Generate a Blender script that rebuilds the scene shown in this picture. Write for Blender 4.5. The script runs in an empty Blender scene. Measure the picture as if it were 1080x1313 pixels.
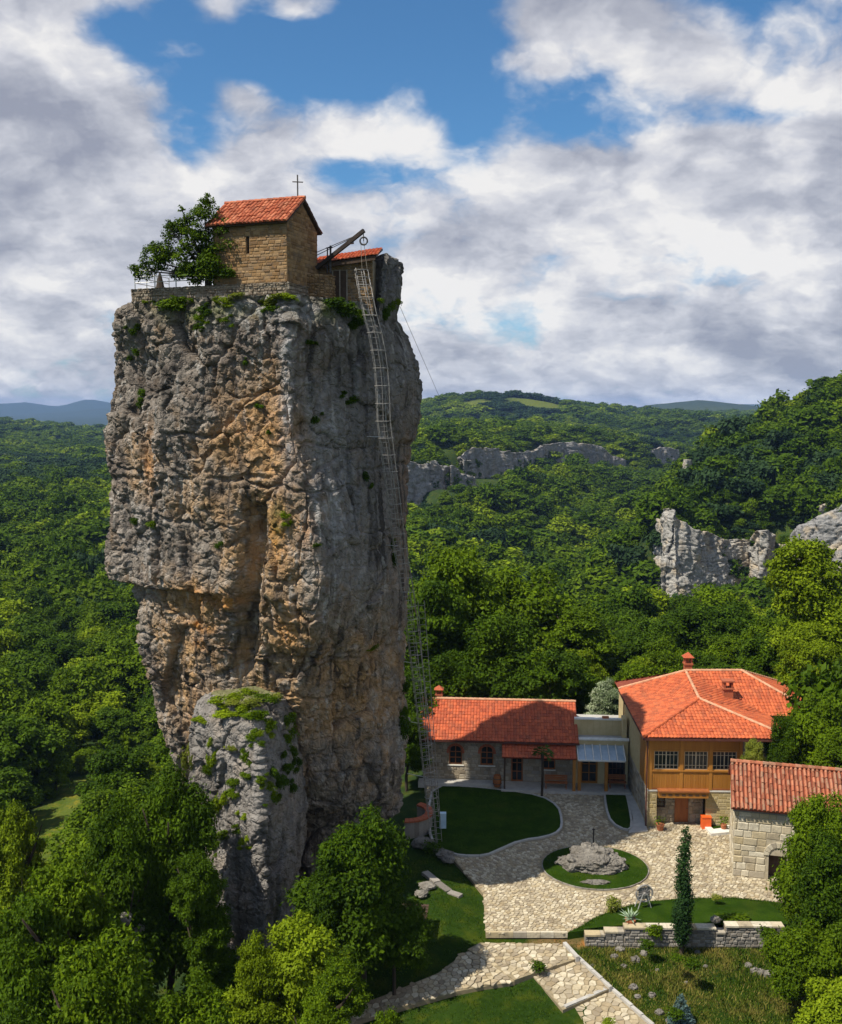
import bpy, math, random
import numpy as np
from mathutils import Vector, Matrix
from mathutils.bvhtree import BVHTree
random.seed(7)
R = math.radians
SC = bpy.context.scene
COL = SC.collection

# ------------------------------------------------------------------ camera, sky, sun, exposure
TH = R(5.75); CH = 28.4; FP = 1300.0          # pitch, camera height above the courtyard, focal length in photo pixels
cd = bpy.data.cameras.new('camera')
cam = bpy.data.objects.new('camera', cd); COL.objects.link(cam)
cam.location = (0, 0, CH); cam.rotation_euler = (R(90) - TH, 0, 0)
cd.sensor_fit = 'VERTICAL'; cd.sensor_height = 24.0; cd.lens = 24.0 * FP / 1313.0
cd.clip_start = 0.5; cd.clip_end = 40000
SC.camera = cam

SUN_DIR = Vector((-0.479, -0.288, 0.829)).normalized()      # towards the sun
SUN_EL = math.asin(SUN_DIR.z); SUN_AZ = math.atan2(SUN_DIR.x, SUN_DIR.y)
sl = bpy.data.lights.new('sun', 'SUN'); sl.energy = 5.0; sl.angle = R(0.5); sl.color = (1.0, 0.93, 0.80)
sun = bpy.data.objects.new('sun', sl); COL.objects.link(sun)
sun.rotation_euler = SUN_DIR.to_track_quat('Z', 'Y').to_euler(); sun.location = (-60, -40, 120)
SC.view_settings.view_transform = 'Standard'; SC.view_settings.look = 'None'
SC.view_settings.gamma = 1.0; SC.view_settings.use_curve_mapping = False
SC.view_settings.exposure = 0.33
SC.render.engine = 'CYCLES'
SC.cycles.max_bounces = 5; SC.cycles.diffuse_bounces = 3; SC.cycles.glossy_bounces = 2
SC.cycles.transmission_bounces = 3; SC.cycles.volume_bounces = 0; SC.cycles.caustics_reflective = False
SC.cycles.caustics_refractive = False

class NT:
    """small helper to write node trees"""
    def __init__(s, tree): s.t = tree; s.t.nodes.clear()
    def n(s, typ, **kw):
        nd = s.t.nodes.new(typ)
        for k, v in kw.items(): setattr(nd, k, v)
        return nd
    def set(s, sock, v):
        if hasattr(v, 'is_output'): s.t.links.new(v, sock)
        else: sock.default_value = v
    def math(s, op, a, b=0.0, c=None, clamp=False):
        nd = s.n('ShaderNodeMath', operation=op, use_clamp=clamp)
        s.set(nd.inputs[0], a); s.set(nd.inputs[1], b)
        if c is not None: s.set(nd.inputs[2], c)
        return nd.outputs[0]
    def vmath(s, op, a, b=(0, 0, 0), out=0):
        nd = s.n('ShaderNodeVectorMath', operation=op)
        s.set(nd.inputs[0], a); s.set(nd.inputs[1], b)
        return nd.outputs[out]
    def noise(s, vec, scale, detail=4, rough=0.55, lac=2.0, dist=0.0, out=0, dim='3D'):
        nd = s.n('ShaderNodeTexNoise', noise_dimensions=dim)
        s.set(nd.inputs['Vector'], vec); nd.inputs['Scale'].default_value = scale
        nd.inputs['Detail'].default_value = detail; nd.inputs['Roughness'].default_value = rough
        nd.inputs['Lacunarity'].default_value = lac; nd.inputs['Distortion'].default_value = dist
        return nd.outputs[out]
    def voro(s, vec, scale, feature='F1', out='Distance', rnd=1.0):
        nd = s.n('ShaderNodeTexVoronoi', feature=feature)
        s.set(nd.inputs['Vector'], vec); nd.inputs['Scale'].default_value = scale
        nd.inputs['Randomness'].default_value = rnd
        return nd.outputs[out]
    def ramp(s, fac, stops, interp='LINEAR'):
        nd = s.n('ShaderNodeValToRGB'); nd.color_ramp.interpolation = interp
        e = nd.color_ramp.elements
        while len(e) < len(stops): e.new(0.5)
        for el, (p, c) in zip(e, stops):
            el.position = p; el.color = (c, c, c, 1) if not hasattr(c, '__len__') else (*c, 1)
        s.set(nd.inputs[0], fac); return nd.outputs[0]
    def mrange(s, v, a, b, c=0.0, d=1.0, smooth=True):
        nd = s.n('ShaderNodeMapRange', interpolation_type='SMOOTHSTEP' if smooth else 'LINEAR')
        s.set(nd.inputs['Value'], v)
        for k, x in zip(('From Min', 'From Max', 'To Min', 'To Max'), (a, b, c, d)): s.set(nd.inputs[k], x)
        return nd.outputs[0]
    def mix(s, f, a, b, mode='MIX'):
        nd = s.n('ShaderNodeMix', data_type='RGBA', blend_type=mode)
        s.set(nd.inputs[0], f)
        s.set(nd.inputs[6], a if hasattr(a, 'is_output') else (*a, 1)); s.set(nd.inputs[7], b if hasattr(b, 'is_output') else (*b, 1))
        return nd.outputs[2]
    def comb(s, x, y, z):
        nd = s.n('ShaderNodeCombineXYZ')
        for i, v in enumerate((x, y, z)): s.set(nd.inputs[i], v)
        return nd.outputs[0]

# ---- world: Nishita sky with broken cumulus mixed in by direction
W = bpy.data.worlds.new('World'); SC.world = W; W.use_nodes = True; W.cycles.sampling_method = 'MANUAL'; W.cycles.sample_map_resolution = 512
w = NT(W.node_tree)
tc = w.n('ShaderNodeTexCoord'); D = tc.outputs['Generated']
sky = w.n('ShaderNodeTexSky', sky_type='NISHITA', sun_disc=False)
sky.sun_elevation = SUN_EL; sky.sun_rotation = SUN_AZ; sky.altitude = 500; sky.air_density = 1.0; sky.dust_density = 0.6; sky.ozone_density = 2.5
sep = w.n('ShaderNodeSeparateXYZ'); w.set(sep.inputs[0], D)
dx, dy, dz = sep.outputs
zz = w.math('MAXIMUM', dz, 0.0)
den = w.math('ADD', zz, 0.50)
cx_ = w.math('DIVIDE', dx, den); cy_ = w.math('DIVIDE', dy, den)
P = w.comb(cx_, cy_, w.math('MULTIPLY', zz, 0.6))
def voro_f(vec, scale, detail):
    nd = w.n('ShaderNodeTexVoronoi', feature='F1', voronoi_dimensions='2D'); w.set(nd.inputs['Vector'], vec); nd.inputs['Scale'].default_value = scale
    nd.inputs['Detail'].default_value = detail; nd.inputs['Roughness'].default_value = 0.52; nd.normalize = True
    return nd.outputs['Distance']
warp = w.vmath('MULTIPLY', w.vmath('SUBTRACT', w.noise(P, 5.0, 5, 0.6, out=1), (0.5, 0.5, 0.5)), (0.16, 0.16, 0.16))
P1 = w.vmath('ADD', P, warp)
def dens_f(vec, det): 
    big = w.noise(vec, 2.45, det, 0.55, 2.1)
    puff = w.math('SUBTRACT', 0.62, voro_f(vec, 7.0, min(3.0, det * 0.45)))
    return w.math('ADD', w.math('MULTIPLY', big, 0.80), w.math('MULTIPLY', puff, 0.26))
n0 = dens_f(P1, 9)
l0 = dens_f(P1, 6); nS = dens_f(w.vmath('ADD', P1, (-0.022, 0.040, -0.02)), 6)   # a step up and towards the light: its difference shades the billows
def blob(az, el, saz, sel):
    """1 inside a soft ellipse of sky round azimuth/elevation (degrees), 0 outside"""
    a = w.math('ARCTAN2', dx, dy); e = w.math('ARCSINE', dz)
    u = w.math('DIVIDE', w.math('SUBTRACT', a, R(az)), R(saz)); v = w.math('DIVIDE', w.math('SUBTRACT', e, R(el)), R(sel))
    q = w.math('ADD', w.math('MULTIPLY', u, u), w.math('MULTIPLY', v, v))
    return w.math('POWER', 2.718, w.math('MULTIPLY', q, -1.0))
bias = 0.0
for az, el, s1, s2, amp in (
        (-8, 18.6, 7, 2.6, -0.17), (2.2, 18.0, 2.4, 2.0, -0.14), (2.4, 14.6, 1.8, 2.2, -0.13), (-13.0, 14.6, 2.6, 2.2, -0.15), (-4.2, 12.9, 1.6, 0.8, -0.14), (9, 17.4, 2.4, 0.9, -0.10), (18, 14.9, 4.0, 0.7, -0.10), (18, 20.8, 4, 0.6, -0.09),
        (-9.5, 16.3, 1.6, .9, .13), (-10.5, 20.2, 1.3, .9, .12), (-6.5, 20.4, 1.6, .8, .12), (-15.5, 18.5, 2.2, 2.4, -.12), (-21, 20.6, 2.0, .8, -.10), (-18, 18.8, 2.6, 1.6, -.12), (7.2, 17.8, 2.4, .7, .13), (-17, 16.5, 2.2, 1.4, .06),
        (0, 2, 80, 7.0, 0.13), (-4.6, 14.4, 4.6, 1.7, 0.19), (-21, 12.5, 6.0, 5.0, 0.10), (8, 20.6, 4.5, 1.4, 0.13), (15, 17.6, 3.4, 1.9, 0.16), (11, 11.2, 10, 3.4, 0.17), (-13, 10.0, 7, 2.6, 0.12), (-7, 21, 4, .7, .08)):
    t = w.math('MULTIPLY', blob(az, el, s1, s2), amp)
    bias = t if bias == 0.0 else w.math('ADD', bias, t)
dens0 = w.math('ADD', n0, bias)
cover = w.mrange(dens0, 0.42, 0.555)
thick = w.mrange(dens0, 0.50, 0.78)
soft = w.noise(w.vmath('MULTIPLY', P, (1.0, 1.7, 1.0)), 2.2, 7, 0.58)
low = w.mrange(dz, 0.02, 0.24)
lit = w.math('ADD', w.math('MULTIPLY', w.math('SUBTRACT', l0, nS), 4.8), 0.66)
lit = w.math('SUBTRACT', lit, w.math('MULTIPLY', thick, 0.28))
lit = w.math('ADD', lit, w.math('MULTIPLY', w.math('SUBTRACT', soft, 0.50), 2.7), clamp=True)
ccol = w.ramp(lit, ((0.0, (3.9, 4.15, 5.1)), (0.35, (5.7, 5.9, 6.7)), (0.65, (7.8, 7.9, 8.5)), (1.0, (10.8, 10.6, 10.4))))
skyc = w.mix(1.0, sky.outputs[0], (0.72, 1.20, 1.46), 'MULTIPLY')
final = w.mix(w.math('MULTIPLY', cover, 0.97), skyc, ccol)
bg = w.n('ShaderNodeBackground'); w.set(bg.inputs[0], final); bg.inputs[1].default_value = 0.067
wo = w.n('ShaderNodeOutputWorld'); w.t.links.new(bg.outputs[0], wo.inputs[0])

# ------------------------------------------------------------------ picking helpers: a photo pixel seen at a known height or distance
def ray(px, py):
    u = (px - 540) / FP; v = (656.5 - py) / FP
    return (u, math.cos(TH) + v * math.sin(TH), -math.sin(TH) + v * math.cos(TH))
def gp(px, py, z=0.0):
    r = ray(px, py); t = (z - CH) / r[2]; return Vector((r[0] * t, r[1] * t, z))
def at(px, py, Y):
    r = ray(px, py); t = Y / r[1]; return Vector((r[0] * t, Y, CH + r[2] * t))

# ------------------------------------------------------------------ numpy noise
def _hash(ix, iy, iz, seed):
    h = (ix.astype(np.uint32) * np.uint32(374761393) + iy.astype(np.uint32) * np.uint32(668265263) + iz.astype(np.uint32) * np.uint32(2147483647 - 40) + np.uint32((seed * 974634541) & 0xffffffff))
    h = (h ^ (h >> np.uint32(13))) * np.uint32(1274126177)
    h = (h ^ (h >> np.uint32(15))) * np.uint32(2246822519)
    return h ^ (h >> np.uint32(16))
def gnoise(p, seed=0):
    f = np.floor(p); d = p - f; i = f.astype(np.int64)
    s = d * d * d * (d * (d * 6 - 15) + 10)
    out = 0
    for a in (0, 1):
        for b in (0, 1):
            for c in (0, 1):
                h = _hash(i[:, 0] + a, i[:, 1] + b, i[:, 2] + c, seed)
                gx = (h & np.uint32(1023)).astype(np.float64) / 511.5 - 1
                gy = ((h >> np.uint32(10)) & np.uint32(1023)).astype(np.float64) / 511.5 - 1
                gz = ((h >> np.uint32(20)) & np.uint32(1023)).astype(np.float64) / 511.5 - 1
                v = gx * (d[:, 0] - a) + gy * (d[:, 1] - b) + gz * (d[:, 2] - c)
                wt = (s[:, 0] if a else 1 - s[:, 0]) * (s[:, 1] if b else 1 - s[:, 1]) * (s[:, 2] if c else 1 - s[:, 2])
                out = out + v * wt
    return out * 1.1
def fbm(p, oct=4, seed=0, gain=0.5):
    out = 0; a = 1.0
    for k in range(oct):
        out = out + a * gnoise(p * (2.03 ** k) + 17.3 * k, seed + k); a *= gain
    return out
def worley(p, seed=0):
    f = np.floor(p); i = f.astype(np.int64); n = len(p)
    f1 = np.full(n, 9.0); f2 = np.full(n, 9.0); cid = np.zeros(n)
    for a in (-1, 0, 1):
        for b in (-1, 0, 1):
            for c in (-1, 0, 1):
                h = _hash(i[:, 0] + a, i[:, 1] + b, i[:, 2] + c, seed)
                q = np.stack([(h & np.uint32(1023)) / 1023.0 + a, ((h >> np.uint32(10)) & np.uint32(1023)) / 1023.0 + b, ((h >> np.uint32(20)) & np.uint32(1023)) / 1023.0 + c], 1) + f
                d = np.sqrt(((p - q) ** 2).sum(1))
                m = d < f1
                f2 = np.where(m, f1, np.minimum(f2, d)); cid = np.where(m, (h % np.uint32(997)) / 997.0, cid); f1 = np.where(m, d, f1)
    return f1, f2, cid
def sstep(a, b, x):
    t = np.clip((x - a) / (b - a), 0, 1); return t * t * (3 - 2 * t)

# ------------------------------------------------------------------ object helpers
def tag(o, label=None, cat=None, group=None, kind=None):
    if label: o['label'] = label
    if cat: o['category'] = cat
    if group: o['group'] = group
    if kind: o['kind'] = kind
    return o
def empty(name, loc, rz=0.0, **kw):
    o = bpy.data.objects.new(name, None); COL.objects.link(o); o.location = loc; o.rotation_euler = (0, 0, rz)
    o.empty_display_size = 0.2
    return tag(o, **kw)
def link(name, me, mat=None, parent=None, **kw):
    o = bpy.data.objects.new(name, me); COL.objects.link(o)
    if mat is not None and len(me.materials) == 0: me.materials.append(mat)
    if parent is not None: o.parent = parent
    return tag(o, **kw)
def np_mesh(name, V, F, smooth=False):
    """V (n,3), F (m,k) arrays -> mesh"""
    me = bpy.data.meshes.new(name); V = np.asarray(V, np.float32); F = np.asarray(F, np.int32)
    me.vertices.add(len(V)); me.vertices.foreach_set('co', V.ravel())
    k = F.shape[1]; me.loops.add(F.size); me.loops.foreach_set('vertex_index', F.ravel())
    me.polygons.add(len(F)); me.polygons.foreach_set('loop_start', np.arange(0, F.size, k, dtype=np.int32))
    me.polygons.foreach_set('loop_total', np.full(len(F), k, np.int32))
    if smooth: me.polygons.foreach_set('use_smooth', np.ones(len(F), bool))
    me.update(); me.validate(); return me
def set_col(me, name, rgb):
    a = me.color_attributes.new(name, 'FLOAT_COLOR', 'POINT')
    c = np.ones((len(rgb), 4), np.float32); c[:, :3] = rgb; a.data.foreach_set('color', c.ravel())
class MB:
    def __init__(s): s.v = []; s.f = []
    def poly(s, pts):
        b = len(s.v); s.v += [tuple(p) for p in pts]; s.f.append(tuple(range(b, b + len(pts)))); return s
    def box(s, x0, y0, z0, x1, y1, z1):
        b = len(s.v); s.v += [(x0, y0, z0), (x1, y0, z0), (x1, y1, z0), (x0, y1, z0), (x0, y0, z1), (x1, y0, z1), (x1, y1, z1), (x0, y1, z1)]
        s.f += [tuple(b + i for i in q) for q in ((3, 2, 1, 0), (4, 5, 6, 7), (0, 1, 5, 4), (1, 2, 6, 5), (2, 3, 7, 6), (3, 0, 4, 7))]; return s
    def bar(s, p, q, wd, ht=None, up=(0, 0, 1)):
        p = Vector(p); q = Vector(q); ht = wd if ht is None else ht
        d = (q - p).normalized(); u = Vector(up)
        if abs(d.dot(u)) > 0.98: u = Vector((0, 1, 0))
        a = d.cross(u).normalized() * wd / 2; c = a.cross(d).normalized() * ht / 2
        b = len(s.v)
        for e in (p, q): s.v += [tuple(e - a - c), tuple(e + a - c), tuple(e + a + c), tuple(e - a + c)]
        s.f += [tuple(b + i for i in t) for t in ((0, 1, 2, 3), (7, 6, 5, 4), (0, 4, 5, 1), (1, 5, 6, 2), (2, 6, 7, 3), (3, 7, 4, 0))]; return s
    def tube(s, pts, rad, n=6, cap=True):
        pts = [Vector(p) for p in pts]; m = len(pts); b = len(s.v)
        rad = [rad] * m if not hasattr(rad, '__len__') else rad
        for k, p in enumerate(pts):
            d = (pts[min(k + 1, m - 1)] - pts[max(k - 1, 0)]).normalized()
            u = Vector((0, 0, 1)) if abs(d.z) < 0.9 else Vector((1, 0, 0))
            a = d.cross(u).normalized(); c = a.cross(d)
            for j in range(n):
                t = 2 * math.pi * j / n; s.v.append(tuple(p + (a * math.cos(t) + c * math.sin(t)) * rad[k]))
        for k in range(m - 1):
            for j in range(n):
                s.f.append((b + k * n + j, b + k * n + (j + 1) % n, b + (k + 1) * n + (j + 1) % n, b + (k + 1) * n + j))
        if cap: s.f.append(tuple(b + j for j in range(n))[::-1]); s.f.append(tuple(b + (m - 1) * n + j for j in range(n)))
        return s
    def prism(s, poly, z0, z1):
        """poly: list of (x,y); z0,z1 numbers or functions of (x,y)"""
        a = (lambda x, y: z0) if not callable(z0) else z0; c = (lambda x, y: z1) if not callable(z1) else z1
        b = len(s.v); n = len(poly)
        s.v += [(x, y, a(x, y)) for x, y in poly] + [(x, y, c(x, y)) for x, y in poly]
        ar = sum(poly[i][0] * poly[(i + 1) % n][1] - poly[(i + 1) % n][0] * poly[i][1] for i in range(n))
        idx = list(range(n)) if ar > 0 else list(range(n))[::-1]
        s.f.append(tuple(b + i for i in idx[::-1])); s.f.append(tuple(b + n + i for i in idx))
        for k in range(n):
            i, j = idx[k], idx[(k + 1) % n]; s.f.append((b + i, b + j, b + n + j, b + n + i))
        return s
    def lathe(s, prof, c=(0, 0, 0), n=12):
        b = len(s.v); m = len(prof)
        for r_, z in prof:
            for j in range(n):
                t = 2 * math.pi * j / n; s.v.append((c[0] + r_ * math.cos(t), c[1] + r_ * math.sin(t), c[2] + z))
        for k in range(m - 1):
            for j in range(n): s.f.append((b + k * n + j, b + k * n + (j + 1) % n, b + (k + 1) * n + (j + 1) % n, b + (k + 1) * n + j))
        s.f.append(tuple(b + (m - 1) * n + j for j in range(n))); s.f.append(tuple(b + j for j in range(n))[::-1]); return s
    def build(s, name, mat, parent=None, smooth=False, **kw):
        me = bpy.data.meshes.new(name); me.from_pydata(s.v, [], s.f)
        if smooth: me.polygons.foreach_set('use_smooth', [True] * len(s.f))
        me.update(); return link(name, me, mat, parent, **kw)

# ------------------------------------------------------------------ materials
def mat_new(name):
    m = bpy.data.materials.new(name); m.use_nodes = True; return m, NT(m.node_tree)
def finish(t, col, rough=0.8, bump=None, bstr=0.3, bdist=0.02, spec=0.3, metal=0.0):
    bs = t.n('ShaderNodeBsdfPrincipled'); t.set(bs.inputs['Base Color'], col if hasattr(col, 'is_output') else (*col, 1))
    t.set(bs.inputs['Roughness'], rough); bs.inputs['Specular IOR Level'].default_value = spec; bs.inputs['Metallic'].default_value = metal
    if bump is not None:
        b = t.n('ShaderNodeBump'); t.set(b.inputs['Height'], bump); b.inputs['Strength'].default_value = bstr; b.inputs['Distance'].default_value = bdist
        t.set(bs.inputs['Normal'], b.outputs[0])
    o = t.n('ShaderNodeOutputMaterial'); t.t.links.new(bs.outputs[0], o.inputs[0])
def geo_pos(t): return t.n('ShaderNodeNewGeometry').outputs['Position']
def obj_pos(t): return t.n('ShaderNodeTexCoord').outputs['Object']
def island(t): return t.n('ShaderNodeNewGeometry').outputs['Random Per Island']
def obj_rnd(t): return t.n('ShaderNodeObjectInfo').outputs['Random']

def m_simple(name, c1, c2, scale=6.0, rough=0.7, bump=0.2, spec=0.3, isl=0.0, metal=0.0, stretch=(1, 1, 1), rnd=0.0, bd=0.01):
    m, t = mat_new(name); p = t.vmath('MULTIPLY', obj_pos(t), stretch)
    n = t.noise(p, scale, 6, 0.6)
    f = t.mrange(n, 0.3, 0.7)
    if isl: f = t.math('ADD', t.math('MULTIPLY', f, 1 - isl), t.math('MULTIPLY', island(t), isl))
    if rnd: f = t.math('ADD', t.math('MULTIPLY', f, 1 - rnd), t.math('MULTIPLY', obj_rnd(t), rnd))
    finish(t, t.mix(f, c1, c2), rough, t.noise(p, scale * 4, 4, 0.6), bump, bd, spec, metal); return m
def m_tile(name, cols, dirt=0.25):
    m, t = mat_new(name); p = obj_pos(t)
    c = t.ramp(island(t), [(i / (len(cols) - 1), q) for i, q in enumerate(cols)])
    g = t.mrange(t.noise(t.vmath('MULTIPLY', p, (1.6, 0.6, 0.6)), 1.1, 7, 0.7), 0.44, 0.70)
    c = t.mix(t.math('MULTIPLY', g, dirt), c, (0.10, 0.055, 0.035))
    f = t.noise(p, 14, 5, 0.6); c = t.mix(t.mrange(f, 0.3, 0.8, 0.0, 0.3), c, (0.75, 0.33, 0.16))
    finish(t, c, 0.75, f, 0.2, 0.01, 0.25); return m
def m_stone(name, cols, dirt=(0.10, 0.09, 0.08), dfac=0.35, scale=3.0, use_obj=False):
    m, t = mat_new(name); p = geo_pos(t)
    r = t.math('FRACT', t.math('ADD', island(t), obj_rnd(t)))
    c = t.ramp(r, [(i / (len(cols) - 1), q) for i, q in enumerate(cols)])
    n1 = t.noise(p, scale, 7, 0.65); n2 = t.noise(p, scale * 6, 5, 0.65)
    c = t.mix(t.mrange(n1, 0.48, 0.72, 0, dfac), c, dirt)
    c = t.mix(t.mrange(n2, 0.35, 0.75, 0, 0.35), c, tuple(x * 0.55 for x in cols[0]))
    finish(t, c, 0.93, t.math('ADD', n2, t.math('MULTIPLY', n1, 0.6)), 0.5, 0.03, 0.08); return m
def m_leaf(name, dark, mid, light, trans=0.22, yel=None):
    m, t = mat_new(name)
    r1 = island(t); r2 = obj_rnd(t)
    c = t.ramp(r1, ((0.0, dark), (0.45, mid), (1.0, light)))
    c = t.mix(t.mrange(r2, 0.0, 1.0, 0.0, 0.42), c, yel or tuple(x * 1.25 for x in light))
    n = t.noise(geo_pos(t), 0.35, 3, 0.5)
    c = t.mix(t.mrange(n, 0.38, 0.66, 0.0, 0.55), c, dark)
    d = t.n('ShaderNodeBsdfPrincipled'); t.set(d.inputs['Base Color'], c); d.inputs['Roughness'].default_value = 0.6; d.inputs['Specular IOR Level'].default_value = 0.06
    tr = t.n('ShaderNodeBsdfTranslucent'); t.set(tr.inputs[0], t.mix(1.0, c, (1.0, 1.15, 0.45), 'MULTIPLY'))
    mx = t.n('ShaderNodeMixShader'); mx.inputs[0].default_value = trans
    t.t.links.new(d.outputs[0], mx.inputs[1]); t.t.links.new(tr.outputs[0], mx.inputs[2])
    o = t.n('ShaderNodeOutputMaterial'); t.t.links.new(mx.outputs[0], o.inputs[0]); return m

M = {}
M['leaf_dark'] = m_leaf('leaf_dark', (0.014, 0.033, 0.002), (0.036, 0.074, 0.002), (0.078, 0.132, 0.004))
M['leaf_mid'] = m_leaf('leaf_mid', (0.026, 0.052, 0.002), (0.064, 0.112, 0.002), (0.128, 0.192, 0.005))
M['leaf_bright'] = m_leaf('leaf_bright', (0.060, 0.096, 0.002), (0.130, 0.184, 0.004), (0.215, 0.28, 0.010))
M['leaf_far'] = m_leaf('leaf_far', (0.024, 0.048, 0.002), (0.062, 0.112, 0.002), (0.128, 0.190, 0.005), 0.25)
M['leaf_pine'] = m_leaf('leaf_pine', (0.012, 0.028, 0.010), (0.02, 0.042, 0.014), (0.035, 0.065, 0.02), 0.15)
M['leaf_cypress'] = m_leaf('leaf_cypress', (0.010, 0.028, 0.008), (0.02, 0.05, 0.012), (0.04, 0.085, 0.02), 0.15)
M['leaf_spruce'] = m_leaf('leaf_spruce', (0.05, 0.09, 0.08), (0.09, 0.15, 0.14), (0.15, 0.22, 0.22), 0.1)
M['leaf_yellow'] = m_leaf('leaf_yellow', (0.07, 0.09, 0.012), (0.13, 0.16, 0.02), (0.22, 0.24, 0.03))
M['leaf_flower'] = m_leaf('leaf_flower', (0.05, 0.09, 0.02), (0.12, 0.17, 0.06), (0.55, 0.58, 0.42))
M['bark'] = m_simple('bark', (0.03, 0.021, 0.014), (0.075, 0.055, 0.038), 5, 0.9, 0.5, stretch=(1, 1, 0.2))
M['tile'] = m_tile('roof_tile', ((0.28, 0.045, 0.016), (0.42, 0.075, 0.022), (0.52, 0.11, 0.034)), 0.34)
M['tile_red'] = m_tile('roof_tile_red', ((0.23, 0.032, 0.014), (0.36, 0.055, 0.019), (0.46, 0.085, 0.028)), 0.4)
M['tile_chapel'] = m_tile('roof_tile_chapel', ((0.20, 0.038, 0.016), (0.34, 0.068, 0.026), (0.46, 0.15, 0.075)), 0.45)
M['tile_old'] = m_tile('roof_tile_weathered', ((0.15, 0.05, 0.028), (0.33, 0.09, 0.042), (0.42, 0.155, 0.085), (0.24, 0.15, 0.10), (0.36, 0.10, 0.05)), 0.6)
M['tile_base'] = m_simple('roof_underlay', (0.16, 0.035, 0.018), (0.22, 0.05, 0.025), 4, 0.85)
M['ridge_pale'] = m_simple('ridge_mortar', (0.45, 0.22, 0.12), (0.60, 0.36, 0.22), 5, 0.85, isl=0.5)
M['stone_gold'] = m_stone('stone_gold', ((0.17, 0.10, 0.048), (0.275, 0.165, 0.075), (0.35, 0.23, 0.12), (0.20, 0.135, 0.08)), dfac=0.65)
M['stone_rubble'] = m_stone('stone_rubble', ((0.22, 0.18, 0.13), (0.34, 0.28, 0.20), (0.44, 0.38, 0.29), (0.27, 0.25, 0.22)))
M['stone_pale'] = m_stone('stone_pale', ((0.42, 0.355, 0.24), (0.54, 0.47, 0.34), (0.62, 0.56, 0.44), (0.44, 0.35, 0.20), (0.38, 0.34, 0.28)), dfac=0.55, scale=1.4)
M['stone_grey'] = m_stone('stone_grey', ((0.17, 0.155, 0.135), (0.25, 0.23, 0.20), (0.34, 0.31, 0.27), (0.21, 0.18, 0.145)))
M['flagstone'] = m_stone('flagstone', ((0.34, 0.265, 0.165), (0.49, 0.41, 0.27), (0.62, 0.55, 0.41), (0.41, 0.35, 0.25), (0.27, 0.22, 0.155), (0.54, 0.465, 0.33)), dirt=(0.20, 0.155, 0.095), dfac=0.6, scale=0.9)
M['stone_terrace'] = m_stone('stone_terrace', ((0.17, 0.135, 0.10), (0.27, 0.22, 0.165), (0.33, 0.285, 0.225), (0.20, 0.155, 0.105)), dfac=0.5)
M['mortar'] = m_simple('mortar', (0.20, 0.16, 0.11), (0.30, 0.25, 0.18), 5, 0.95, 0.4)
M['mortar_gold'] = m_simple('mortar_gold', (0.15, 0.10, 0.055), (0.23, 0.155, 0.088), 5, 0.95, 0.4)
M['mortar_yellow'] = m_simple('mortar_yellow', (0.40, 0.31, 0.15), (0.47, 0.38, 0.20), 2.5, 0.95, 0.4)
M['stone_yellow'] = m_stone('stone_yellow', ((0.37, 0.285, 0.13), (0.44, 0.35, 0.175), (0.47, 0.385, 0.22), (0.35, 0.285, 0.165)), dfac=0.25)
M['mortar_pale'] = m_simple('mortar_pale', (0.34, 0.29, 0.20), (0.44, 0.38, 0.28), 4, 0.95, 0.4)
M['joint'] = m_simple('paving_joint', (0.20, 0.165, 0.10), (0.30, 0.24, 0.15), 3, 0.95, 0.4)
M['plaster'] = m_simple('cream_plaster', (0.50, 0.39, 0.20), (0.58, 0.475, 0.27), 1.2, 0.9, 0.15)
M['white'] = m_simple('white_stone_trim', (0.62, 0.60, 0.54), (0.74, 0.72, 0.66), 3, 0.8)
M['concrete'] = m_simple('concrete', (0.36, 0.34, 0.31), (0.46, 0.44, 0.40), 2, 0.9, 0.3)
M['wood'] = m_simple('golden_wood', (0.27, 0.105, 0.016), (0.40, 0.18, 0.033), 4, 0.55, 0.2, isl=0.45, stretch=(1, 1, 0.12), rnd=0.35)
M['wood_red'] = m_simple('red_brown_wood', (0.22, 0.07, 0.025), (0.36, 0.13, 0.04), 4, 0.55, 0.2, isl=0.4, stretch=(1, 1, 0.15))
M['wood_dark'] = m_simple('dark_wood', (0.04, 0.025, 0.016), (0.09, 0.055, 0.035), 5, 0.75, 0.3, isl=0.4)
M['wood_grey'] = m_simple('weathered_beam', (0.022, 0.016, 0.013), (0.05, 0.037, 0.03), 6, 0.85, 0.3, stretch=(0.3, 0.3, 1))
M['frame_pale'] = m_simple('pale_window_bars', (0.42, 0.36, 0.25), (0.55, 0.48, 0.36), 6, 0.6)
M['metal'] = m_simple('galvanised_metal', (0.42, 0.42, 0.42), (0.60, 0.60, 0.59), 8, 0.45, 0.1, 0.5, metal=0.3)
M['metal_worn'] = m_simple('worn_ladder_metal', (0.18, 0.17, 0.155), (0.34, 0.32, 0.30), 5, 0.6, 0.1, 0.4, metal=0.2)
M['iron'] = m_simple('dark_iron', (0.03, 0.028, 0.027), (0.07, 0.06, 0.055), 6, 0.6, 0.2, 0.4)
M['gutter'] = m_simple('brown_gutter', (0.07, 0.025, 0.018), (0.11, 0.04, 0.03), 4, 0.45, 0.1, 0.4)
M['rope'] = m_simple('rope', (0.25, 0.21, 0.16), (0.35, 0.30, 0.24), 10, 0.9)
M['glass'] = m_simple('window_glass', (0.012, 0.014, 0.016), (0.03, 0.034, 0.038), 1.5, 0.08, 0.02, 0.5)
M['skylight'] = m_simple('awning_glass', (0.26, 0.33, 0.38), (0.38, 0.46, 0.52), 1.5, 0.25, 0.02, 0.6)
M['orange'] = m_simple('orange_plastic', (0.72, 0.10, 0.015), (0.80, 0.14, 0.025), 3, 0.45, 0.05)
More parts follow.
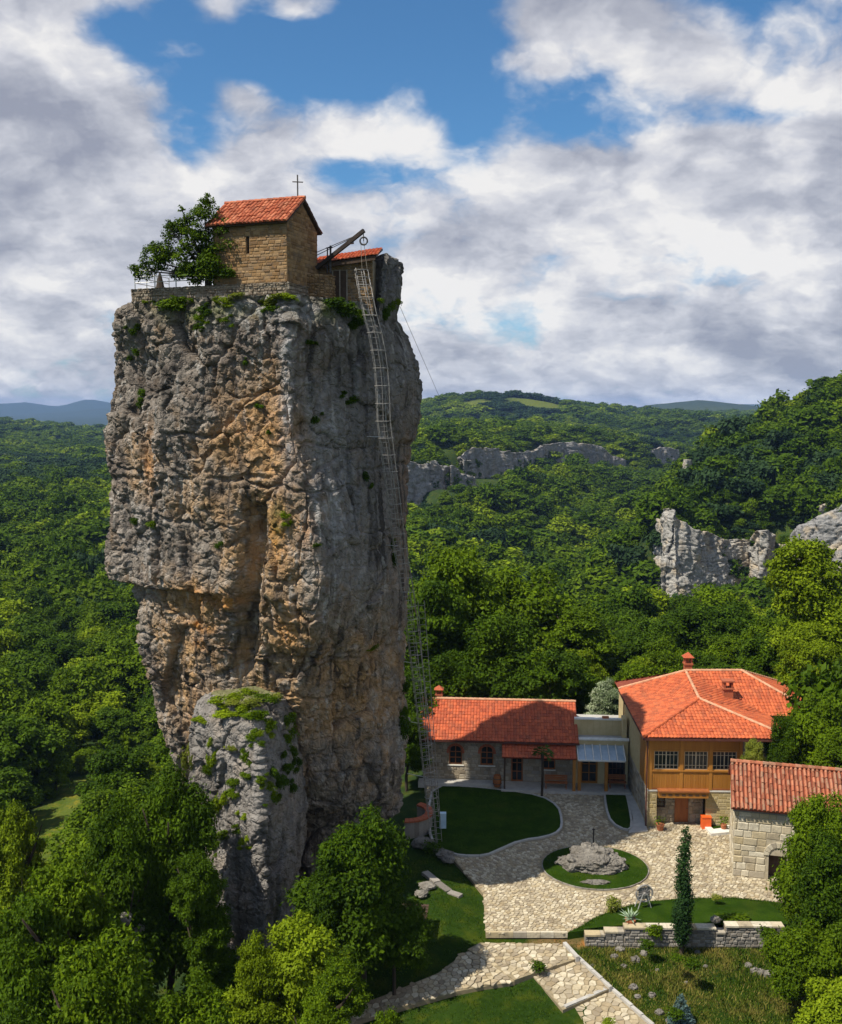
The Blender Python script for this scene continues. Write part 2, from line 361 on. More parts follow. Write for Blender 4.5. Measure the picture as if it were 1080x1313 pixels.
M['terracotta'] = m_simple('terracotta', (0.34, 0.11, 0.05), (0.45, 0.17, 0.08), 5, 0.85)
M['brick'] = m_stone('red_brick', ((0.30, 0.08, 0.04), (0.42, 0.13, 0.07), (0.36, 0.11, 0.05)))
M['blue_plastic'] = m_simple('pale_blue_plastic', (0.40, 0.55, 0.66), (0.5, 0.64, 0.74), 3, 0.5)
M['red_cloth'] = m_simple('red_sheeting', (0.28, 0.02, 0.015), (0.38, 0.03, 0.02), 4, 0.7)
M['dirt'] = m_simple('bare_earth', (0.18, 0.12, 0.06), (0.32, 0.23, 0.12), 1.5, 0.95, 0.4, bd=0.05)
M['agave'] = m_simple('agave_leaf', (0.16, 0.24, 0.14), (0.34, 0.42, 0.28), 3, 0.5)
M['palm'] = m_leaf('palm_leaf', (0.02, 0.05, 0.01), (0.04, 0.09, 0.015), (0.07, 0.13, 0.025), 0.15)

def m_rock(name, strength=0.6):
    m, t = mat_new(name); p = geo_pos(t)
    at_ = t.n('ShaderNodeAttribute'); at_.attribute_name = 'tint'; c = at_.outputs['Color']
    st = t.vmath('MULTIPLY', p, (1.0, 1.0, 0.22))
    n1 = t.noise(p, 1.1, 8, 0.68); n2 = t.noise(p, 5.5, 7, 0.7); n3 = t.noise(st, 1.7, 6, 0.65)
    v = t.voro(t.vmath('ADD', p, t.vmath('MULTIPLY', t.noise(p, 2, 3, out=1), (0.5, 0.5, 0.5))), 2.2, 'DISTANCE_TO_EDGE')
    c = t.mix(t.mrange(n1, 0.36, 0.68, 0.0, 0.55), c, (0.45, 0.43, 0.40), 'MULTIPLY')
    c = t.mix(t.mrange(n3, 0.52, 0.70, 0.0, 0.60), c, (0.30, 0.28, 0.27), 'MULTIPLY')
    c = t.mix(t.mrange(n2, 0.52, 0.78, 0.0, 0.45), c, t.mix(1.0, c, (1.7, 1.68, 1.62), 'MULTIPLY'))
    c = t.mix(t.mrange(n2, 0.20, 0.46, 0.55, 0.0), c, (0.05, 0.045, 0.04))
    h = t.math('ADD', t.math('MULTIPLY', n2, 0.7), t.math('ADD', t.math('MULTIPLY', n1, 0.8), t.mrange(v, 0.0, 0.12, 0.0, 0.35)))
    finish(t, c, 0.95, h, strength, 0.28, 0.06); return m
M['rock'] = m_rock('limestone_rock', 0.75)
def m_ground():
    m, t = mat_new('ground_cover'); p = geo_pos(t)
    at_ = t.n('ShaderNodeAttribute'); at_.attribute_name = 'tint'; c = at_.outputs['Color']
    n1 = t.noise(p, 0.25, 8, 0.65); n2 = t.noise(p, 3.0, 6, 0.7); n3 = t.noise(p, 0.9, 5, 0.6)
    c = t.mix(t.mrange(n1, 0.35, 0.65, 0.0, 0.5), c, (0.5, 0.62, 0.45), 'MULTIPLY')
    c = t.mix(t.mrange(n3, 0.46, 0.70, 0.0, 0.8), c, t.mix(1.0, c, (2.6, 1.6, 1.1), 'MULTIPLY'))
    c = t.mix(t.mrange(n2, 0.35, 0.75, 0.0, 0.5), c, (0.35, 0.4, 0.3), 'MULTIPLY')
    finish(t, c, 0.95, n2, 0.6, 0.12, 0.03); return m
M['ground'] = m_ground()
def m_lawn(name, a, b, dry, dryf):
    m, t = mat_new(name); p = geo_pos(t)
    n1 = t.noise(p, 0.7, 6, 0.6); n2 = t.noise(p, 12, 5, 0.7); n3 = t.noise(p, 0.45, 7, 0.7)
    c = t.mix(t.mrange(n1, 0.35, 0.65), a, b); c = t.mix(t.mrange(n3, 0.5, 0.72, 0, dryf), c, dry)
    c = t.mix(t.mrange(n2, 0.35, 0.7, 0, 0.5), c, tuple(x * 0.4 for x in a))
    finish(t, c, 0.95, n2, 0.6, 0.05, 0.03); return m
M['lawn'] = m_lawn('lawn', (0.018, 0.043, 0.003), (0.033, 0.066, 0.005), (0.065, 0.080, 0.010), 0.5)
def m_grass(name, stops):
    m, t = mat_new(name); c = t.ramp(island(t), stops)
    n3 = t.noise(geo_pos(t), 0.45, 7, 0.7); c = t.mix(t.mrange(n3, 0.44, 0.66, 0, 0.75), c, (0.24, 0.19, 0.05))
    finish(t, c, 0.9, None, spec=0.03); return m
M['grass'] = m_grass('grass_blades', ((0, (0.020, 0.048, 0.004)), (0.5, (0.050, 0.088, 0.007)), (0.85, (0.115, 0.145, 0.017)), (1.0, (0.28, 0.22, 0.07))))
def m_blades(name, stops):
    m, t = mat_new(name); finish(t, t.ramp(island(t), stops), 0.9, None, spec=0.03); return m
M['lawn_blades'] = m_blades('lawn_blades', ((0, (0.016, 0.042, 0.003)), (0.6, (0.034, 0.070, 0.005)), (1.0, (0.080, 0.125, 0.012))))

# ------------------------------------------------------------------ ground: one sheet to the horizon
def T(px, py, Y, tree=0.0):
    p = at(px, py, Y); return (p.x, Y, p.z - tree)
CP = [(0,60,0),(10,60,0),(20,60,0),(27,68,0),(14,78,0),(2,82,0),(5,54,0),(20,54,0),(28,60,.2),(28,52,-.2),
 (5,48,-.7),(11,45,-1.0),(16,47,-.8),(20,50,-.5),(25,46,-.6),(0,47,-.9),(-3,45,-1.2),(-10,45,-2.4),(-3,55,-.6),(-9,53,-2),(-16,55,-4),(8,38,-2.2),(0,30,-5),(20,30,-4),(-20,30,-9),(-15,40,-5),
 (-25,50,-8),(-30,70,-11),(-18,75,-7),(-10,80,-3),(35,60,1),(38,80,2),(42,110,0),(20,100,-1),(5,100,-2),(0,130,-6),(-30,120,-14),(-60,150,-17),(-12,170,-14),(20,160,-11),(40,160,-10),
 (-40,60,-13),(-60,90,-15),(-100,200,-18),(-60,300,-18),(-150,400,-16),(-200,600,-14),(-50,500,-10),(-300,1000,-19),(-350,1250,-20),(-100,1000,-8),(-620,1800,-10),(-770,1800,6),(-900,1800,14),(-480,1800,-26),(-560,1400,-12),(-420,1500,-18),(-430,1900,-24),(-300,1900,-22),(-900,1200,0),
 (46,250,-30),(60,320,-31),(80,400,-33),(130,560,-36),(197,800,-38),(300,1100,-38),(0,200,-18),(20,300,-20),(10,400,-15),(0,440,-13),(40,536,-8),(100,685,-12),(170,795,-16),(225,880,-22),
 (0,462,4),(45,568,9),(108,720,7),(180,835,2),(240,930,-6),(20,700,10),(0,1000,12),(100,1000,10),(150,1200,6),(60,1500,40),(135,1500,47),(190,1500,40),(250,1500,24),(0,1500,30),(320,1500,10),(140,1250,-4),(60,1250,-2),(0,1250,0),(300,1300,4),(350,1500,16),(450,1600,10),(600,1800,2),
 (60,256,-25),(85,256,-22),(105,252,-17),(117,248,-17),(64,269,2),(85,271,0),(108,268,0),(125,262,2),(94,360,3),(109,360,15),(130,360,24),(152,360,33),(200,360,50),(320,400,80),(80,310,0),(110,310,8),(140,310,16),(150,500,10),(200,620,0),(320,800,0),(450,1000,8),
 (60,200,-20),(70,150,-10),(60,110,-3),(48,90,1),(90,200,-15),(120,220,-15),(100,150,-7),(140,200,-5),(200,250,15),
 (0,3000,12),(500,3000,10),(900,4000,46),(1100,4000,66),(1300,4000,46),(1550,4000,-5),(700,4000,4),(2500,4000,10),(-1500,4000,-55),(-3000,3000,-10),(-900,3000,-40),(-500,2500,-22),(300,5000,20),
 (-3700,9000,84),(-3250,9000,62),(-2960,9000,112),(-2780,9000,90),(-2600,9000,98),(-2000,9000,80),(0,9000,55),(1200,9000,60),(2400,9000,88),(3000,9000,95),(3600,9000,70),(6000,9000,120),(-6000,9000,120),(-2500,6000,-50),(-3200,7500,20),(-2400,7500,30),(0,6500,15),(2600,6500,15),(-9000,5000,60),(9000,5000,60),
 (0,-100,-10),(100,0,-14),(-100,0,-14),(200,-200,-10),(-200,-200,-10),(0,-400,0),(-400,100,-14),(400,100,10),(-9000,0,20),(9000,0,40)]
CP = np.array(CP, float)
def feat(x, y):
    s = np.sqrt(x * x + y * y) + 45.0
    return np.stack([1.6 * x / s, 1.6 * y / s, 0.8 * np.log(s)], -1)
_f = feat(CP[:, 0], CP[:, 1])
_K = np.linalg.norm(_f[:, None] - _f[None], axis=-1)
_n = len(CP); _A = np.zeros((_n + 1, _n + 1)); _A[:_n, :_n] = _K + np.eye(_n) * -1e-4; _A[:_n, _n] = 1; _A[_n, :_n] = 1
_w = np.linalg.solve(_A, np.r_[CP[:, 2], 0])
def rbf(x, y):
    out = np.empty(len(x))
    for i in range(0, len(x), 20000):
        f = feat(x[i:i + 20000], y[i:i + 20000]); out[i:i + 20000] = np.linalg.norm(f[:, None] - _f[None], axis=-1) @ _w[:_n] + _w[_n]
    return out
def in_poly(x, y, poly):
    x = np.asarray(x, float); y = np.asarray(y, float); r = np.zeros(x.shape, bool); n = len(poly)
    for i in range(n):
        x1, y1 = poly[i][:2]; x2, y2 = poly[(i + 1) % n][:2]
        if y1 == y2: continue
        c = ((y1 > y) != (y2 > y)) & (x < (x2 - x1) * (y - y1) / (y2 - y1) + x1); r ^= c
    return r
def smooth_poly(pts, it=2):
    for _ in range(it):
        o = []
        for i in range(len(pts)):
            a = Vector(pts[i]); b = Vector(pts[(i + 1) % len(pts)]); o += [a * 0.75 + b * 0.25, a * 0.25 + b * 0.75]
        pts = o
    return pts
def px_poly(l, z=0.0): return [gp(a, b, z).to_2d() for a, b in l]
def poly_dist(x, y, poly):
    x = np.asarray(x, float); y = np.asarray(y, float); d = np.full(x.shape, 1e9); n = len(poly)
    for i in range(n):
        ax, ay = poly[i][:2]; bx, by = poly[(i + 1) % n][:2]; vx, vy = bx - ax, by - ay
        t = np.clip(((x - ax) * vx + (y - ay) * vy) / (vx * vx + vy * vy + 1e-12), 0, 1)
        d = np.minimum(d, np.hypot(x - ax - t * vx, y - ay - t * vy))
    return d

# outlines on the courtyard level
PAVE = px_poly([(623,1195),(728,1195),(745,1187),(762,1176),(792,1164),(830,1155),(880,1151),(940,1150),(1000,1157),(1030,1150),(1045,1136),(1000,1095),(962,1050),(838,1050),(826,1062),(817,1030),(806,1006),(742,1006),(690,1000),(600,1000),(548,1000),(548,1020),(600,1070),(578,1098),(602,1124),(620,1146)])
LAWN1 = smooth_poly(px_poly([(556,1008),(600,1009),(650,1014),(694,1021),(716,1034),(721,1052),(719,1066),(700,1074),(668,1078),(645,1088),(622,1098),(592,1098),(572,1093),(553,1082),(549,1040)]), 1)
LAWN2 = smooth_poly(px_poly([(775,1012),(801,1012),(806,1030),(811,1060),(804,1066),(784,1056),(777,1036)]), 1)
_ic = gp(763, 1112); ISL = [(_ic.x + 3.25 * math.cos(a), _ic.y + 3.0 * math.sin(a)) for a in np.linspace(0, 2 * math.pi, 48, endpoint=False)]
PATHSTRIP = px_poly([(802,1012),(812,1012),(831,1066),(806,1068),(812,1050)])
STRIP = px_poly([(728,1196),(745,1188),(762,1177),(792,1165),(830,1156),(880,1152),(940,1151),(1005,1158),(1010,1193),(752,1193)])
FORE = [(-5, 38), (26, 38), (26, 53.5), (14, 53.5), (8.5, 53), (3.4, 53), (3.4, 57.5), (2.6, 60.5), (1.0, 63.2), (-1.5, 62), (-2, 55)]

PA_ = [(2.5, 51.7), (3.2, 52.35), (7.6, 52.2), (8.15, 50.75), (4.9, 48.85), (4.3, 49.4)]
PB_ = px_poly([(677, 1243), (735, 1225), (781, 1266), (722, 1291)], -.5)
PC_ = px_poly([(724, 1294), (782, 1269), (835, 1313), (850, 1340), (800, 1385), (770, 1340)], -.75)
PD_ = [(3.1, 51.95), (2.4, 51.6), (0.9, 49.9), (-2.0, 48.3), (-5.0, 46.9), (-9.0, 45.4), (-9.0, 44.3), (-4.9, 45.75), (-1.8, 47.0), (1.6, 48.1), (4.75, 48.8)]
pz_ = lambda x, y: -0.32 - 0.075 * np.clip(51.5 - y, 0, 20) - 0.08 * np.clip(3.0 - x, 0, 20)
CLP = {
    401: [(839,668,786,256),(845,652,787,250),(872,662,775,248),(900,680,770,252),(930,690,752,258),(966,694,742,268)],
    421: [(964,700,742,262),(975,684,746,256),(992,682,742,258),(1004,686,742,266)],
    441: [(1006,700,760,262),(1016,678,772,255),(1045,664,780,250),(1080,650,790,246),(1120,640,800,244)],
    461: [(505,592,655,430),(530,590,655,436),(552,596,654,446)],
    463: [(550,594,626,452),(560,590,625,455),(578,600,628,468)],
    465: [(577,598,640,462),(590,600,643,468),(611,612,640,486)],
    467: [(594,590,614,520),(612,573,614,540),(640,575,614,565),(662,580,612,590),(690,578,604,640),(702,570,604,680),(735,566,604,710),(772,572,605,745),(786,580,614,752),(804,592,615,768)],
    473: [(832,580,599,860),(850,573,600,885),(874,577,598,910)],
}

XN, YN = 470, 520; XA, YA, YC0 = 30.0, 40.0, 55.0
XK = math.asinh(10000 / XA); YK0 = math.asinh((-420 - YC0) / YA); YK1 = math.asinh((10000 - YC0) / YA)
gx = XA * np.sinh(np.linspace(-XK, XK, XN)); gy = YC0 + YA * np.sinh(np.linspace(YK0, YK1, YN))
GX, GY = np.meshgrid(gx, gy); fx, fy = GX.ravel(), GY.ravel()
fz = rbf(fx, fy)
r_ = np.hypot(fx, fy)
nz = np.stack([fx, fy, np.zeros_like(fx)], 1)
amp = np.clip((r_ - 70) / 300, 0, 1)
pxr = 540 + FP * fx / np.maximum(fy, 1)                       # blue ranges on the skyline: long ridges about 9 km off
rz_ = np.interp(pxr, [-600, -250, -100, 0, 18, 35, 60, 75, 95, 112, 126, 150, 300, 600, 860, 930, 980, 1010, 1200, 1600], [514, 517, 516, 519, 518, 516.5, 520, 523, 516.5, 513.2, 514.5, 520, 523, 523.5, 522, 520, 518.5, 521.5, 517, 513])
ff_ = np.clip((fy - 5200) / 2200, 0, 1) * (fy > 100)
fz = fz * (1 - ff_) + ff_ * (-30 + (CH + 9000 * (525.9 - rz_) / FP + 30) * np.exp(-((fy - 9000) / 800) ** 2) + 34 * np.exp(-((fy - 7700) / 500) ** 2) * (1 + np.sin(fx / 420)) + 14 * fbm(nz / 500, 3, 13))
fz += amp * (2.2 * fbm(nz / 60, 3, 5)) + np.clip((r_ - 600) / 1500, 0, 1) * 7 * fbm(nz / 350, 3, 9) + np.clip((r_ - 4500) / 3000, 0, 1) * 5 * fbm(nz / 1100, 4, 11) * np.clip((r_ - 4500) / 3000, 0, 1)

for sd_, pts_ in CLP.items():                               # the ground steps up at every cliff line
    A = np.array([[at(a, b, d).x, d, at(a, b, d).z, at(a, c, d).z] for a, b, c, d in pts_]); big = 1.0 if sd_ < 450 else 2.0
    sel = np.where((fx > A[:, 0].min() - 40 * big) & (fx < A[:, 0].max() + 40 * big) & (fy > A[:, 1].min() - 45 * big) & (fy < A[:, 1].max() + 55 * big))[0]
    x, y = fx[sel], fy[sel]; best = np.full(len(sel), 1e9); sg = np.zeros(len(sel)); zt_ = np.zeros(len(sel)); zb_ = np.zeros(len(sel)); over = np.zeros(len(sel))
    for i in range(len(A) - 1):
        ax, ay, bx, by = A[i, 0], A[i, 1], A[i + 1, 0], A[i + 1, 1]; vx, vy = bx - ax, by - ay; l2 = vx * vx + vy * vy
        tr_ = ((x - ax) * vx + (y - ay) * vy) / l2; t = np.clip(tr_, 0, 1); d = np.hypot(x - ax - t * vx, y - ay - t * vy); m = d < best
        best = np.where(m, d, best); sg = np.where(m, (-(x - ax) * vy + (y - ay) * vx) / math.sqrt(l2), sg); zt_ = np.where(m, A[i, 2] * (1 - t) + A[i + 1, 2] * t, zt_); zb_ = np.where(m, A[i, 3] * (1 - t) + A[i + 1, 3] * t, zb_)
        over = np.where(m, np.abs(tr_ - t) * math.sqrt(l2), over)
    f = sstep(1.5, 6.5 * big, sg); tgt = zb_ * (1 - f) + (zt_ - 1.2 + np.clip(sg - 6, 0, 30) * .12) * f
    wgt_ = np.where(sg > 0, 1 - sstep(14 * big, 36 * big, best), 1 - sstep(5 * big, 26 * big, best)) * (1 - sstep(0, 8 * big, over))
    fz[sel] = fz[sel] * (1 - wgt_) + tgt * wgt_
near = np.clip(1 - poly_dist(fx, fy, FORE) / 6.0, 0, 1); near[in_poly(fx, fy, FORE)] = 1
zf = np.minimum(0.0, -0.20 - 0.38 * sstep(7.5, 9.5, fx) - np.clip(53 - fy, -3, 20) * 0.075 - np.clip(2 - fx, 0, 12) * 0.10) + 0.10 * fbm(nz / 2.5, 3, 3)
fz = fz * (1 - near) + zf * near
inc = in_poly(fx, fy, PAVE) | in_poly(fx, fy, LAWN1)
dpl = np.where(inc, 0, np.minimum(poly_dist(fx, fy, PAVE), poly_dist(fx, fy, LAWN1)))
fz = np.where(dpl < 1.0, np.minimum(fz, -0.22), fz)
for pth in (PA_, PB_, PC_, PD_):
    k_ = in_poly(fx, fy, pth) | (poly_dist(fx, fy, pth) < .7); fz = np.where(k_, np.minimum(fz, pz_(fx, fy) - .16), fz)
ins = in_poly(fx, fy, STRIP); fz = np.where(ins, -0.25, fz)
q = np.arange((YN - 1) * XN).reshape(YN - 1, XN)[:, :-1].ravel()
me = np_mesh('ground', np.stack([fx, fy, fz], 1), np.stack([q, q + 1, q + 1 + XN, q + XN], 1), True)
gcol = np.tile(np.array([[0.03, 0.052, 0.016]]), (len(fx), 1))
gcol += (np.clip(fbm(nz / 40, 3, 21) * 0.9 + 0.1, 0, 1) * sstep(120, 300, r_))[:, None] * np.array([[0.02, 0.03, 0.002]])
gcol[near > 0.3] = (0.026, 0.052, 0.007)
gcol[np.hypot((fx - 7.6) / 1.6, (fy - 52.75) / .55) < 1] = (0.20, 0.13, 0.06)
CLEAR = []                                                  # clearings: (x, y, rx, ry)
for px_, py_, Y_, rx_, ry_ in ((100, 945, 104, 5.5, 22), (30, 1000, 82, 6, 13), (118, 699, 300, 9, 12), (72, 790, 190, 3, 7), (60, 1010, 80, 2, 3), (795, 705, 350, 6, 12), (735, 690, 420, 6, 16), (775, 752, 285, 3.5, 8), (700, 755, 300, 4, 9), (690, 527, 1480, 45, 90), (610, 532, 1450, 25, 60), (880, 528, 3600, 160, 300)):
    p = at(px_, py_, Y_); CLEAR.append((p.x, p.y, rx_, ry_))
def clear_f(x, y):
    f = np.zeros(len(x)); 
    for cx, cy, rx, ry in CLEAR: f = np.maximum(f, 1 - sstep(0.6, 1.15, np.hypot((x - cx) / rx, (y - cy) / ry) + 0.25 * gnoise(np.stack([x / rx * 1.5, y / ry * 1.5, 0 * x], 1), 4)))
    return f
cf = clear_f(fx, fy)
gcol = gcol * (1 - cf[:, None]) + np.array([[0.095, 0.125, 0.022]]) * cf[:, None]
far = sstep(2300, 4000, r_)[:, None]; gcol = gcol * (1 - far) + np.array([[0.030, 0.048, 0.026]]) * far
set_col(me, 'tint', gcol)
link('ground', me, M['ground'], kind='structure')
ZG = fz.reshape(YN, XN)
def zt(x, y):
    x = np.atleast_1d(np.asarray(x, float)); y = np.atleast_1d(np.asarray(y, float))
    u = (np.arcsinh(x / XA) + XK) / (2 * XK) * (XN - 1); v = (np.arcsinh((y - YC0) / YA) - YK0) / (YK1 - YK0) * (YN - 1)
    u = np.clip(u, 0, XN - 1.001); v = np.clip(v, 0, YN - 1.001); i = u.astype(int); j = v.astype(int); a = u - i; b = v - j
    return ZG[j, i] * (1 - a) * (1 - b) + ZG[j, i + 1] * a * (1 - b) + ZG[j + 1, i] * (1 - a) * b + ZG[j + 1, i + 1] * a * b
def zgr(x, y): return float(zt(x, y)[0])

# ------------------------------------------------------------------ rock: the pillar, its buttress, cliffs
def facet(p, seed, tilt, off, crack, cw=18.0):
    """broken rock: every cell is a tilted plane of its own, with a crack round it"""
    f = np.floor(p); i = f.astype(np.int64); n = len(p); f1 = np.full(n, 9.0); f2 = np.full(n, 9.0); hh = np.zeros(n, np.uint32); vv = np.zeros((n, 3))
    for a in (-1, 0, 1):
        for b in (-1, 0, 1):
            for c in (-1, 0, 1):
                h = _hash(i[:, 0] + a, i[:, 1] + b, i[:, 2] + c, seed)
                q = np.stack([(h & np.uint32(1023)) / 1023.0 + a, ((h >> np.uint32(10)) & np.uint32(1023)) / 1023.0 + b, ((h >> np.uint32(20)) & np.uint32(1023)) / 1023.0 + c], 1) + f
                v = p - q; d = np.sqrt((v * v).sum(1)); m = d < f1
                f2 = np.where(m, f1, np.minimum(f2, d)); f1 = np.where(m, d, f1); hh = np.where(m, h, hh); vv = np.where(m[:, None], v, vv)
    k = hh * np.uint32(2654435761); t = np.stack([(k & np.uint32(255)) / 127.5 - 1, ((k >> np.uint32(8)) & np.uint32(255)) / 127.5 - 1, ((k >> np.uint32(16)) & np.uint32(255)) / 127.5 - 1], 1)
    return tilt * (vv * t).sum(1) + off * ((hh % np.uint32(997)) / 498.5 - 1) - crack * np.exp(-(f2 - f1) * cw)
def rock_disp(p, k=1.0, seed=0):
    """outward relief in metres for points p (n,3); k scales the feature size"""
    p = p / k
    wv = np.stack([fbm(p * 0.5, 3, seed + 31), fbm(p * 0.5, 3, seed + 37), fbm(p * 0.5, 3, seed + 41)], 1)
    pw = p + wv * 0.45
    d = 0.75 * fbm(p * np.array([0.17, 0.17, 0.12]), 3, seed + 1)
    d += facet(pw * np.array([0.36, 0.36, 0.19]), seed + 3, 0.44, 0.18, 0.28, 24)
    d += facet(pw * np.array([0.95, 0.95, 0.70]), seed + 4, 0.16, 0.07, 0.11)
    d += facet((p + wv * 0.2) * np.array([2.5, 2.5, 2.6]), seed + 5, 0.115, 0.04, 0.04, 14)
    zb = p[:, 2] * 0.42 + 0.25 * wv[:, 0] + 0.03 * p[:, 0]
    bed = np.abs(zb - np.round(zb)) / 0.42
    d -= 0.26 * np.exp(-(bed / 0.08) ** 2) * sstep(-0.05, 0.25, fbm(p * np.array([0.25, 0.25, 0.6]), 2, seed + 6))
    d += 0.20 * fbm(p * np.array([1.0, 1.0, 0.13]), 3, seed + 7)
    d += 0.07 * fbm(p * 3.2, 3, seed + 8) + 0.055 * fbm(p * 8.0, 2, seed + 9)
    return d * k
def rock_column(name, rows, nu, nv, seed, colf, parent=None, k=1.0, amp=1.0, extra=None, wgt=(0.42, 0.38, 0.20), **kw):
    """rows: list of (z, XL, YL, XC, YC, XR, YR, depth) from top to bottom: left edge, front corner, right edge in plan"""
    if isinstance(rows, dict):
        zs = np.linspace(*rows['z'], nv); c = []
        for key in ('L', 'C', 'R'):
            A = np.array(rows[key], float); o = np.argsort(A[:, 0]); c += [np.interp(zs, A[o, 0], A[o, 1]), np.interp(zs, A[o, 0], A[o, 2])]
        c.append(np.full(nv, rows['depth']))
    else:
        rows = np.array(rows, float); zs = np.linspace(rows[0, 0], rows[-1, 0], nv); o = np.argsort(rows[:, 0])
        c = [np.interp(zs, rows[o, 0], rows[o, i]) for i in range(1, 8)]
    XL, YL, XC, YC, XR, YR, DP = [a[:, None] for a in c]
    W_ = XR - XL
    def mid(x0, y0, x1, y1, b):      # a midpoint pushed outwards so that the faces bulge
        mx, my = (x0 + x1) / 2, (y0 + y1) / 2; nx, ny = (y1 - y0), -(x1 - x0); L = np.hypot(nx, ny) + 1e-9
        return mx + nx / L * b, my + ny / L * b
    m1 = mid(XL, YL, XC, YC, W_ * 0.045); m2 = mid(XC, YC, XR, YR, W_ * 0.05)
    K = [(XL, YL), m1, (XC, YC), m2, (XR, YR), (XR - 0.12 * W_, YR + DP * 0.6), (XC * 0.5 + XR * 0.5 - 0.2 * W_, YR + DP), (XL + 0.2 * W_, YL + DP * 0.9), (XL + 0.02 * W_, YL + DP * 0.35)]
    tk = np.array([0, wgt[0] / 2, wgt[0], wgt[0] + wgt[1] / 2, wgt[0] + wgt[1], 0, 0, 0, 0, 1.0]); b0 = tk[4]
    for i, f in zip((5, 6, 7, 8), (0.25, 0.5, 0.78, 0.92)): tk[i] = b0 + (1 - b0) * f
    t = np.arange(nu) / nu
    X = np.zeros((nv, nu)); Y = np.zeros((nv, nu))
    for s in range(9):
        a, b = K[s], K[(s + 1) % 9]; m = (t >= tk[s]) & (t < tk[s + 1]); f = ((t[m] - tk[s]) / (tk[s + 1] - tk[s]))[None]
        X[:, m] = a[0] * (1 - f) + b[0] * f; Y[:, m] = a[1] * (1 - f) + b[1] * f
    h = max(2, int(nu * 0.022)); ker = np.hanning(2 * h + 3)[1:-1]; ker /= ker.sum()
    for A in (X, Y):
        P_ = np.concatenate([A[:, -h:], A, A[:, :h]], 1)
        A[:] = sum(P_[:, i:i + nu] * ker[i] for i in range(2 * h + 1))
    tx = np.roll(X, -2, 1) - np.roll(X, 2, 1); ty = np.roll(Y, -2, 1) - np.roll(Y, 2, 1); L = np.hypot(tx, ty) + 1e-9
    nx, ny = ty / L, -tx / L
    Z = np.repeat(zs[:, None], nu, 1)
    p = np.stack([X.ravel(), Y.ravel(), Z.ravel()], 1)
    d = rock_disp(p, k, seed) * (amp(p) if callable(amp) else amp)
    if extra is not None: d = d + extra(p)
    d = d.reshape(nv, nu)
    edge = np.clip(np.arange(nv)[:, None] / 6.0, 0, 1)
    dz = 0.22 * k * fbm(p * 0.9 / k, 3, seed + 50).reshape(nv, nu)
    X = X + nx * d; Y = Y + ny * d; Z = Z + dz * edge
    V = np.stack([X.ravel(), Y.ravel(), Z.ravel()], 1)
    cen = np.array([[X[0].mean(), Y[0].mean(), zs[0] + 0.0]])
    q = (np.arange(nv - 1)[:, None] * nu + np.arange(nu)[None]).ravel(); q2 = (np.arange(nv - 1)[:, None] * nu + (np.arange(nu)[None] + 1) % nu).ravel()
    F = np.stack([q, q + nu, q2 + nu, q2], 1)
    n = len(V); V = np.concatenate([V, cen]); i = np.arange(nu)
    F = np.concatenate([F, np.stack([np.full(nu, n), i, (i + 1) % nu, np.full(nu, n)], 1)[:, [0, 1, 2, 2]]]) if False else F
    me = np_mesh(name, V, F, False)
    # cap
    set_col(me, 'tint', colf(V))
    return link(name, me, M['rock'], parent, **kw), V, F

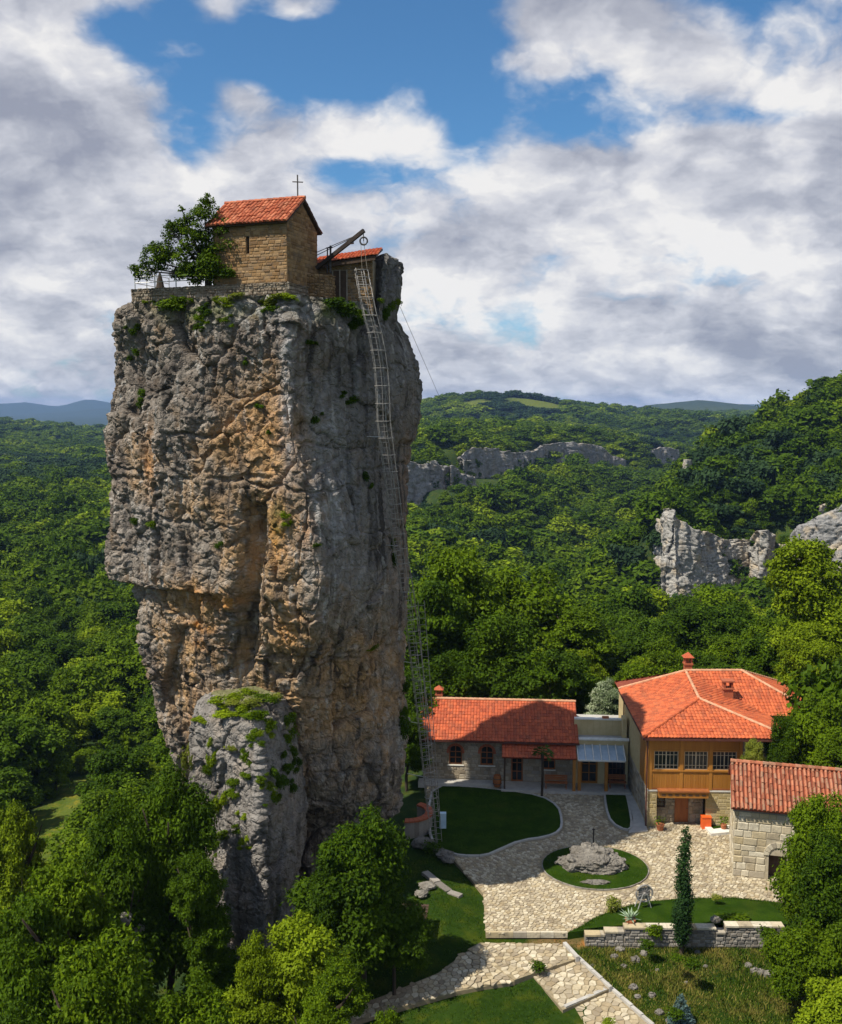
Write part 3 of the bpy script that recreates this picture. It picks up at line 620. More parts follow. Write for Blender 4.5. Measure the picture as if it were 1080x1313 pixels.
def gauss2(V, lst, Y=55.0):
    """sum of soft spots: (px, py, sx, sy) in photo pixels at distance Y"""
    s = np.zeros(len(V))
    for px_, py_, sx_, sy_, a_ in lst:
        c = at(px_, py_, Y); s = np.maximum(s, a_ * np.exp(-((V[:, 0] - c.x) / (sx_ * Y / FP)) ** 2 - ((V[:, 2] - c.z) / (sy_ * Y / FP)) ** 2))
    return s
def lerp(c, col, f): return c * (1 - f[:, None]) + np.array([col]) * f[:, None]
def pillar_col(V):
    n1 = fbm(V * np.array([0.35, 0.35, 0.22]), 4, 101); n2 = fbm(V * 0.8, 4, 111); n3 = fbm(V * np.array([1.1, 1.1, 0.12]), 3, 121); n4 = fbm(V * 1.7, 4, 131)
    c = np.tile(np.array([[0.27, 0.235, 0.20]]), (len(V), 1))
    c = lerp(c, (0.16, 0.13, 0.11), sstep(-0.1, 0.35, n1) * 0.75)
    tan = gauss2(V, [(330, 560, 60, 90, 1), (350, 700, 60, 130, 1), (375, 800, 40, 60, 1), (265, 640, 50, 60, .6), (215, 860, 50, 120, .8), (240, 775, 70, 40, 1), (170, 600, 40, 60, .5), (450, 900, 90, 110, .85), (400, 480, 25, 70, .3), (330, 880, 90, 90, .8)])
    c = lerp(c, (0.47, 0.295, 0.145), np.clip(tan * 1.15 + n2 * 0.85 - 0.14, 0, 0.94))
    c = lerp(c, (0.48, 0.42, 0.36), sstep(0.12, 0.45, n4) * 0.55)
    och = gauss2(V, [(290, 768, 26, 12, 1), (245, 765, 22, 14, .8), (255, 808, 20, 8, 1), (250, 830, 14, 10, .7), (365, 680, 12, 30, .9), (400, 670, 12, 20, .6), (375, 800, 20, 30, .6), (520, 640, 14, 90, .7), (365, 560, 25, 60, .4), (240, 935, 14, 40, .5), (320, 560, 30, 30, .4), (185, 600, 12, 50, .5)])
    c = lerp(c, (0.62, 0.28, 0.065), np.clip(och * (0.75 + 1.3 * n4), 0, 0.9))
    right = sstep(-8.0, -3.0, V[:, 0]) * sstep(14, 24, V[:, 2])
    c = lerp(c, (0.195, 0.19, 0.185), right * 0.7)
    blk = gauss2(V, [(180, 500, 60, 70, .7), (270, 480, 90, 60, .6), (200, 690, 60, 40, .6), (330, 420, 120, 30, .5), (440, 480, 60, 80, .4), (300, 600, 40, 40, .4)])
    c = lerp(c, (0.07, 0.062, 0.058), np.clip(blk * (0.55 + 1.1 * n2), 0, 0.75))
    c = lerp(c, (0.05, 0.045, 0.042), sstep(0.20, 0.46, n3) * 0.8)
    n5 = fbm(V * np.array([2.6, 2.6, 0.16]), 3, 141); n6 = fbm(V * np.array([3.4, 3.4, 0.2]), 3, 151); msk = sstep(-.1, .25, fbm(V * .22, 2, 161))
    c = lerp(c, (0.06, 0.054, 0.05), sstep(0.16, 0.42, n5) * msk * 0.75); c = lerp(c, (0.50, 0.48, 0.45), sstep(0.22, 0.46, n6) * (1 - msk) * 0.6)
    wht = gauss2(V, [(375, 500, 8, 90, 1), (420, 560, 30, 60, .6), (350, 400, 60, 20, .7), (430, 640, 30, 60, .5), (175, 680, 30, 50, .4), (440, 740, 40, 60, .3)])
    c = lerp(c, (0.47, 0.47, 0.48), np.clip(wht * (0.5 + 1.2 * n4), 0, 0.8))
    grn = gauss2(V, [(365, 665, 10, 20, 1), (260, 400, 80, 14, .7), (430, 400, 40, 14, .8), (520, 390, 15, 20, .6), (300, 925, 60, 10, .8)])
    c = lerp(c, (0.10, 0.13, 0.03), np.clip(grn * (0.5 + 1.2 * n2), 0, 0.8))
    return np.clip(c, 0.02, 0.8)
PT = [(385,177,502,372,53.5),(391,173,506,372,53.2),(400,165,511,372,53.1),(415,157,513,372,52.8),(430,150,524,371,52.7),(460,145,537,370,52.5),(490,141,543,370,52.4),(515,136,543,370,52.3),(560,136,540,375,52.2),(572,136,531,378,52.2),(600,137,530,385,52.1),(650,136,528,395,52.0),(700,135,527,402,51.9),(735,135,527,408,51.8),(743,139,527,409,51.8),(747,174,527,410,51.8),(768,181,527,410,51.8),(800,188,527,405,52.2),(830,186,525,395,53.0),(860,191,522,385,54.2),(900,202,522,385,55.2),(950,217,525,390,56.0),(1000,228,528,400,56.6),(1030,231,528,405,57.4),(1042,232,520,405,58.4),(1052,233,500,400,59.5),(1066,233,470,390,60),(1090,233,448,380,60),(1160,236,436,376,60),(1250,240,430,370,60)]
PR_ = {'L': [], 'C': [], 'R': [], 'depth': 6.5}
for y_, l_, rr, c_, yc in PT:
    yl_ = 57.3 + 1.5 * min(1, max(0, (y_ - 385) / 60)); p = at(l_, y_, yl_); PR_['L'].append((p.z, p.x - .3, yl_))
    p = at(c_, y_, yc); PR_['C'].append((p.z, p.x, yc)); p = at(rr, y_, 61.8); PR_['R'].append((p.z, p.x - .1, 61.8))
ZTOP = at(300, 385, 56).z; PR_['z'] = (ZTOP, -6.0)
def pillar_extra(p):
    g = at(312, 770, 53.0); x0 = g.x + 0.5 * np.sin(p[:, 2] * 0.35)
    d = -1.15 * np.exp(-((p[:, 0] - x0) / 0.55) ** 2) * sstep(at(300, 905, 54).z, at(300, 840, 54).z, p[:, 2]) * (1 - sstep(at(300, 680, 54).z, at(300, 620, 54).z, p[:, 2])) * (p[:, 1] < 58)
    d += .55 * sstep(ZTOP - 4.0, ZTOP - 1.0, p[:, 2]) * (p[:, 1] < 59)
    zc = at(300, 600, 56).z
    d -= 0.22 * np.exp(-((p[:, 2] - zc - 0.04 * p[:, 0]) / 0.13) ** 2) * sstep(-0.2, 0.2, gnoise(p * 0.3, 77))
    return d
pillar = empty('rock_pillar', (-9, 60, -2), label='towering limestone pillar with a stone chapel standing on its flat top', cat='rock pillar')
def free_parent(o, par):
    o.parent = par; o.matrix_parent_inverse = Matrix.Translation(-Vector(par.location)); return o
body, PV, PF = rock_column('shaft', PR_, 640, 760, 3, pillar_col, extra=pillar_extra, amp=lambda p: 1.0 - 0.42 * sstep(-8.0, -4.5, p[:, 0]) * sstep(10, 20, p[:, 2]))
free_parent(body, pillar)
# top plate closing the shaft
mb = MB(); ring = PV[:640:8]; mb.v = [tuple(v) for v in ring] + [(float(ring[:, 0].mean()), float(ring[:, 1].mean()), ZTOP + 0.25)]
n_ = len(ring); mb.f = [(i, (i + 1) % n_, n_) for i in range(n_)]
cap = mb.build('cap_rock', M['rock'], None, True); set_col(cap.data, 'tint', np.tile([[0.2, 0.18, 0.14]], (n_ + 1, 1))); free_parent(cap, pillar)
def grey_col(base, warm, seed, dark=(0.09, 0.085, 0.08)):
    def f(V):
        n1 = fbm(V * 0.6, 4, seed); n2 = fbm(V * np.array([1.3, 1.3, 0.2]), 3, seed + 5)
        c = np.tile(np.array([base]), (len(V), 1)); c = lerp(c, warm, sstep(0.0, 0.45, n1) * 0.7); return lerp(c, dark, sstep(0.15, 0.5, n2) * 0.6)
    return f
# knob at the right end of the summit
KT = [(328,480,510,496,59.0),(332,476,517,497,58.4),(342,470,519,495,57.9),(370,466,519,492,57.7),(385,460,518,490,57.6),(398,456,515,488,57.5),(425,450,512,486,57.3)]
rk = [(at(490, y_, 60).z, (l_ - 540) / FP * 62 + .15, 60.3, at(c_, y_, yc).x, yc, (r2 - 540) / FP * 63.5 - .05, 62, 4.5) for y_, l_, r2, c_, yc in KT]
knob, KV, _ = rock_column('summit_knob', rk, 200, 120, 21, grey_col((0.20, 0.19, 0.18), (0.12, 0.11, 0.10), 201), amp=0.55)
free_parent(knob, pillar)
mb = MB(); ring = KV[:200:5]; mb.v = [tuple(v) for v in ring] + [(float(ring[:, 0].mean()), float(ring[:, 1].mean()), rk[0][0] + 0.3)]; n_ = len(ring); mb.f = [(i, (i + 1) % n_, n_) for i in range(n_)]
cap = mb.build('knob_top', M['rock'], None, True); set_col(cap.data, 'tint', np.tile([[0.16, 0.15, 0.11]], (n_ + 1, 1))); free_parent(cap, pillar)
# buttress leaning on the foot of the pillar
BT = [(908,266,362,330,53.0),(914,252,370,330,52.5),(925,243,374,330,52.0),(950,238,380,332,51.5),(1000,234,384,335,51.2),(1060,234,388,338,51.0),(1100,240,388,340,50.9),(1150,244,386,340,50.8),(1200,250,382,338,50.7),(1265,255,380,338,50.6)]
rb = [(at(310, y_, 52.5).z, (l_ - 540) / FP * 56.5 + .1, 55.2, at(c_, y_, yc).x, yc, (r2 - 540) / FP * 57.5, 56.2, 5.0) for y_, l_, r2, c_, yc in BT]
butt, BV, _ = rock_column('buttress', rb, 330, 330, 61, grey_col((0.265, 0.245, 0.225), (0.35, 0.295, 0.245), 301, (0.07, 0.065, 0.06)), amp=0.8)
free_parent(butt, pillar)
mb = MB(); ring = BV[:330:6]; mb.v = [tuple(v) for v in ring] + [(float(ring[:, 0].mean()), float(ring[:, 1].mean()), rb[0][0] + 0.35)]; n_ = len(ring); mb.f = [(i, (i + 1) % n_, n_) for i in range(n_)]
cap = mb.build('buttress_top', M['rock'], None, True); set_col(cap.data, 'tint', np.tile([[0.2, 0.2, 0.1]], (n_ + 1, 1))); free_parent(cap, pillar)

_bv = np.concatenate([PV, KV, BV]); _bf = []
def quads(nu, nv, off):
    a = (np.arange(nv - 1)[:, None] * nu + np.arange(nu)[None]).ravel(); b = (np.arange(nv - 1)[:, None] * nu + (np.arange(nu)[None] + 1) % nu).ravel()
    return np.stack([a, a + nu, b + nu, b], 1) + off
_bf = np.concatenate([quads(640, 760, 0), quads(200, 120, len(PV)), quads(330, 330, len(PV) + len(KV))])
BVH = BVHTree.FromPolygons(_bv.tolist(), _bf.tolist())
def hit(px, py, maxd=120):
    d = Vector(ray(px, py)).normalized(); r = BVH.ray_cast(Vector((0, 0, CH)), d, maxd); return (r[0], r[1]) if r[0] is not None else (None, None)

# cliffs: rock faces along a line in plan, (px, y top, y bottom, distance)
CLIFF_XY = []
def cliff(pts, seed, label, k=2.2, base=(0.43, 0.41, 0.375), warm=(0.56, 0.45, 0.31), nu=170, nv=110, dark=(0.18, 0.17, 0.16), back=9.0):
    A = np.array([[at(a, b, d).x, d, at(a, b, d).z, at(a, c, d).z - 3.0] for a, b, c, d in pts])
    e = 9.0 * k / 2.2; A = np.concatenate([[A[0] + [1.2, 2 * e, -2.5, -1], A[0] + [-.6, e, -.6, 0]], A, [A[-1] + [.6, e, -.6, 0], A[-1] + [-1.2, 2 * e, -2.5, -1]]])
    L = np.r_[0, np.cumsum(np.hypot(np.diff(A[:, 0]), np.diff(A[:, 1])))]; s = np.linspace(0, L[-1], nu)
    x, y, zt_, zb_ = [np.interp(s, L, A[:, i]) for i in range(4)]
    tx, ty = np.gradient(x), np.gradient(y); l = np.hypot(tx, ty); nx, ny = ty / l, -tx / l; ker = np.hanning(17); ker /= ker.sum(); nx, ny = [np.convolve(np.pad(q_, 8, 'edge'), ker, 'valid') for q_ in (nx, ny)]; l = np.hypot(nx, ny) + 1e-6; nx, ny = nx / l, ny / l
    f = np.linspace(0, 1, nv)[:, None]; nb = 14
    end = np.minimum(s, L[-1] - s)[None] / (0.13 * L[-1]); curl = back * 0.55 * np.clip(1 - end, 0, 1) ** 1.6
    lean = (1 - f) * 0.13 * (zt_ - zb_)[None] + 0 * curl
    zvar = 0.55 * k * fbm(np.stack([s / 4.5 / k, 0 * s, 0 * s + seed], 1), 3, seed + 9)
    X = x[None] - nx[None] * lean; Y = y[None] - ny[None] * lean; Z = (zt_ + zvar)[None] * (1 - f) + zb_[None] * f
    g = np.linspace(1, 0, nb, endpoint=False)[:, None]                      # a rounded top that runs back under the trees
    bk_ = back * np.clip(np.minimum(s, L[-1] - s) / (3 * e), 0.05, 1)[None]
    X = np.concatenate([X[:1] + 0 * g, X]); Y = np.concatenate([Y[:1] + g * bk_, Y]); Z = np.concatenate([Z[:1] - 0.42 * bk_ * g ** 2, Z])
    p = np.stack([X.ravel(), Y.ravel(), Z.ravel()], 1); d = rock_disp(p, k, seed) * 1.1; d = d.reshape(X.shape)
    X = X + nx[None] * d; Y = Y + ny[None] * d; Z = Z + 0.25 * d
    V = np.stack([X.ravel(), Y.ravel(), Z.ravel()], 1); m = X.shape[0]
    a = (np.arange(m - 1)[:, None] * nu + np.arange(nu - 1)[None]).ravel(); F = np.stack([a, a + nu, a + nu + 1, a + 1], 1)
    me = np_mesh('cliff', V, F, True)
    cc = grey_col(base, warm, seed + 3, dark)(V / k); set_col(me, 'tint', cc)
    for i in range(2, len(A) - 3): CLIFF_XY.append((A[i, 0], A[i, 1], A[i + 1, 0], A[i + 1, 1]))
    return link('cliff', me, M['rock'], None, label=label, cat='cliff', group='cliffs above the gorge')
cliff(CLP[401], 401, 'broad pale cliff below the wooded hill, leftmost of the right-hand rock faces', nu=240, nv=160)
cliff(CLP[421], 421, 'narrow pale cliff face between two taller rock faces under the wooded hill', nu=110, nv=110)
cliff(CLP[441], 441, 'dark grey cliff under the wooded hill behind the yellow-green tree', nu=190, nv=140, base=(0.33, 0.325, 0.32))
far_ = dict(k=3.4, back=16, nu=100, nv=60, base=(0.33, 0.32, 0.31), warm=(0.42, 0.36, 0.28))
cliff(CLP[461], 461, 'tall far cliff just right of the rock pillar', **far_)
cliff(CLP[463], 463, 'small far cliff second from the rock pillar', **far_)
cliff(CLP[465], 465, 'far cliff with a low foot, third from the rock pillar', **far_)
cliff(CLP[467], 467, 'long far cliff band crossing the valley rim', **{**far_, 'nu': 260})
cliff(CLP[473], 473, 'farthest cliff at the head of the gorge', **far_)
pn = [(at(881, y_, 300).z, (l_ - 540) / FP * 303, 302, at(881, y_, 299).x, 299.5, (r2 - 540) / FP * 303, 302, 3.0) for y_, l_, r2 in ((590, 877, 886), (596, 875, 888), (604, 876, 887), (612, 873, 888), (640, 871, 890))]
pin, _, _ = rock_column('rock_pinnacle', pn, 60, 60, 481, grey_col((0.42, 0.40, 0.37), (0.48, 0.40, 0.30), 483), k=1.6, amp=0.5)
p = at(881, 600, 299.5); CLIFF_XY.append((p.x - 2, 299.5, p.x + 2, 299.5))
tag(pin, 'small rock pinnacle poking out of the trees above the broad cliff', 'rock')

# haze: even air over the whole valley
hz = MB().box(-10150, -440, -170, 10150, 10150, 131).build('haze', None, None, kind='stuff')
hm = bpy.data.materials.new('haze_air'); hm.use_nodes = True; ht = NT(hm.node_tree)
pv = ht.n('ShaderNodeVolumePrincipled'); pv.inputs['Color'].default_value = (0.34, 0.55, 1.0, 1); pv.inputs['Density'].default_value = 0.000068; pv.inputs['Anisotropy'].default_value = 0.0
ho = ht.n('ShaderNodeOutputMaterial'); ht.t.links.new(pv.outputs[0], ho.inputs['Volume']); hz.data.materials.append(hm)

# ------------------------------------------------------------------ building helpers
def share(parent, name, mb_mesh, mat, locs):
    """copies of one mesh as separate child objects"""
    for l in locs: o = link(name, mb_mesh, mat, parent); o.location = l
def wall_box(mb, x0, x1, z0, z1, y0, th, holes):
    """a wall slab in the local x/z plane with real openings"""
    xs = sorted({x0, x1, *[h[0] for h in holes], *[h[2] for h in holes]}); zs = sorted({z0, z1, *[h[1] for h in holes], *[h[3] for h in holes]})
    xs = [x for x in xs if x0 <= x <= x1]; zs = [z for z in zs if z0 <= z <= z1]
    for i in range(len(xs) - 1):
        cx = (xs[i] + xs[i + 1]) / 2
        run = None
        for j in range(len(zs) - 1):
            cz = (zs[j] + zs[j + 1]) / 2
            if any(h[0] < cx < h[2] and h[1] < cz < h[3] for h in holes):
                if run is not None: mb.box(xs[i], y0, run, xs[i + 1], y0 + th, zs[j]); run = None
            elif run is None: run = zs[j]
        if run is not None: mb.box(xs[i], y0, run, xs[i + 1], y0 + th, zs[-1])
    return mb
def masonry(Mx, W_, z0, ztop, holes=(), ch=(0.2, 0.28), bl=(0.3, 0.7), proud=(0.01, 0.05), joint=0.02, rnd=None, jit=0.0, arch=None):
    """list of irregular stone blocks [(8 pts)] on a wall; Mx maps local (x, -out, z) to the parent's frame"""
    rnd = rnd or random; out = []; z = z0
    zt_f = ztop if callable(ztop) else (lambda x: ztop); zmax = max(zt_f(W_ * i / 20) for i in range(21))
    while z < zmax - 0.05:
        h = rnd.uniform(*ch); x = 0.0 - rnd.uniform(0, bl[0])
        while x < W_:
            l = rnd.uniform(*bl); a, b = max(0, x), min(W_, x + l); x += l
            if b - a < 0.06: continue
            spans = [(a, b)]
            for hx0, hz0, hx1, hz1 in holes:
                if z + h > hz0 + 0.02 and z < hz1 - 0.02:
                    ns = []
                    for s0, s1 in spans:
                        if s1 <= hx0 or s0 >= hx1: ns.append((s0, s1))
                        else:
                            if hx0 - s0 > 0.06: ns.append((s0, hx0))
                            if s1 - hx1 > 0.06: ns.append((hx1, s1))
                    spans = ns
            for s0, s1 in spans:
                t0, t1 = min(z + h, zt_f(s0)), min(z + h, zt_f(s1))
                if min(t0, t1) - z < 0.05: continue
                j = joint / 2; pr = rnd.uniform(*proud); c = min(0.035, (s1 - s0) * 0.2)
                q = lambda: rnd.uniform(-jit, jit)
                o = [(s0 + j + q(), z + j + q()), (s1 - j + q(), z + j + q()), (s1 - j + q(), t1 - j + q()), (s0 + j + q(), t0 - j + q())]
                mx = sum(p[0] for p in o) / 4; mz = sum(p[1] for p in o) / 4
                inn = [(p[0] + (mx - p[0]) * min(0.5, c / max(0.05, abs(mx - p[0]))), p[1] + (mz - p[1]) * min(0.5, c / max(0.05, abs(mz - p[1])))) for p in o]
                out.append([Mx @ Vector((p[0], 0.0, p[1])) for p in o] + [Mx @ Vector((p[0], -pr, p[1])) for p in inn])
        z += h
    return out
BF = ((4, 5, 6, 7), (0, 1, 5, 4), (1, 2, 6, 5), (2, 3, 7, 6), (3, 0, 4, 7))
def blocks_build(name, blocks, mat, parent, single=False, **kw):
    if single:
        for bl in blocks:
            mb = MB(); c = sum(bl, Vector()) / 8; mb.v = [tuple(p - c) for p in bl]; mb.f = list(BF); o = mb.build(name, mat, parent); o.location = c
        return
    mb = MB()
    for bl in blocks:
        b = len(mb.v); mb.v += [tuple(p) for p in bl]; mb.f += [tuple(b + i for i in f) for f in BF]
    return mb.build(name, mat, parent, **kw)
def tiles(parent, poly, mat, tw=0.24, tl=0.36, rise=0.07, name='roof_tiles', jit=0.012, rnd=None, wf=1.04):
    """real curved tiles laid in rows over a roof face; poly: 3D points, first edge = eave"""
    rnd = rnd or random; P0 = Vector(poly[0]); n = Vector((0, 0, 0)); k = len(poly)
    for i in range(k):
        a, b = Vector(poly[i]), Vector(poly[(i + 1) % k]); n += a.cross(b)
    n.normalize(); n = n if n.z > 0 else -n
    U = (Vector(poly[1]) - P0); U = (U - n * U.dot(n)).normalized(); V = n.cross(U)
    if V.z < 0: V = -V
    pl = [((Vector(p) - P0).dot(U), (Vector(p) - P0).dot(V)) for p in poly]
    umin, umax = min(p[0] for p in pl), max(p[0] for p in pl); vmax = max(p[1] for p in pl)
    nu_ = max(1, round((umax - umin) / tw)); w_ = (umax - umin) / nu_; nv_ = max(1, math.ceil(vmax / tl))
    cu = np.array([umin + (i + 0.5) * w_ for i in range(nu_)]); mb = MB()
    for j in range(nv_):
        v0 = j * tl - 0.05
        ok = in_poly(cu, np.full(nu_, min(v0 + tl * 0.5, vmax - 0.02)), pl)
        for i in range(nu_):
            if not ok[i]: continue
            c = umin + (i + 0.5) * w_; l_ = tl * 1.18; v1 = min(v0 + l_, vmax + 0.02); dz = rnd.uniform(-jit, jit); lo = 0.035 + dz; hi = 0.005 + dz; sk = rnd.uniform(-jit, jit)
            prof = [(-0.5, 0.0), (-0.30, 0.75), (0.0, 1.0), (0.30, 0.75), (0.5, 0.0)]
            b = len(mb.v)
            for (vv, off) in ((v0, lo), (v1, hi)):
                for px_, pz_ in prof:
                    mb.v.append(tuple(P0 + U * (c + px_ * w_ * wf + sk * (vv == v0)) + V * vv + n * (off + pz_ * rise + 0.03)))
            for t in range(4): mb.f.append((b + t, b + t + 1, b + 6 + t, b + 5 + t))
            mb.f.append((b + 4, b + 3, b + 2, b + 1, b))
    return mb.build(name, mat, parent, kind='stuff')
def slab(parent, poly, mat, th=0.10, name='roof'):
    n = Vector((0, 0, 0)); k = len(poly)
    for i in range(k): n += Vector(poly[i]).cross(Vector(poly[(i + 1) % k]))
    n.normalize(); p = [Vector(q) for q in poly]
    if n.z < 0: p = p[::-1]; n = -n
    mb = MB(); mb.poly(p); mb.poly([q - n * th for q in p][::-1])
    for i in range(k): mb.poly([p[i], p[i] - n * th, p[(i + 1) % k] - n * th, p[(i + 1) % k]])
    return mb.build(name, mat, parent)
def ridge(parent, a, b, mat, r=0.11, seg=0.38, name='ridge_tiles'):
    a, b = Vector(a), Vector(b); L = (b - a).length; k = max(1, round(L / seg)); d = (b - a) / k; mb = MB()
    for i in range(k):
        p = a + d * i; q = p + d * 1.08; mb.tube([p + Vector((0, 0, 0.035)), q + Vector((0, 0, 0.02))], [r * 1.08, r * 0.95], 7)
    return mb.build(name, mat, parent, kind='stuff')
def window(parent, x0, z0, x1, z1, y, nx=2, nz=2, mat='wood_red', fw=0.07, name='window', glassmat='glass', bars=0.03, sill=None):
    """a glazed window as frame > panes, muntins; sits in an opening at local depth y"""
    mb = MB()
    mb.box(x0, y, z0, x0 + fw, y + 0.09, z1).box(x1 - fw, y, z0, x1, y + 0.09, z1).box(x0 + fw, y, z0, x1 - fw, y + 0.09, z0 + fw).box(x0 + fw, y, z1 - fw, x1 - fw, y + 0.09, z1)
    f = mb.build(name, M[mat], parent)
    ax, bx, az, bz = x0 + fw, x1 - fw, z0 + fw, z1 - fw
    for i in range(1, nx): c = ax + (bx - ax) * i / nx; MB().box(c - bars, y + 0.01, az, c + bars, y + 0.07, bz).build('mullion', M[mat], f)
    for j in range(1, nz): c = az + (bz - az) * j / nz; MB().box(ax, y + 0.016, c - bars, bx, y + 0.064, c + bars).build('glazing_bar', M[mat], f)
    for i in range(nx):
        for j in range(nz):
            MB().box(ax + (bx - ax) * i / nx + bars, y + 0.035, az + (bz - az) * j / nz + bars, ax + (bx - ax) * (i + 1) / nx - bars, y + 0.045, az + (bz - az) * (j + 1) / nz - bars).build('pane', M[glassmat], f)
    if sill: MB().box(x0 - 0.08, y - sill, z0 - 0.08, x1 + 0.08, y + 0.05, z0 - 0.003).build('sill', M['white'], f)
    return f
def pot_plant(x, y, z, r, h, leaf, label, potmat='terracotta', group=None, seed=1):
    t = empty('potted_plant', (x, y, z), label=label, cat='potted plant', group=group)
    MB().lathe([(r * 0.65, 0), (r * 0.95, h * 0.85), (r, h * 0.86), (r, h), (r * 0.85, h), (r * 0.8, h * 0.9)], n=10).build('pot', M[potmat], t)
    rn = random.Random(seed); mb = MB()
    for i in range(70):
        a = rn.uniform(0, 6.28); rr = r * 1.5 * rn.random() ** 0.5; c = Vector((math.cos(a) * rr, math.sin(a) * rr, h + rn.uniform(0.02, 0.5))); s = rn.uniform(0.05, 0.11)
        u = Vector((rn.gauss(0, 1), rn.gauss(0, 1), rn.gauss(0, .6))).normalized(); v = u.cross(Vector((rn.gauss(0, 1), rn.gauss(0, 1), rn.gauss(0, 1)))).normalized()
        mb.poly([c - u * s, c + v * s * .5, c + u * s, c - v * s * .5])
    mb.build('leaves', M[leaf], t); return t
def in_frame(loc, rz): return Matrix.Translation(loc) @ Matrix.Rotation(rz, 4, 'Z')

# ------------------------------------------------------------------ long house under the red roof
LA = R(-4.5); L0 = Vector((0.15, 75.6, 0))
LH = empty('long_house', L0, LA, label='long low stone house with a red tiled roof half in the pillar\'s shadow', cat='house')
HW, HE, HD = 11.55, 3.55, 7.0; holes = [(2.0, 1.35, 3.0, 2.85), (4.4, 1.35, 5.4, 2.85), (6.75, 0.12, 7.65, 2.35), (9.1, 1.15, 10.1, 2.45)]
wall_box(MB(), 0, HW, -0.3, HE, 0.0, 0.4, holes).build('front_wall', M['mortar'], LH)
MB().box(0, 0.4, -0.3, 0.4, HD, HE).box(HW - 0.4, 0.4, -0.3, HW, HD, HE).box(0.4, HD - 0.4, -0.3, HW - 0.4, HD, HE).build('house_wall', M['mortar'], LH)
for x in (0.05, HW - .05): MB().poly([(x, 0, HE), (x, HD, HE), (x, HD / 2, HE + 1.75)]).build('gable', M['mortar'], LH)
aholes = [(1.85, 1.3, 3.15, 3.05), (4.25, 1.3, 5.55, 3.05)] + holes[2:]
blocks_build('rubble_stones', masonry(Matrix.Identity(4), 6.2, 0.25, HE - .05, aholes, (0.16, 0.30), (0.2, 0.5), (0.008, 0.05), 0.03, random.Random(1), 0.025), M['stone_rubble'], LH, kind='stuff')
blocks_build('rubble_stones', masonry(Matrix.Translation((6.2, 0, 0)), HW - 6.2, 0.2, HE - .05, [(h[0] - 6.2, h[1], h[2] - 6.2, h[3]) for h in holes[2:]], (0.2, 0.34), (0.3, 0.7), (0.006, 0.03), 0.025, random.Random(2), 0.02), M['stone_rubble'], LH, kind='stuff')
for x0 in (2.0, 4.4):                                        # arched windows with brick surrounds
    f = window(LH, x0, 1.35, x0 + 1.0, 2.85, 0.14, 2, 3, 'wood_red', 0.08)
    MB().box(x0 - .15, -0.07, 1.27, x0 + 1.15, 0.1, 1.347).build('sill', M['white'], f)
    mb = MB(); cxx = x0 + .5; zc = 2.35
    for s in (-1, 1):                                        # spandrels close the square head to an arch
        pts = [(cxx + s * 0.5, 2.85)] + [(cxx + s * 0.5 * math.cos(t), zc + 0.5 * math.sin(t)) for t in np.linspace(0, math.pi / 2, 7)]
        mb.poly([(p[0], 0.05, p[1]) for p in pts])
    mb.build('arch_head', M['mortar'], f)
    for t in np.linspace(0, math.pi, 12):
        MB().bar((cxx + .5 * math.cos(t), 0.0, zc + .5 * math.sin(t)), (cxx + .68 * math.cos(t), 0.0, zc + .68 * math.sin(t)), 0.15, 0.10, (0, 1, 0)).build('arch_brick', M['brick'], f)
window(LH, 6.75, 0.12, 7.65, 2.35, 0.14, 2, 3, 'wood_red', 0.1, 'glazed_door')
window(LH, 9.1, 1.15, 10.1, 2.45, 0.14, 2, 2, 'wood_red', 0.08, sill=0.15)
e0, e1 = -0.55, HD / 2
RF = [(-0.35, e0, HE - 0.12), (HW + .25, e0, HE - .12), (HW + .25, e1, HE + 1.85), (-0.35, e1, HE + 1.85)]; RB = [(HW + .25, HD + .5, HE - .12), (-.35, HD + .5, HE - .12), (-.35, e1, HE + 1.85), (HW + .25, e1, HE + 1.85)]
slab(LH, RF, M['tile_base']); slab(LH, RB, M['tile_base']); tiles(LH, RF, M['tile_red'], 0.235, 0.35, 0.055); tiles(LH, RB, M['tile_red'], 0.235, 0.35, 0.055)
ridge(LH, (-.35, e1, HE + 1.93), (HW + .25, e1, HE + 1.93), M['ridge_pale'])
MB().bar((-.4, e0 - .05, HE - .17), (HW + .3, e0 - .05, HE - .17), 0.12, 0.12).build('gutter', M['gutter'], LH)
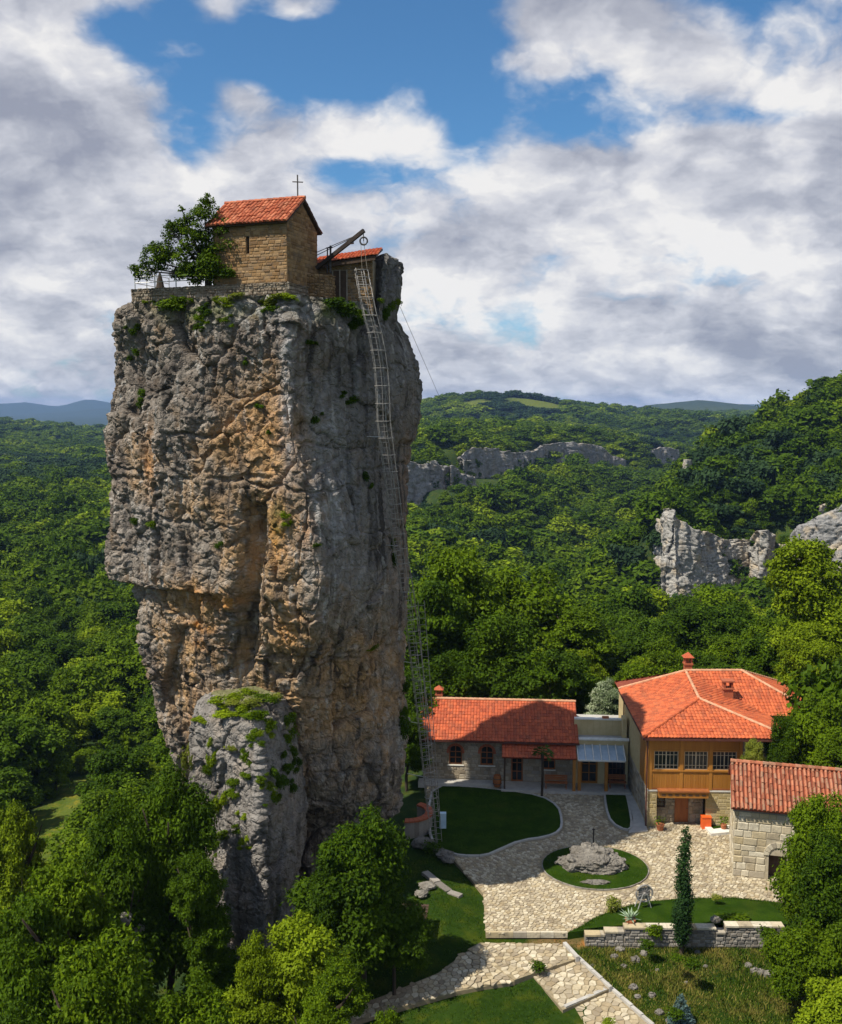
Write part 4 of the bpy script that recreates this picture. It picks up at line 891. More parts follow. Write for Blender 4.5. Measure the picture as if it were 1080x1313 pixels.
# lean-to porch
PR = [(6.05, -1.75, 2.62), (HW + .02, -1.75, 2.62), (HW + .02, -.02, 3.30), (6.05, -.02, 3.30)]
slab(LH, PR, M['tile_base'], 0.08, 'porch_roof'); tiles(LH, PR, M['tile_red'], 0.235, 0.35, 0.055, 'porch_tiles')
for x in (6.25, HW - 0.15): MB().bar((x, -1.6, 0.0), (x, -1.6, 2.62), 0.13 if x < 9 else 0.22).build('porch_post', M['wood_dark' if x < 9 else 'wood'], LH)
MB().box(-.3, -0.95, -0.2, 6.0, -0.003, 0.2).box(6.0, -1.9, -0.2, 15.55, -0.003, 0.16).build('plinth_step', M['concrete'], LH)
def chimney(parent, x, y, z0, h, wd, mat='brick'):
    mb = MB().box(x - wd / 2, y - wd / 2, z0, x + wd / 2, y + wd / 2, z0 + h * .45).box(x - wd * .62, y - wd * .62, z0 + h * .45, x + wd * .62, y + wd * .62, z0 + h * .52)
    for sx in (-1, 1):
        for sy in (-1, 1): mb.box(x + sx * wd * .42 - .05, y + sy * wd * .42 - .05, z0 + h * .52, x + sx * wd * .42 + .05, y + sy * wd * .42 + .05, z0 + h * .78)
    mb.box(x - .06, y - .06, z0 + h * .52, x + .06, y + .06, z0 + h * .78)
    c = mb.build('chimney', M[mat], parent); a = wd * .75; zt_ = z0 + h * .78
    r = MB(); r.poly([(x - a, y - a, zt_), (x + a, y - a, zt_), (x, y, z0 + h)]); r.poly([(x + a, y - a, zt_), (x + a, y + a, zt_), (x, y, z0 + h)]); r.poly([(x + a, y + a, zt_), (x - a, y + a, zt_), (x, y, z0 + h)]); r.poly([(x - a, y + a, zt_), (x - a, y - a, zt_), (x, y, z0 + h)]); r.poly([(x - a, y + a, zt_), (x + a, y + a, zt_), (x + a, y - a, zt_), (x - a, y - a, zt_)])
    r.build('chimney_cap', M['tile_red'], c); return c
chimney(LH, 1.0, e1 + .3, HE + 1.5, 1.45, 0.5)
# link with the glazed doors, awning and roof terrace
LK = empty('link_building', L0, LA, label='cream flat-roofed link with glazed doors and a glass awning between the two red roofs', cat='building')
X0, X1 = HW + 0.03, 15.55
wall_box(MB(), X0, X1, -0.3, 3.55, 0.0, 0.3, [(12.0, 0.16, 13.3, 2.45), (14.05, 0.16, 15.35, 2.5)]).build('front_wall', M['plaster'], LK)
MB().box(X0, 0.3, 3.25, X1, 6.5, 3.55).build('terrace_floor', M['concrete'], LK)
MB().box(X0, -0.12, 3.553, X1 + .05, 0.34, 3.66).build('coping', M['white'], LK)
MB().box(X0, 1.2, 3.553, X1 - .4, 1.45, 4.75).box(X1 - .4, 0.36, 3.553, X1 - .1, 1.45, 5.1).build('parapet', M['plaster'], LK)
MB().box(X0, 1.13, 4.753, X1 - .42, 1.52, 4.86).build('coping', M['white'], LK)
MB().box(13.7, 1.2, 4.863, 14.2, 1.5, 5.0).build('coping_stone', M['terracotta'], LK)
for i, x in enumerate(np.linspace(X0 + .5, X1 - .6, 7)): MB().box(x - .012, 1.19, 3.62, x + .012, 1.197, 4.72).build('board_joint', M['mortar_yellow'], LK)
window(LK, 12.0, 0.16, 13.3, 2.45, 0.1, 2, 3, 'wood', 0.13, 'glazed_door')
window(LK, 14.05, 0.16, 15.35, 2.5, 0.1, 4, 4, 'wood_dark', 0.07)
for x in (11.8, 13.78): MB().bar((x, -1.45, 0.16), (x, -1.45, 2.62), 0.24).build('post', M['wood'], LK)
aw = [(X0 + .1, -1.75, 2.55), (X1 - .4, -1.75, 2.55), (X1 - .4, -0.02, 3.2), (X0 + .1, -0.02, 3.2)]
fr = MB()
for i in range(7):
    f = i / 6; x = aw[0][0] * (1 - f) + aw[1][0] * f; fr.bar((x, -1.75, 2.58), (x, -.02, 3.23), 0.07)
fr.bar(aw[0], aw[1], 0.1); awn = fr.build('awning', M['white'], LK)
for i in range(6):
    a = aw[0][0] * (1 - i / 6) + aw[1][0] * i / 6 + .05; b = aw[0][0] * (1 - (i + 1) / 6) + aw[1][0] * (i + 1) / 6 - .05
    slab(awn, [(a, -1.7, 2.575), (b, -1.7, 2.575), (b, -.03, 3.19), (a, -.03, 3.19)], M['skylight'], 0.02, 'pane')
LM = in_frame(L0, LA)
def bench(x, y, w_, label, group=None):
    p = LM @ Vector((x, y, 0.163)); t = empty('bench', p, LA, label=label, cat='bench', group=group)
    for k in range(4): MB().box(-w_ / 2, -.24 + k * .12, .44, w_ / 2, -.14 + k * .12, .48).build('seat_slat', M['wood_red'], t)
    for k in range(3): MB().box(-w_ / 2, .26, .55 + k * .14, w_ / 2, .30, .65 + k * .14).build('back_slat', M['wood_red'], t)
    for s in (-1, 1):
        MB().bar((s * (w_ / 2 - .1), -.22, 0), (s * (w_ / 2 - .1), .26, .95), .06).bar((s * (w_ / 2 - .1), .24, 0), (s * (w_ / 2 - .1), -.22, .44), .06).build('leg', M['wood_red'], t)
    return t
bench(10.1, -1.2, 1.7, 'red-brown wooden bench under the small tiled porch roof')
bench(14.7, -0.75, 1.3, 'wooden bench in front of the large dark window of the link building')
p = LM @ Vector((5.7, -1.25, 0.203)); t = empty('barrel', p, label='red-brown wooden barrel beside the dark porch post', cat='barrel')
MB().lathe([(.25, 0), (.32, .3), (.33, .45), (.27, .85), (.24, .85), (.24, .8)], n=14).build('staves', M['wood_red'], t); MB().lathe([(.325, .2), (.335, .2), (.338, .25), (.33, .25)], n=14).build('hoop', M['iron'], t); MB().lathe([(.325, .6), (.332, .6), (.325, .65), (.318, .65)], n=14).build('hoop', M['iron'], t)

# ------------------------------------------------------------------ red-roofed house
RH = empty('red_roof_house', (15.5, 67.0, 0), R(-2), label='two-storey house with golden wood gallery and bright red hipped roof', cat='house')
rx = lambda x: x - 15.5; ry = lambda y: y - 67.0
FW_, EZ = 8.9, 6.35
ups = [(.38, 4.02, 2.02, 5.32), (2.42, 4.02, 4.0, 5.32), (4.3, 4.02, 5.95, 5.32)]
wall_box(MB(), 0, 6.3, 2.62, EZ, 0.0, 0.25, ups).build('gallery_wall', M['wood'], RH)
MB().box(6.3, 0.05, -0.3, FW_, 0.4, EZ).build('stone_wall', M['mortar'], RH)
MB().box(0.0, 0.25, -0.3, 0.3, 12.8, EZ).box(FW_ - .3, 0.4, -0.3, FW_, 12.8, EZ).box(.3, 12.5, -.3, FW_ - .3, 12.8, EZ).build('side_wall', M['mortar_yellow'], RH)
MB().box(0.3, 0.3, 2.35, FW_ - .3, 12.5, 2.55).build('upper_floor', M['wood_dark'], RH)
# lower storey: recess with door between two yellow stone piers
for a, b in ((0.0, .62), (3.95, 6.3)): MB().box(a, 0.0, -.3, b, 0.25, 2.5).build('pier', M['mortar_yellow'], RH)
blocks_build('stone_courses', masonry(Matrix.Translation((3.97, 0, 0)), 2.3, 0.1, 2.42, (), (0.18, 0.3), (0.25, 0.6), (0.005, 0.02), 0.02, random.Random(4), 0.015) + masonry(Matrix.Identity(4), 0.6, 0.1, 2.42, (), (0.18, 0.3), (0.25, 0.5), (0.005, 0.02), 0.02, random.Random(5), 0.015), M['stone_yellow'], RH, kind='stuff')
for a, b in ((-.03, .66), (3.92, 6.33)): MB().box(a, -.05, 2.5, b, .3, 2.617).build('string_course', M['white'], RH)
rec = [(0.75, 1.05, 1.35, 1.75), (2.0, 0.0, 2.95, 2.2)]
wall_box(MB(), .62, 3.95, -.3, 2.5, 0.75, 0.25, [(r0, z0, r1, z1) for r0, z0, r1, z1 in rec]).build('recess_wall', M['mortar'], RH)
blocks_build('rubble_stones', masonry(Matrix.Translation((.62, 0.75, 0)), 3.33, 0.05, 2.3, [(a - .62, b, c - .62, d) for a, b, c, d in rec], (0.16, 0.32), (0.2, 0.5), (0.01, 0.06), 0.03, random.Random(6), 0.03), M['stone_rubble'], RH, kind='stuff')
window(RH, .75, 1.05, 1.35, 1.75, 0.82, 1, 2, 'wood_dark', 0.06)
d = MB().box(2.0, .80, 0, 2.95, .86, 2.2).build('door', M['wood_red'], RH)
for k in range(5): MB().box(2.04 + k * .178, .772, .04, 2.205 + k * .178, .797, 2.16).build('plank', M['wood_red'], d)
MB().tube([(2.85, .76, 1.0), (2.85, .72, 1.0)], .03, 8).build('handle', M['iron'], d)
# carved canopy beam over the recess
MB().box(.66, -.45, 2.2, 4.0, -.02, 2.62).build('canopy_beam', M['wood'], RH)
MB().box(.60, -.55, 2.623, 4.06, -.02, 2.72).build('canopy_board', M['wood_red'], RH)
for k in range(7): MB().box(.85 + k * .45, -.475, 2.36, 1.12 + k * .45, -.452, 2.46).build('carved_slot', M['wood_dark'], RH)
# gallery boards, posts, windows
for x in (0.0, 2.1, 4.08, 6.06): MB().box(x + .002, -.06, 2.625, x + .24, -.002, 6.2).build('gallery_post', M['wood'], RH)
for a, b in ((.26, 2.08), (2.36, 4.06), (4.34, 6.04)):
    n = round((b - a) / .17); ww = (b - a) / n
    for i in range(n):
        dd = random.uniform(0.012, 0.024)
        MB().box(a + i * ww + .008, -dd, 2.75, a + (i + 1) * ww - .008, -.001, 3.88).build('board', M['wood'], RH)
        MB().box(a + i * ww + .008, -dd, 5.42, a + (i + 1) * ww - .008, -.001, 6.2).build('board', M['wood'], RH)
MB().box(.25, -.09, 3.9, 6.05, -.002, 4.0).build('rail', M['wood'], RH); MB().box(.25, -.05, 5.33, 6.05, -.002, 5.41).build('rail', M['wood'], RH); MB().box(.25, -.05, 2.63, 6.05, -.002, 2.74).build('rail', M['wood_red'], RH)
for x0, z0, x1, z1 in ups:
    f = window(RH, x0, z0, x1, z1, 0.07, 2, 1, 'frame_pale', 0.05, bars=0.035)
    for i in (1, 2, 4, 5): c = x0 + .05 + (x1 - x0 - .1) * i / 6; MB().box(c - .016, .06, z0 + .05, c + .016, .085, z1 - .05).build('glazing_bar', M['frame_pale'], f)
    for z in (z0 + .3, z1 - .28): MB().box(x0 + .05, .064, z - .016, x1 - .05, .082, z + .016).build('glazing_bar', M['frame_pale'], f)
blocks_build('corner_stones', masonry(Matrix.Translation((6.32, .05, 0)), FW_ - 6.34, 2.6, EZ, (), (0.22, 0.36), (0.3, 0.6), (0.01, 0.05), 0.025, random.Random(8), 0.02), M['stone_grey'], RH, kind='stuff')
# left wall: golden boards above, plaster below
for i in range(9):
    y = .30 + i * .3; MB().box(-.025 - random.uniform(0, .01), y, 2.62, -.001, y + .285, 6.15).build('side_board', M['wood'], RH)
blocks_build('side_stones', masonry(Matrix.Rotation(-math.pi / 2, 4, 'Z') @ Matrix.Translation((-11.0, 0, 0)), 11.0, 0.1, 2.55, (), (0.2, 0.34), (0.3, 0.7), (0.005, 0.025), 0.02, random.Random(9), 0.02), M['stone_rubble'], RH, kind='stuff')
A_ = (rx(15.05), ry(66.35), 6.45); B_ = (rx(24.85), ry(66.35), 6.45); P_ = (rx(19.75), ry(70.9), 7.78); Q_ = (rx(19.9), ry(76.0), 8.5); E_ = (rx(15.25), ry(78.3), 6.42)
T_ = (rx(24.85), ry(71.5), 6.45); R_ = (rx(24.1), ry(76.0), 8.55); S_ = (rx(28.6), ry(71.5), 6.45); S2 = (rx(28.6), ry(80.5), 6.45); E2 = (rx(15.25), ry(80.5), 6.42)
for face in ([A_, B_, P_], [E_, A_, P_], [E_, P_, Q_], [B_, T_, P_], [T_, Q_, P_], [T_, S_, R_, Q_], [S_, S2, R_], [E2, E_, Q_], [S2, E2, Q_, R_]):
    slab(RH, face, M['tile_base'], 0.09)
for face in ([A_, B_, P_], [E_, A_, P_], [B_, T_, P_], [T_, S_, R_, Q_], [S_, S2, R_], [S2, E2, Q_, R_]): tiles(RH, face, M['tile'], 0.25, 0.36, 0.06)
for face, e in (([T_, Q_, P_], 0), ([E_, P_, Q_], 0)): tiles(RH, face, M['tile'], 0.25, 0.36, 0.06)
for a, b in ((A_, P_), (P_, Q_), (P_, B_), (Q_, R_), (R_, S_), (Q_, E_), (R_, S2)): ridge(RH, Vector(a) + Vector((0, 0, .08)), Vector(b) + Vector((0, 0, .08)), M['ridge_pale'] if (a, b) != (A_, P_) else M['tile'], 0.10)
for a, b in ((A_, B_), (E_, A_), (B_, T_), (T_, S_)): MB().bar(Vector(a) + Vector((0, -.04, -.10)), Vector(b) + Vector((0, -.04, -.10)), .13, .13).build('gutter', M['gutter'], RH)
MB().poly([(rx(24.4), ry(71.9), 0), (rx(28.2), ry(71.9), 0), (rx(28.2), ry(71.9), 6.4), (rx(24.4), ry(71.9), 6.4)]).box(rx(24.45), ry(71.95), -.3, rx(28.2), ry(80.2), 6.3).build('wing_wall', M['mortar'], RH)
for y_ in (-.12, 9.6): MB().tube([(-.2 if y_ < 1 else -.28, y_, 6.3), (-.12, y_, 5.9), (-.12, y_, .1)], .055, 8).build('drainpipe', M['gutter'], RH)
chimney(RH, rx(20.15), ry(76.4), 8.2, 1.75, 0.55)
c = MB().box(rx(21.95), ry(72.7), 6.9, rx(22.65), ry(73.3), 8.05).box(rx(21.87), ry(72.62), 8.053, rx(22.73), ry(73.38), 8.15).box(rx(21.97), ry(72.7), 8.153, rx(22.1), ry(73.3), 8.6).box(rx(22.5), ry(72.7), 8.153, rx(22.63), ry(73.3), 8.6).box(rx(21.87), ry(72.62), 8.603, rx(22.73), ry(73.38), 8.7).build('chimney', M['brick'], RH)
# things by its door
t = empty('bin', (19.45, 66.75, 0.0), label='bright orange bin beside the red-brown door', cat='bin')
MB().box(-.30, -.25, 0, .30, .25, .78).build('body', M['orange'], t); MB().box(-.33, -.28, .783, .33, .28, .85).build('lid', M['orange'], t)
pot_plant(16.25, 66.4, 0, .3, .42, 'leaf_mid', 'leafy potted plant at the left corner of the golden gallery house', seed=3)
pot_plant(20.5, 66.2, .12, .22, .36, 'leaf_mid', 'small potted plant at the foot of the pale stone steps', seed=4)
st = empty('stone_steps', (20.9, 65.9, 0), label='pale stone steps climbing along the yellow wall of the gallery house', cat='steps')
for k in range(8): MB().box(k * .32, 0.0, -.2, k * .32 + .335, .95, .18 + k * .19).build('step', M['white'], st)
MB().prism(px_poly([(906, 1058), (912, 1049), (945, 1046), (945, 1062), (915, 1066)]), -.2, .13).build('flower_bed', M['lawn'], None, label='small grass bed below the pale stone steps', cat='flower bed')
MB().prism(px_poly([(901, 1060), (906, 1058), (915, 1066), (945, 1062), (945, 1069), (912, 1072)]), -.2, .17).build('bed_kerb', M['white'], None, label='pale kerb edging the small grass bed', cat='kerb')

# ------------------------------------------------------------------ small old stone house on the right
SA = R(-15); S0 = Vector((19.1, 59.6, 0))
SH = empty('small_stone_house', S0, SA, label='small pale ashlar house with a weathered barrel-tile roof and dark arched doorway', cat='house')
SW, SD, SZ = 9.5, 5.4, 4.45
sh = [(2.05, -0.3, 3.1, 1.55), (4.0, 2.75, 4.35, 3.45)]
wall_box(MB(), 0, SW, -.3, SZ, 0.0, .45, sh).build('front_wall', M['mortar_pale'], SH)
MB().box(0, .45, -.3, .45, SD, SZ).box(SW - .45, .45, -.3, SW, SD, SZ).box(.45, SD - .45, -.3, SW - .45, SD, SZ).build('side_wall', M['mortar'], SH)
for x in (0.03, SW - .03): MB().poly([(x, 0, SZ), (x, SD, SZ), (x, SD / 2, SZ + 1.6)]).build('gable', M['mortar'], SH)
arch = [(2.05, -.3, 3.1, 1.55)]
bl = masonry(Matrix.Identity(4), SW, 0.02, SZ - .02, [(1.9, -.3, 3.25, 2.12), sh[1]], (0.34, 0.52), (0.4, 0.95), (0.015, 0.06), 0.035, random.Random(12), 0.02)
blocks_build('stone_block', bl, M['stone_pale'], SH, single=True)
blocks_build('stone_block', masonry(Matrix.Rotation(-math.pi / 2, 4, 'Z') @ Matrix.Translation((-SD, 0, 0)), SD, .02, SZ - .02, (), (.34, .52), (.4, .95), (.015, .06), .035, random.Random(13), .02), M['stone_pale'], SH, single=True)
mb = MB(); cxx, zc, rr = 2.575, 1.55, .525
for s in (-1, 1): mb.poly([(cxx + s * .525, 0.03, 2.12)] + [(cxx + s * rr * math.cos(t), 0.03, zc + rr * math.sin(t)) for t in np.linspace(0, math.pi / 2, 8)])
mb.build('arch_head', M['mortar'], SH)
wall_box(MB(), 2.05, 3.1, -.3, 1.55, .6, .05, []).box(2.05, .6, 1.55, 3.1, .65, 2.2).build('door', M['wood_dark'], SH)
for t0, t1 in zip(np.linspace(0, math.pi, 10)[:-1], np.linspace(0, math.pi, 10)[1:]):
    mb = MB(); a = [(cxx + q * math.cos(t), y, zc + q * math.sin(t)) for y in (-.07, .25) for q, t in ((rr, t0 + .02), (rr + .32, t0 + .02), (rr + .32, t1 - .02), (rr, t1 - .02))]
    mb.v = a; mb.f = [(3, 2, 1, 0), (4, 5, 6, 7), (0, 1, 5, 4), (1, 2, 6, 5), (2, 3, 7, 6), (3, 0, 4, 7)]; mb.build('arch_stone', M['stone_pale'], SH)
MB().box(4.0, .3, 2.75, 4.35, .33, 3.45).build('window', M['glass'], SH)
sr = [(-.22, -.4, SZ - .02), (SW + .3, -.4, SZ - .02), (SW + .3, SD / 2, SZ + 1.72), (-.22, SD / 2, SZ + 1.72)]; sb = [(SW + .3, SD + .4, SZ - .02), (-.22, SD + .4, SZ - .02), (-.22, SD / 2, SZ + 1.72), (SW + .3, SD / 2, SZ + 1.72)]
slab(SH, sr, M['tile_base'], .12); slab(SH, sb, M['tile_base'], .12)
tiles(SH, sr, M['tile_old'], .25, .42, .12, jit=.03, rnd=random.Random(5), wf=.74); tiles(SH, sb, M['tile_old'], .235, .42, .10, jit=.03, rnd=random.Random(6))
ridge(SH, (-.22, SD / 2, SZ + 1.84), (SW + .3, SD / 2, SZ + 1.84), M['tile_old'], .13)
MB().box(-.1, -.2, SZ - .28, SW, -.003, SZ - .12).build('cornice', M['stone_grey'], SH)

# cottage roof among the trees, white house far off
p = at(1006, 858, 92); ct = empty('cottage', (p.x, 92, zgr(p.x, 92)), R(20), label='cottage with a rusty brown roof half hidden in the trees above the red roof', cat='house')
hh = p.z - ct.location.z
MB().box(-2.4, -2, -.5, 2.4, 2, hh - .8).build('wall', M['mortar'], ct)
for f in ([(-2.9, -2.5, hh - .9), (2.9, -2.5, hh - .9), (1.0, 0, hh + .7), (-1.0, 0, hh + .7)], [(2.9, 2.5, hh - .9), (-2.9, 2.5, hh - .9), (-1, 0, hh + .7), (1, 0, hh + .7)], [(2.9, -2.5, hh - .9), (2.9, 2.5, hh - .9), (1, 0, hh + .7)], [(-2.9, 2.5, hh - .9), (-2.9, -2.5, hh - .9), (-1, 0, hh + .7)]):
    slab(ct, f, M['terracotta'], .1); tiles(ct, f, M['tile_old'], .5, .6, .06)
p = at(3, 583, 860); wh = empty('far_house', (p.x, 860, zgr(p.x, 860)), R(15), label='tiny white house in the far dark trees at the left edge', cat='house')
hh = max(3.5, p.z - wh.location.z)
MB().box(-3, -3, -2, 3, 3, hh).build('wall', M['white'], wh)
slab(wh, [(-3.3, -3.4, hh), (3.3, -3.4, hh), (3.3, 0, hh + 1.6), (-3.3, 0, hh + 1.6)], M['concrete'], .2); slab(wh, [(3.3, 3.4, hh), (-3.3, 3.4, hh), (-3.3, 0, hh + 1.6), (3.3, 0, hh + 1.6)], M['concrete'], .2)
for x in (-2, 1.2): MB().box(x, -3.05, hh - 3, x + 1, -3.003, hh - 1.6).build('window', M['glass'], wh)

# ------------------------------------------------------------------ paving: flagstones one by one, lawns, kerbs
def clip_half(poly, px_, py_, nx, ny):
    out = []; n = len(poly)
    for i in range(n):
        a, b = poly[i], poly[(i + 1) % n]; da = (a[0] - px_) * nx + (a[1] - py_) * ny; db = (b[0] - px_) * nx + (b[1] - py_) * ny
        if da <= 0: out.append(a)
        if (da < 0) != (db < 0) and da != db:
            t = da / (da - db); out.append((a[0] + (b[0] - a[0]) * t, a[1] + (b[1] - a[1]) * t))
    return out
def flags(poly, s, rnd, keep=None, margin=0.0):
    """irregular stone outlines (Voronoi cells of a jittered grid) inside poly"""
    xs = [p[0] for p in poly]; ys = [p[1] for p in poly]; x0, x1, y0, y1 = min(xs), max(xs), min(ys), max(ys)
    nx, ny = int((x1 - x0) / s) + 3, int((y1 - y0) / s) + 3
    P = {}
    for i in range(-1, nx):
        for j in range(-1, ny): P[i, j] = (x0 + (i + (j % 2) * .5 + rnd.uniform(-.42, .42)) * s, y0 + (j + rnd.uniform(-.42, .42)) * s)
    pts = list(P.items()); ok = in_poly([p[1][0] for p in pts], [p[1][1] for p in pts], poly); cells = []
    if keep is not None: ok &= keep(np.array([p[1][0] for p in pts]), np.array([p[1][1] for p in pts]))
    for ((i, j), (cx, cy)), o in zip(pts, ok):
        if not o: continue
        cell = [(cx - s * 1.2, cy - s * 1.2), (cx + s * 1.2, cy - s * 1.2), (cx + s * 1.2, cy + s * 1.2), (cx - s * 1.2, cy + s * 1.2)]
        for di in (-2, -1, 0, 1, 2):
            for dj in (-2, -1, 0, 1, 2):
                q = P.get((i + di, j + dj))
                if q is None or (di == 0 and dj == 0): continue
                cell = clip_half(cell, (cx + q[0]) / 2, (cy + q[1]) / 2, q[0] - cx, q[1] - cy)
                if len(cell) < 3: break
            if len(cell) < 3: break
        if len(cell) < 3: continue
        mx = sum(c[0] for c in cell) / len(cell); my = sum(c[1] for c in cell) / len(cell); g = 0.93 - 0.02 / s
        cells.append([(mx + (c[0] - mx) * g, my + (c[1] - my) * g) for c in cell])
    return cells
STONES = []                                                  # (parent, cell, z function)
def paved(name, poly, zf, s, rnd, keep=None, th=0.35, convex=False):
    b = MB().prism(poly, lambda x, y: zf(x, y) - th, lambda x, y: zf(x, y) - 0.035).build(name, M['joint'], None, kind='structure')
    ar = sum(poly[i][0] * poly[(i + 1) % len(poly)][1] - poly[(i + 1) % len(poly)][0] * poly[i][1] for i in range(len(poly)))
    for c in flags(poly, s, rnd, keep):
        if convex:
            for i in range(len(poly)):
                (ax, ay), (bx, by) = poly[i], poly[(i + 1) % len(poly)]; sg = 1 if ar > 0 else -1
                c = clip_half(c, ax, ay, (by - ay) * sg, -(bx - ax) * sg)
                if len(c) < 3: break
        if len(c) >= 3: STONES.append((b, c, zf))
    return b
flat = lambda x, y: 0.0
def keep_court(x, y):
    k = np.ones(len(x), bool)
    for L_, mg in ((LAWN1, .28), (LAWN2, .28), (ISL, .25), (PATHSTRIP, .15), (STRIP, .12)): k &= ~(in_poly(x, y, L_) | (poly_dist(x, y, L_) < mg))
    return k
rp = random.Random(21)
court = paved('courtyard_paving', PAVE, flat, 0.235, rp, keep_court)
PA = [Vector((2.5, 51.7)), Vector((3.2, 52.35)), Vector((7.6, 52.2)), Vector((8.15, 50.75)), Vector((4.75, 48.85))]
zA = lambda x, y: -0.30 - 0.02 * (52.3 - y)
paved('path_landing', [tuple(p) for p in PA], zA, 0.32, rp, convex=True)
PB = px_poly([(677, 1243), (735, 1225), (781, 1266), (722, 1291)], -.5); zB = lambda x, y: -0.52 - 0.03 * (50.3 - y)
paved('path_flight', [tuple(p) for p in PB], zB, 0.36, rp, convex=True)
PC = px_poly([(724, 1294), (782, 1269), (835, 1313), (850, 1340), (800, 1385), (770, 1340)], -.75); zC = lambda x, y: -0.78 - 0.05 * (47.6 - y)
paved('path_flight', [tuple(p) for p in PC], zC, 0.36, rp, convex=True)
PD = [(3.1, 51.95), (2.4, 51.6), (0.9, 49.9), (-2.0, 48.3), (-5.0, 46.9), (-9.0, 45.4), (-9.0, 44.3), (-4.9, 45.75), (-1.8, 47.0), (1.6, 48.1), (4.75, 48.8)]
zD = lambda x, y: -0.34 - 0.02 * (52.3 - y) - 0.10 * max(0.0, 3.0 - x)
paved('side_path', PD, zD, 0.32, rp)
STONES.sort(key=lambda q: q[1][0][1])
rest = MB(); rnd = random.Random(31)
def stone_geo(mb, c, zf, h, o=(0, 0, 0)):
    n = len(c); b = len(mb.v); mx = sum(p[0] for p in c) / n; my = sum(p[1] for p in c) / n
    tx, ty = rnd.uniform(-.02, .02), rnd.uniform(-.02, .02)
    mb.v += [(x - o[0], y - o[1], zf(x, y) - .05 - o[2]) for x, y in c] + [(mx + (x - mx) * .93 - o[0], my + (y - my) * .93 - o[1], zf(x, y) + h + (x - mx) * tx + (y - my) * ty - o[2]) for x, y in c]
    mb.f.append(tuple(range(b + n, b + 2 * n)))
    for i in range(n): mb.f.append((b + i, b + (i + 1) % n, b + n + (i + 1) % n, b + n + i))
for k, (par, c, zf) in enumerate(STONES):
    h = rnd.uniform(-.008, .016)
    if k < 300:
        mx = sum(p[0] for p in c) / len(c); my = sum(p[1] for p in c) / len(c); o = (mx, my, zf(mx, my)); mb = MB(); stone_geo(mb, c, zf, h, o); ob = mb.build('flagstone', M['flagstone'], par); ob.location = o
    else: stone_geo(rest, c, zf, h)
rest.build('flagstones', M['flagstone'], court, kind='stuff')
def kerb(path, zf, wd, h, mat, name='kerb', closed=False, seg=0.8, parent=None, label=None, cat='kerb', rnd=random.Random(3)):
    t = empty(name, (path[0][0], path[0][1], zf(*path[0][:2])), label=label, cat=cat) if label else parent
    off = t.location if label else Vector((0, 0, 0)); n = len(path)
    pts = [Vector((p[0], p[1])) for p in path] + ([Vector(path[0][:2])] if closed else [])
    for a, b in zip(pts[:-1], pts[1:]):
        L_ = (b - a).length; k = max(1, round(L_ / seg)); d = (b - a) / L_; nn = Vector((-d.y, d.x)) * wd / 2
        for i in range(k):
            p = a + (b - a) * (i / k) + d * .008; q = a + (b - a) * ((i + 1) / k) - d * .008; hh = h + rnd.uniform(-.01, .01)
            mb = MB(); mb.prism([tuple(p - nn - off.xy), tuple(q - nn - off.xy), tuple(q + nn - off.xy), tuple(p + nn - off.xy)], zf((p.x + q.x) / 2, p.y) - .3 - off.z, zf((p.x + q.x) / 2, p.y) + hh - off.z); mb.build('kerb_stone', mat, t)
    return t
MB().prism([tuple(p) for p in LAWN1], -.3, 0.05).build('lawn', M['lawn'], None, kind='structure')
MB().prism([tuple(p) for p in LAWN2], -.3, 0.05).build('lawn', M['lawn'], None, kind='structure')
MB().prism(ISL, -.3, 0.06).build('lawn_island', M['lawn'], None, kind='structure')
MB().prism([tuple(p) for p in PATHSTRIP], -.3, 0.03).build('concrete_path', M['concrete'], None, kind='structure')
kerb([tuple(p) for p in LAWN1], flat, .16, .085, M['concrete'], 'lawn_kerb', True, label='stone kerb curving round the shaded lawn by the long house')
kerb([tuple(p) for p in LAWN2], flat, .14, .085, M['concrete'], 'lawn_kerb', True, label='stone kerb round the narrow lawn beside the concrete strip')
kerb(ISL[::2], flat, .14, .05, M['stone_grey'], 'island_kerb', True, seg=.45, label='stone edging of the round lawn with the boulder')
kerb([tuple(p) for p in PAVE[:2]], flat, .16, .02, M['stone_pale'], 'paving_edge', label='straight stone edge of the courtyard above the bare strip')
for a, b, zf in ((PB[0], PB[1], (lambda x, y: -.42)), (PC[0], PC[1], lambda x, y: -.62)):
    kerb([tuple(a), tuple(b)], zf, .2, .04, M['concrete'], 'step_edge', seg=1.2, label='concrete step edge across the paved path, ' + ('upper one' if zf(0, 0) > -.5 else 'lower one'))
kerb([(8.25, 50.7), (7.75, 52.2)], zA, .2, .12, M['concrete'], 'path_kerb', label='short kerb at the right end of the path landing')
kerb([tuple(PB[1] + Vector((.1, 0))), tuple(PB[2] + Vector((.1, 0)))], zB, .18, .1, M['concrete'], 'path_kerb', label='kerb along the right side of the upper path flight')
kerb([tuple(PC[1] + Vector((.1, 0))), tuple(PC[2] + Vector((.1, 0)))], zC, .18, .1, M['concrete'], 'path_kerb', label='kerb along the right side of the lower path flight')
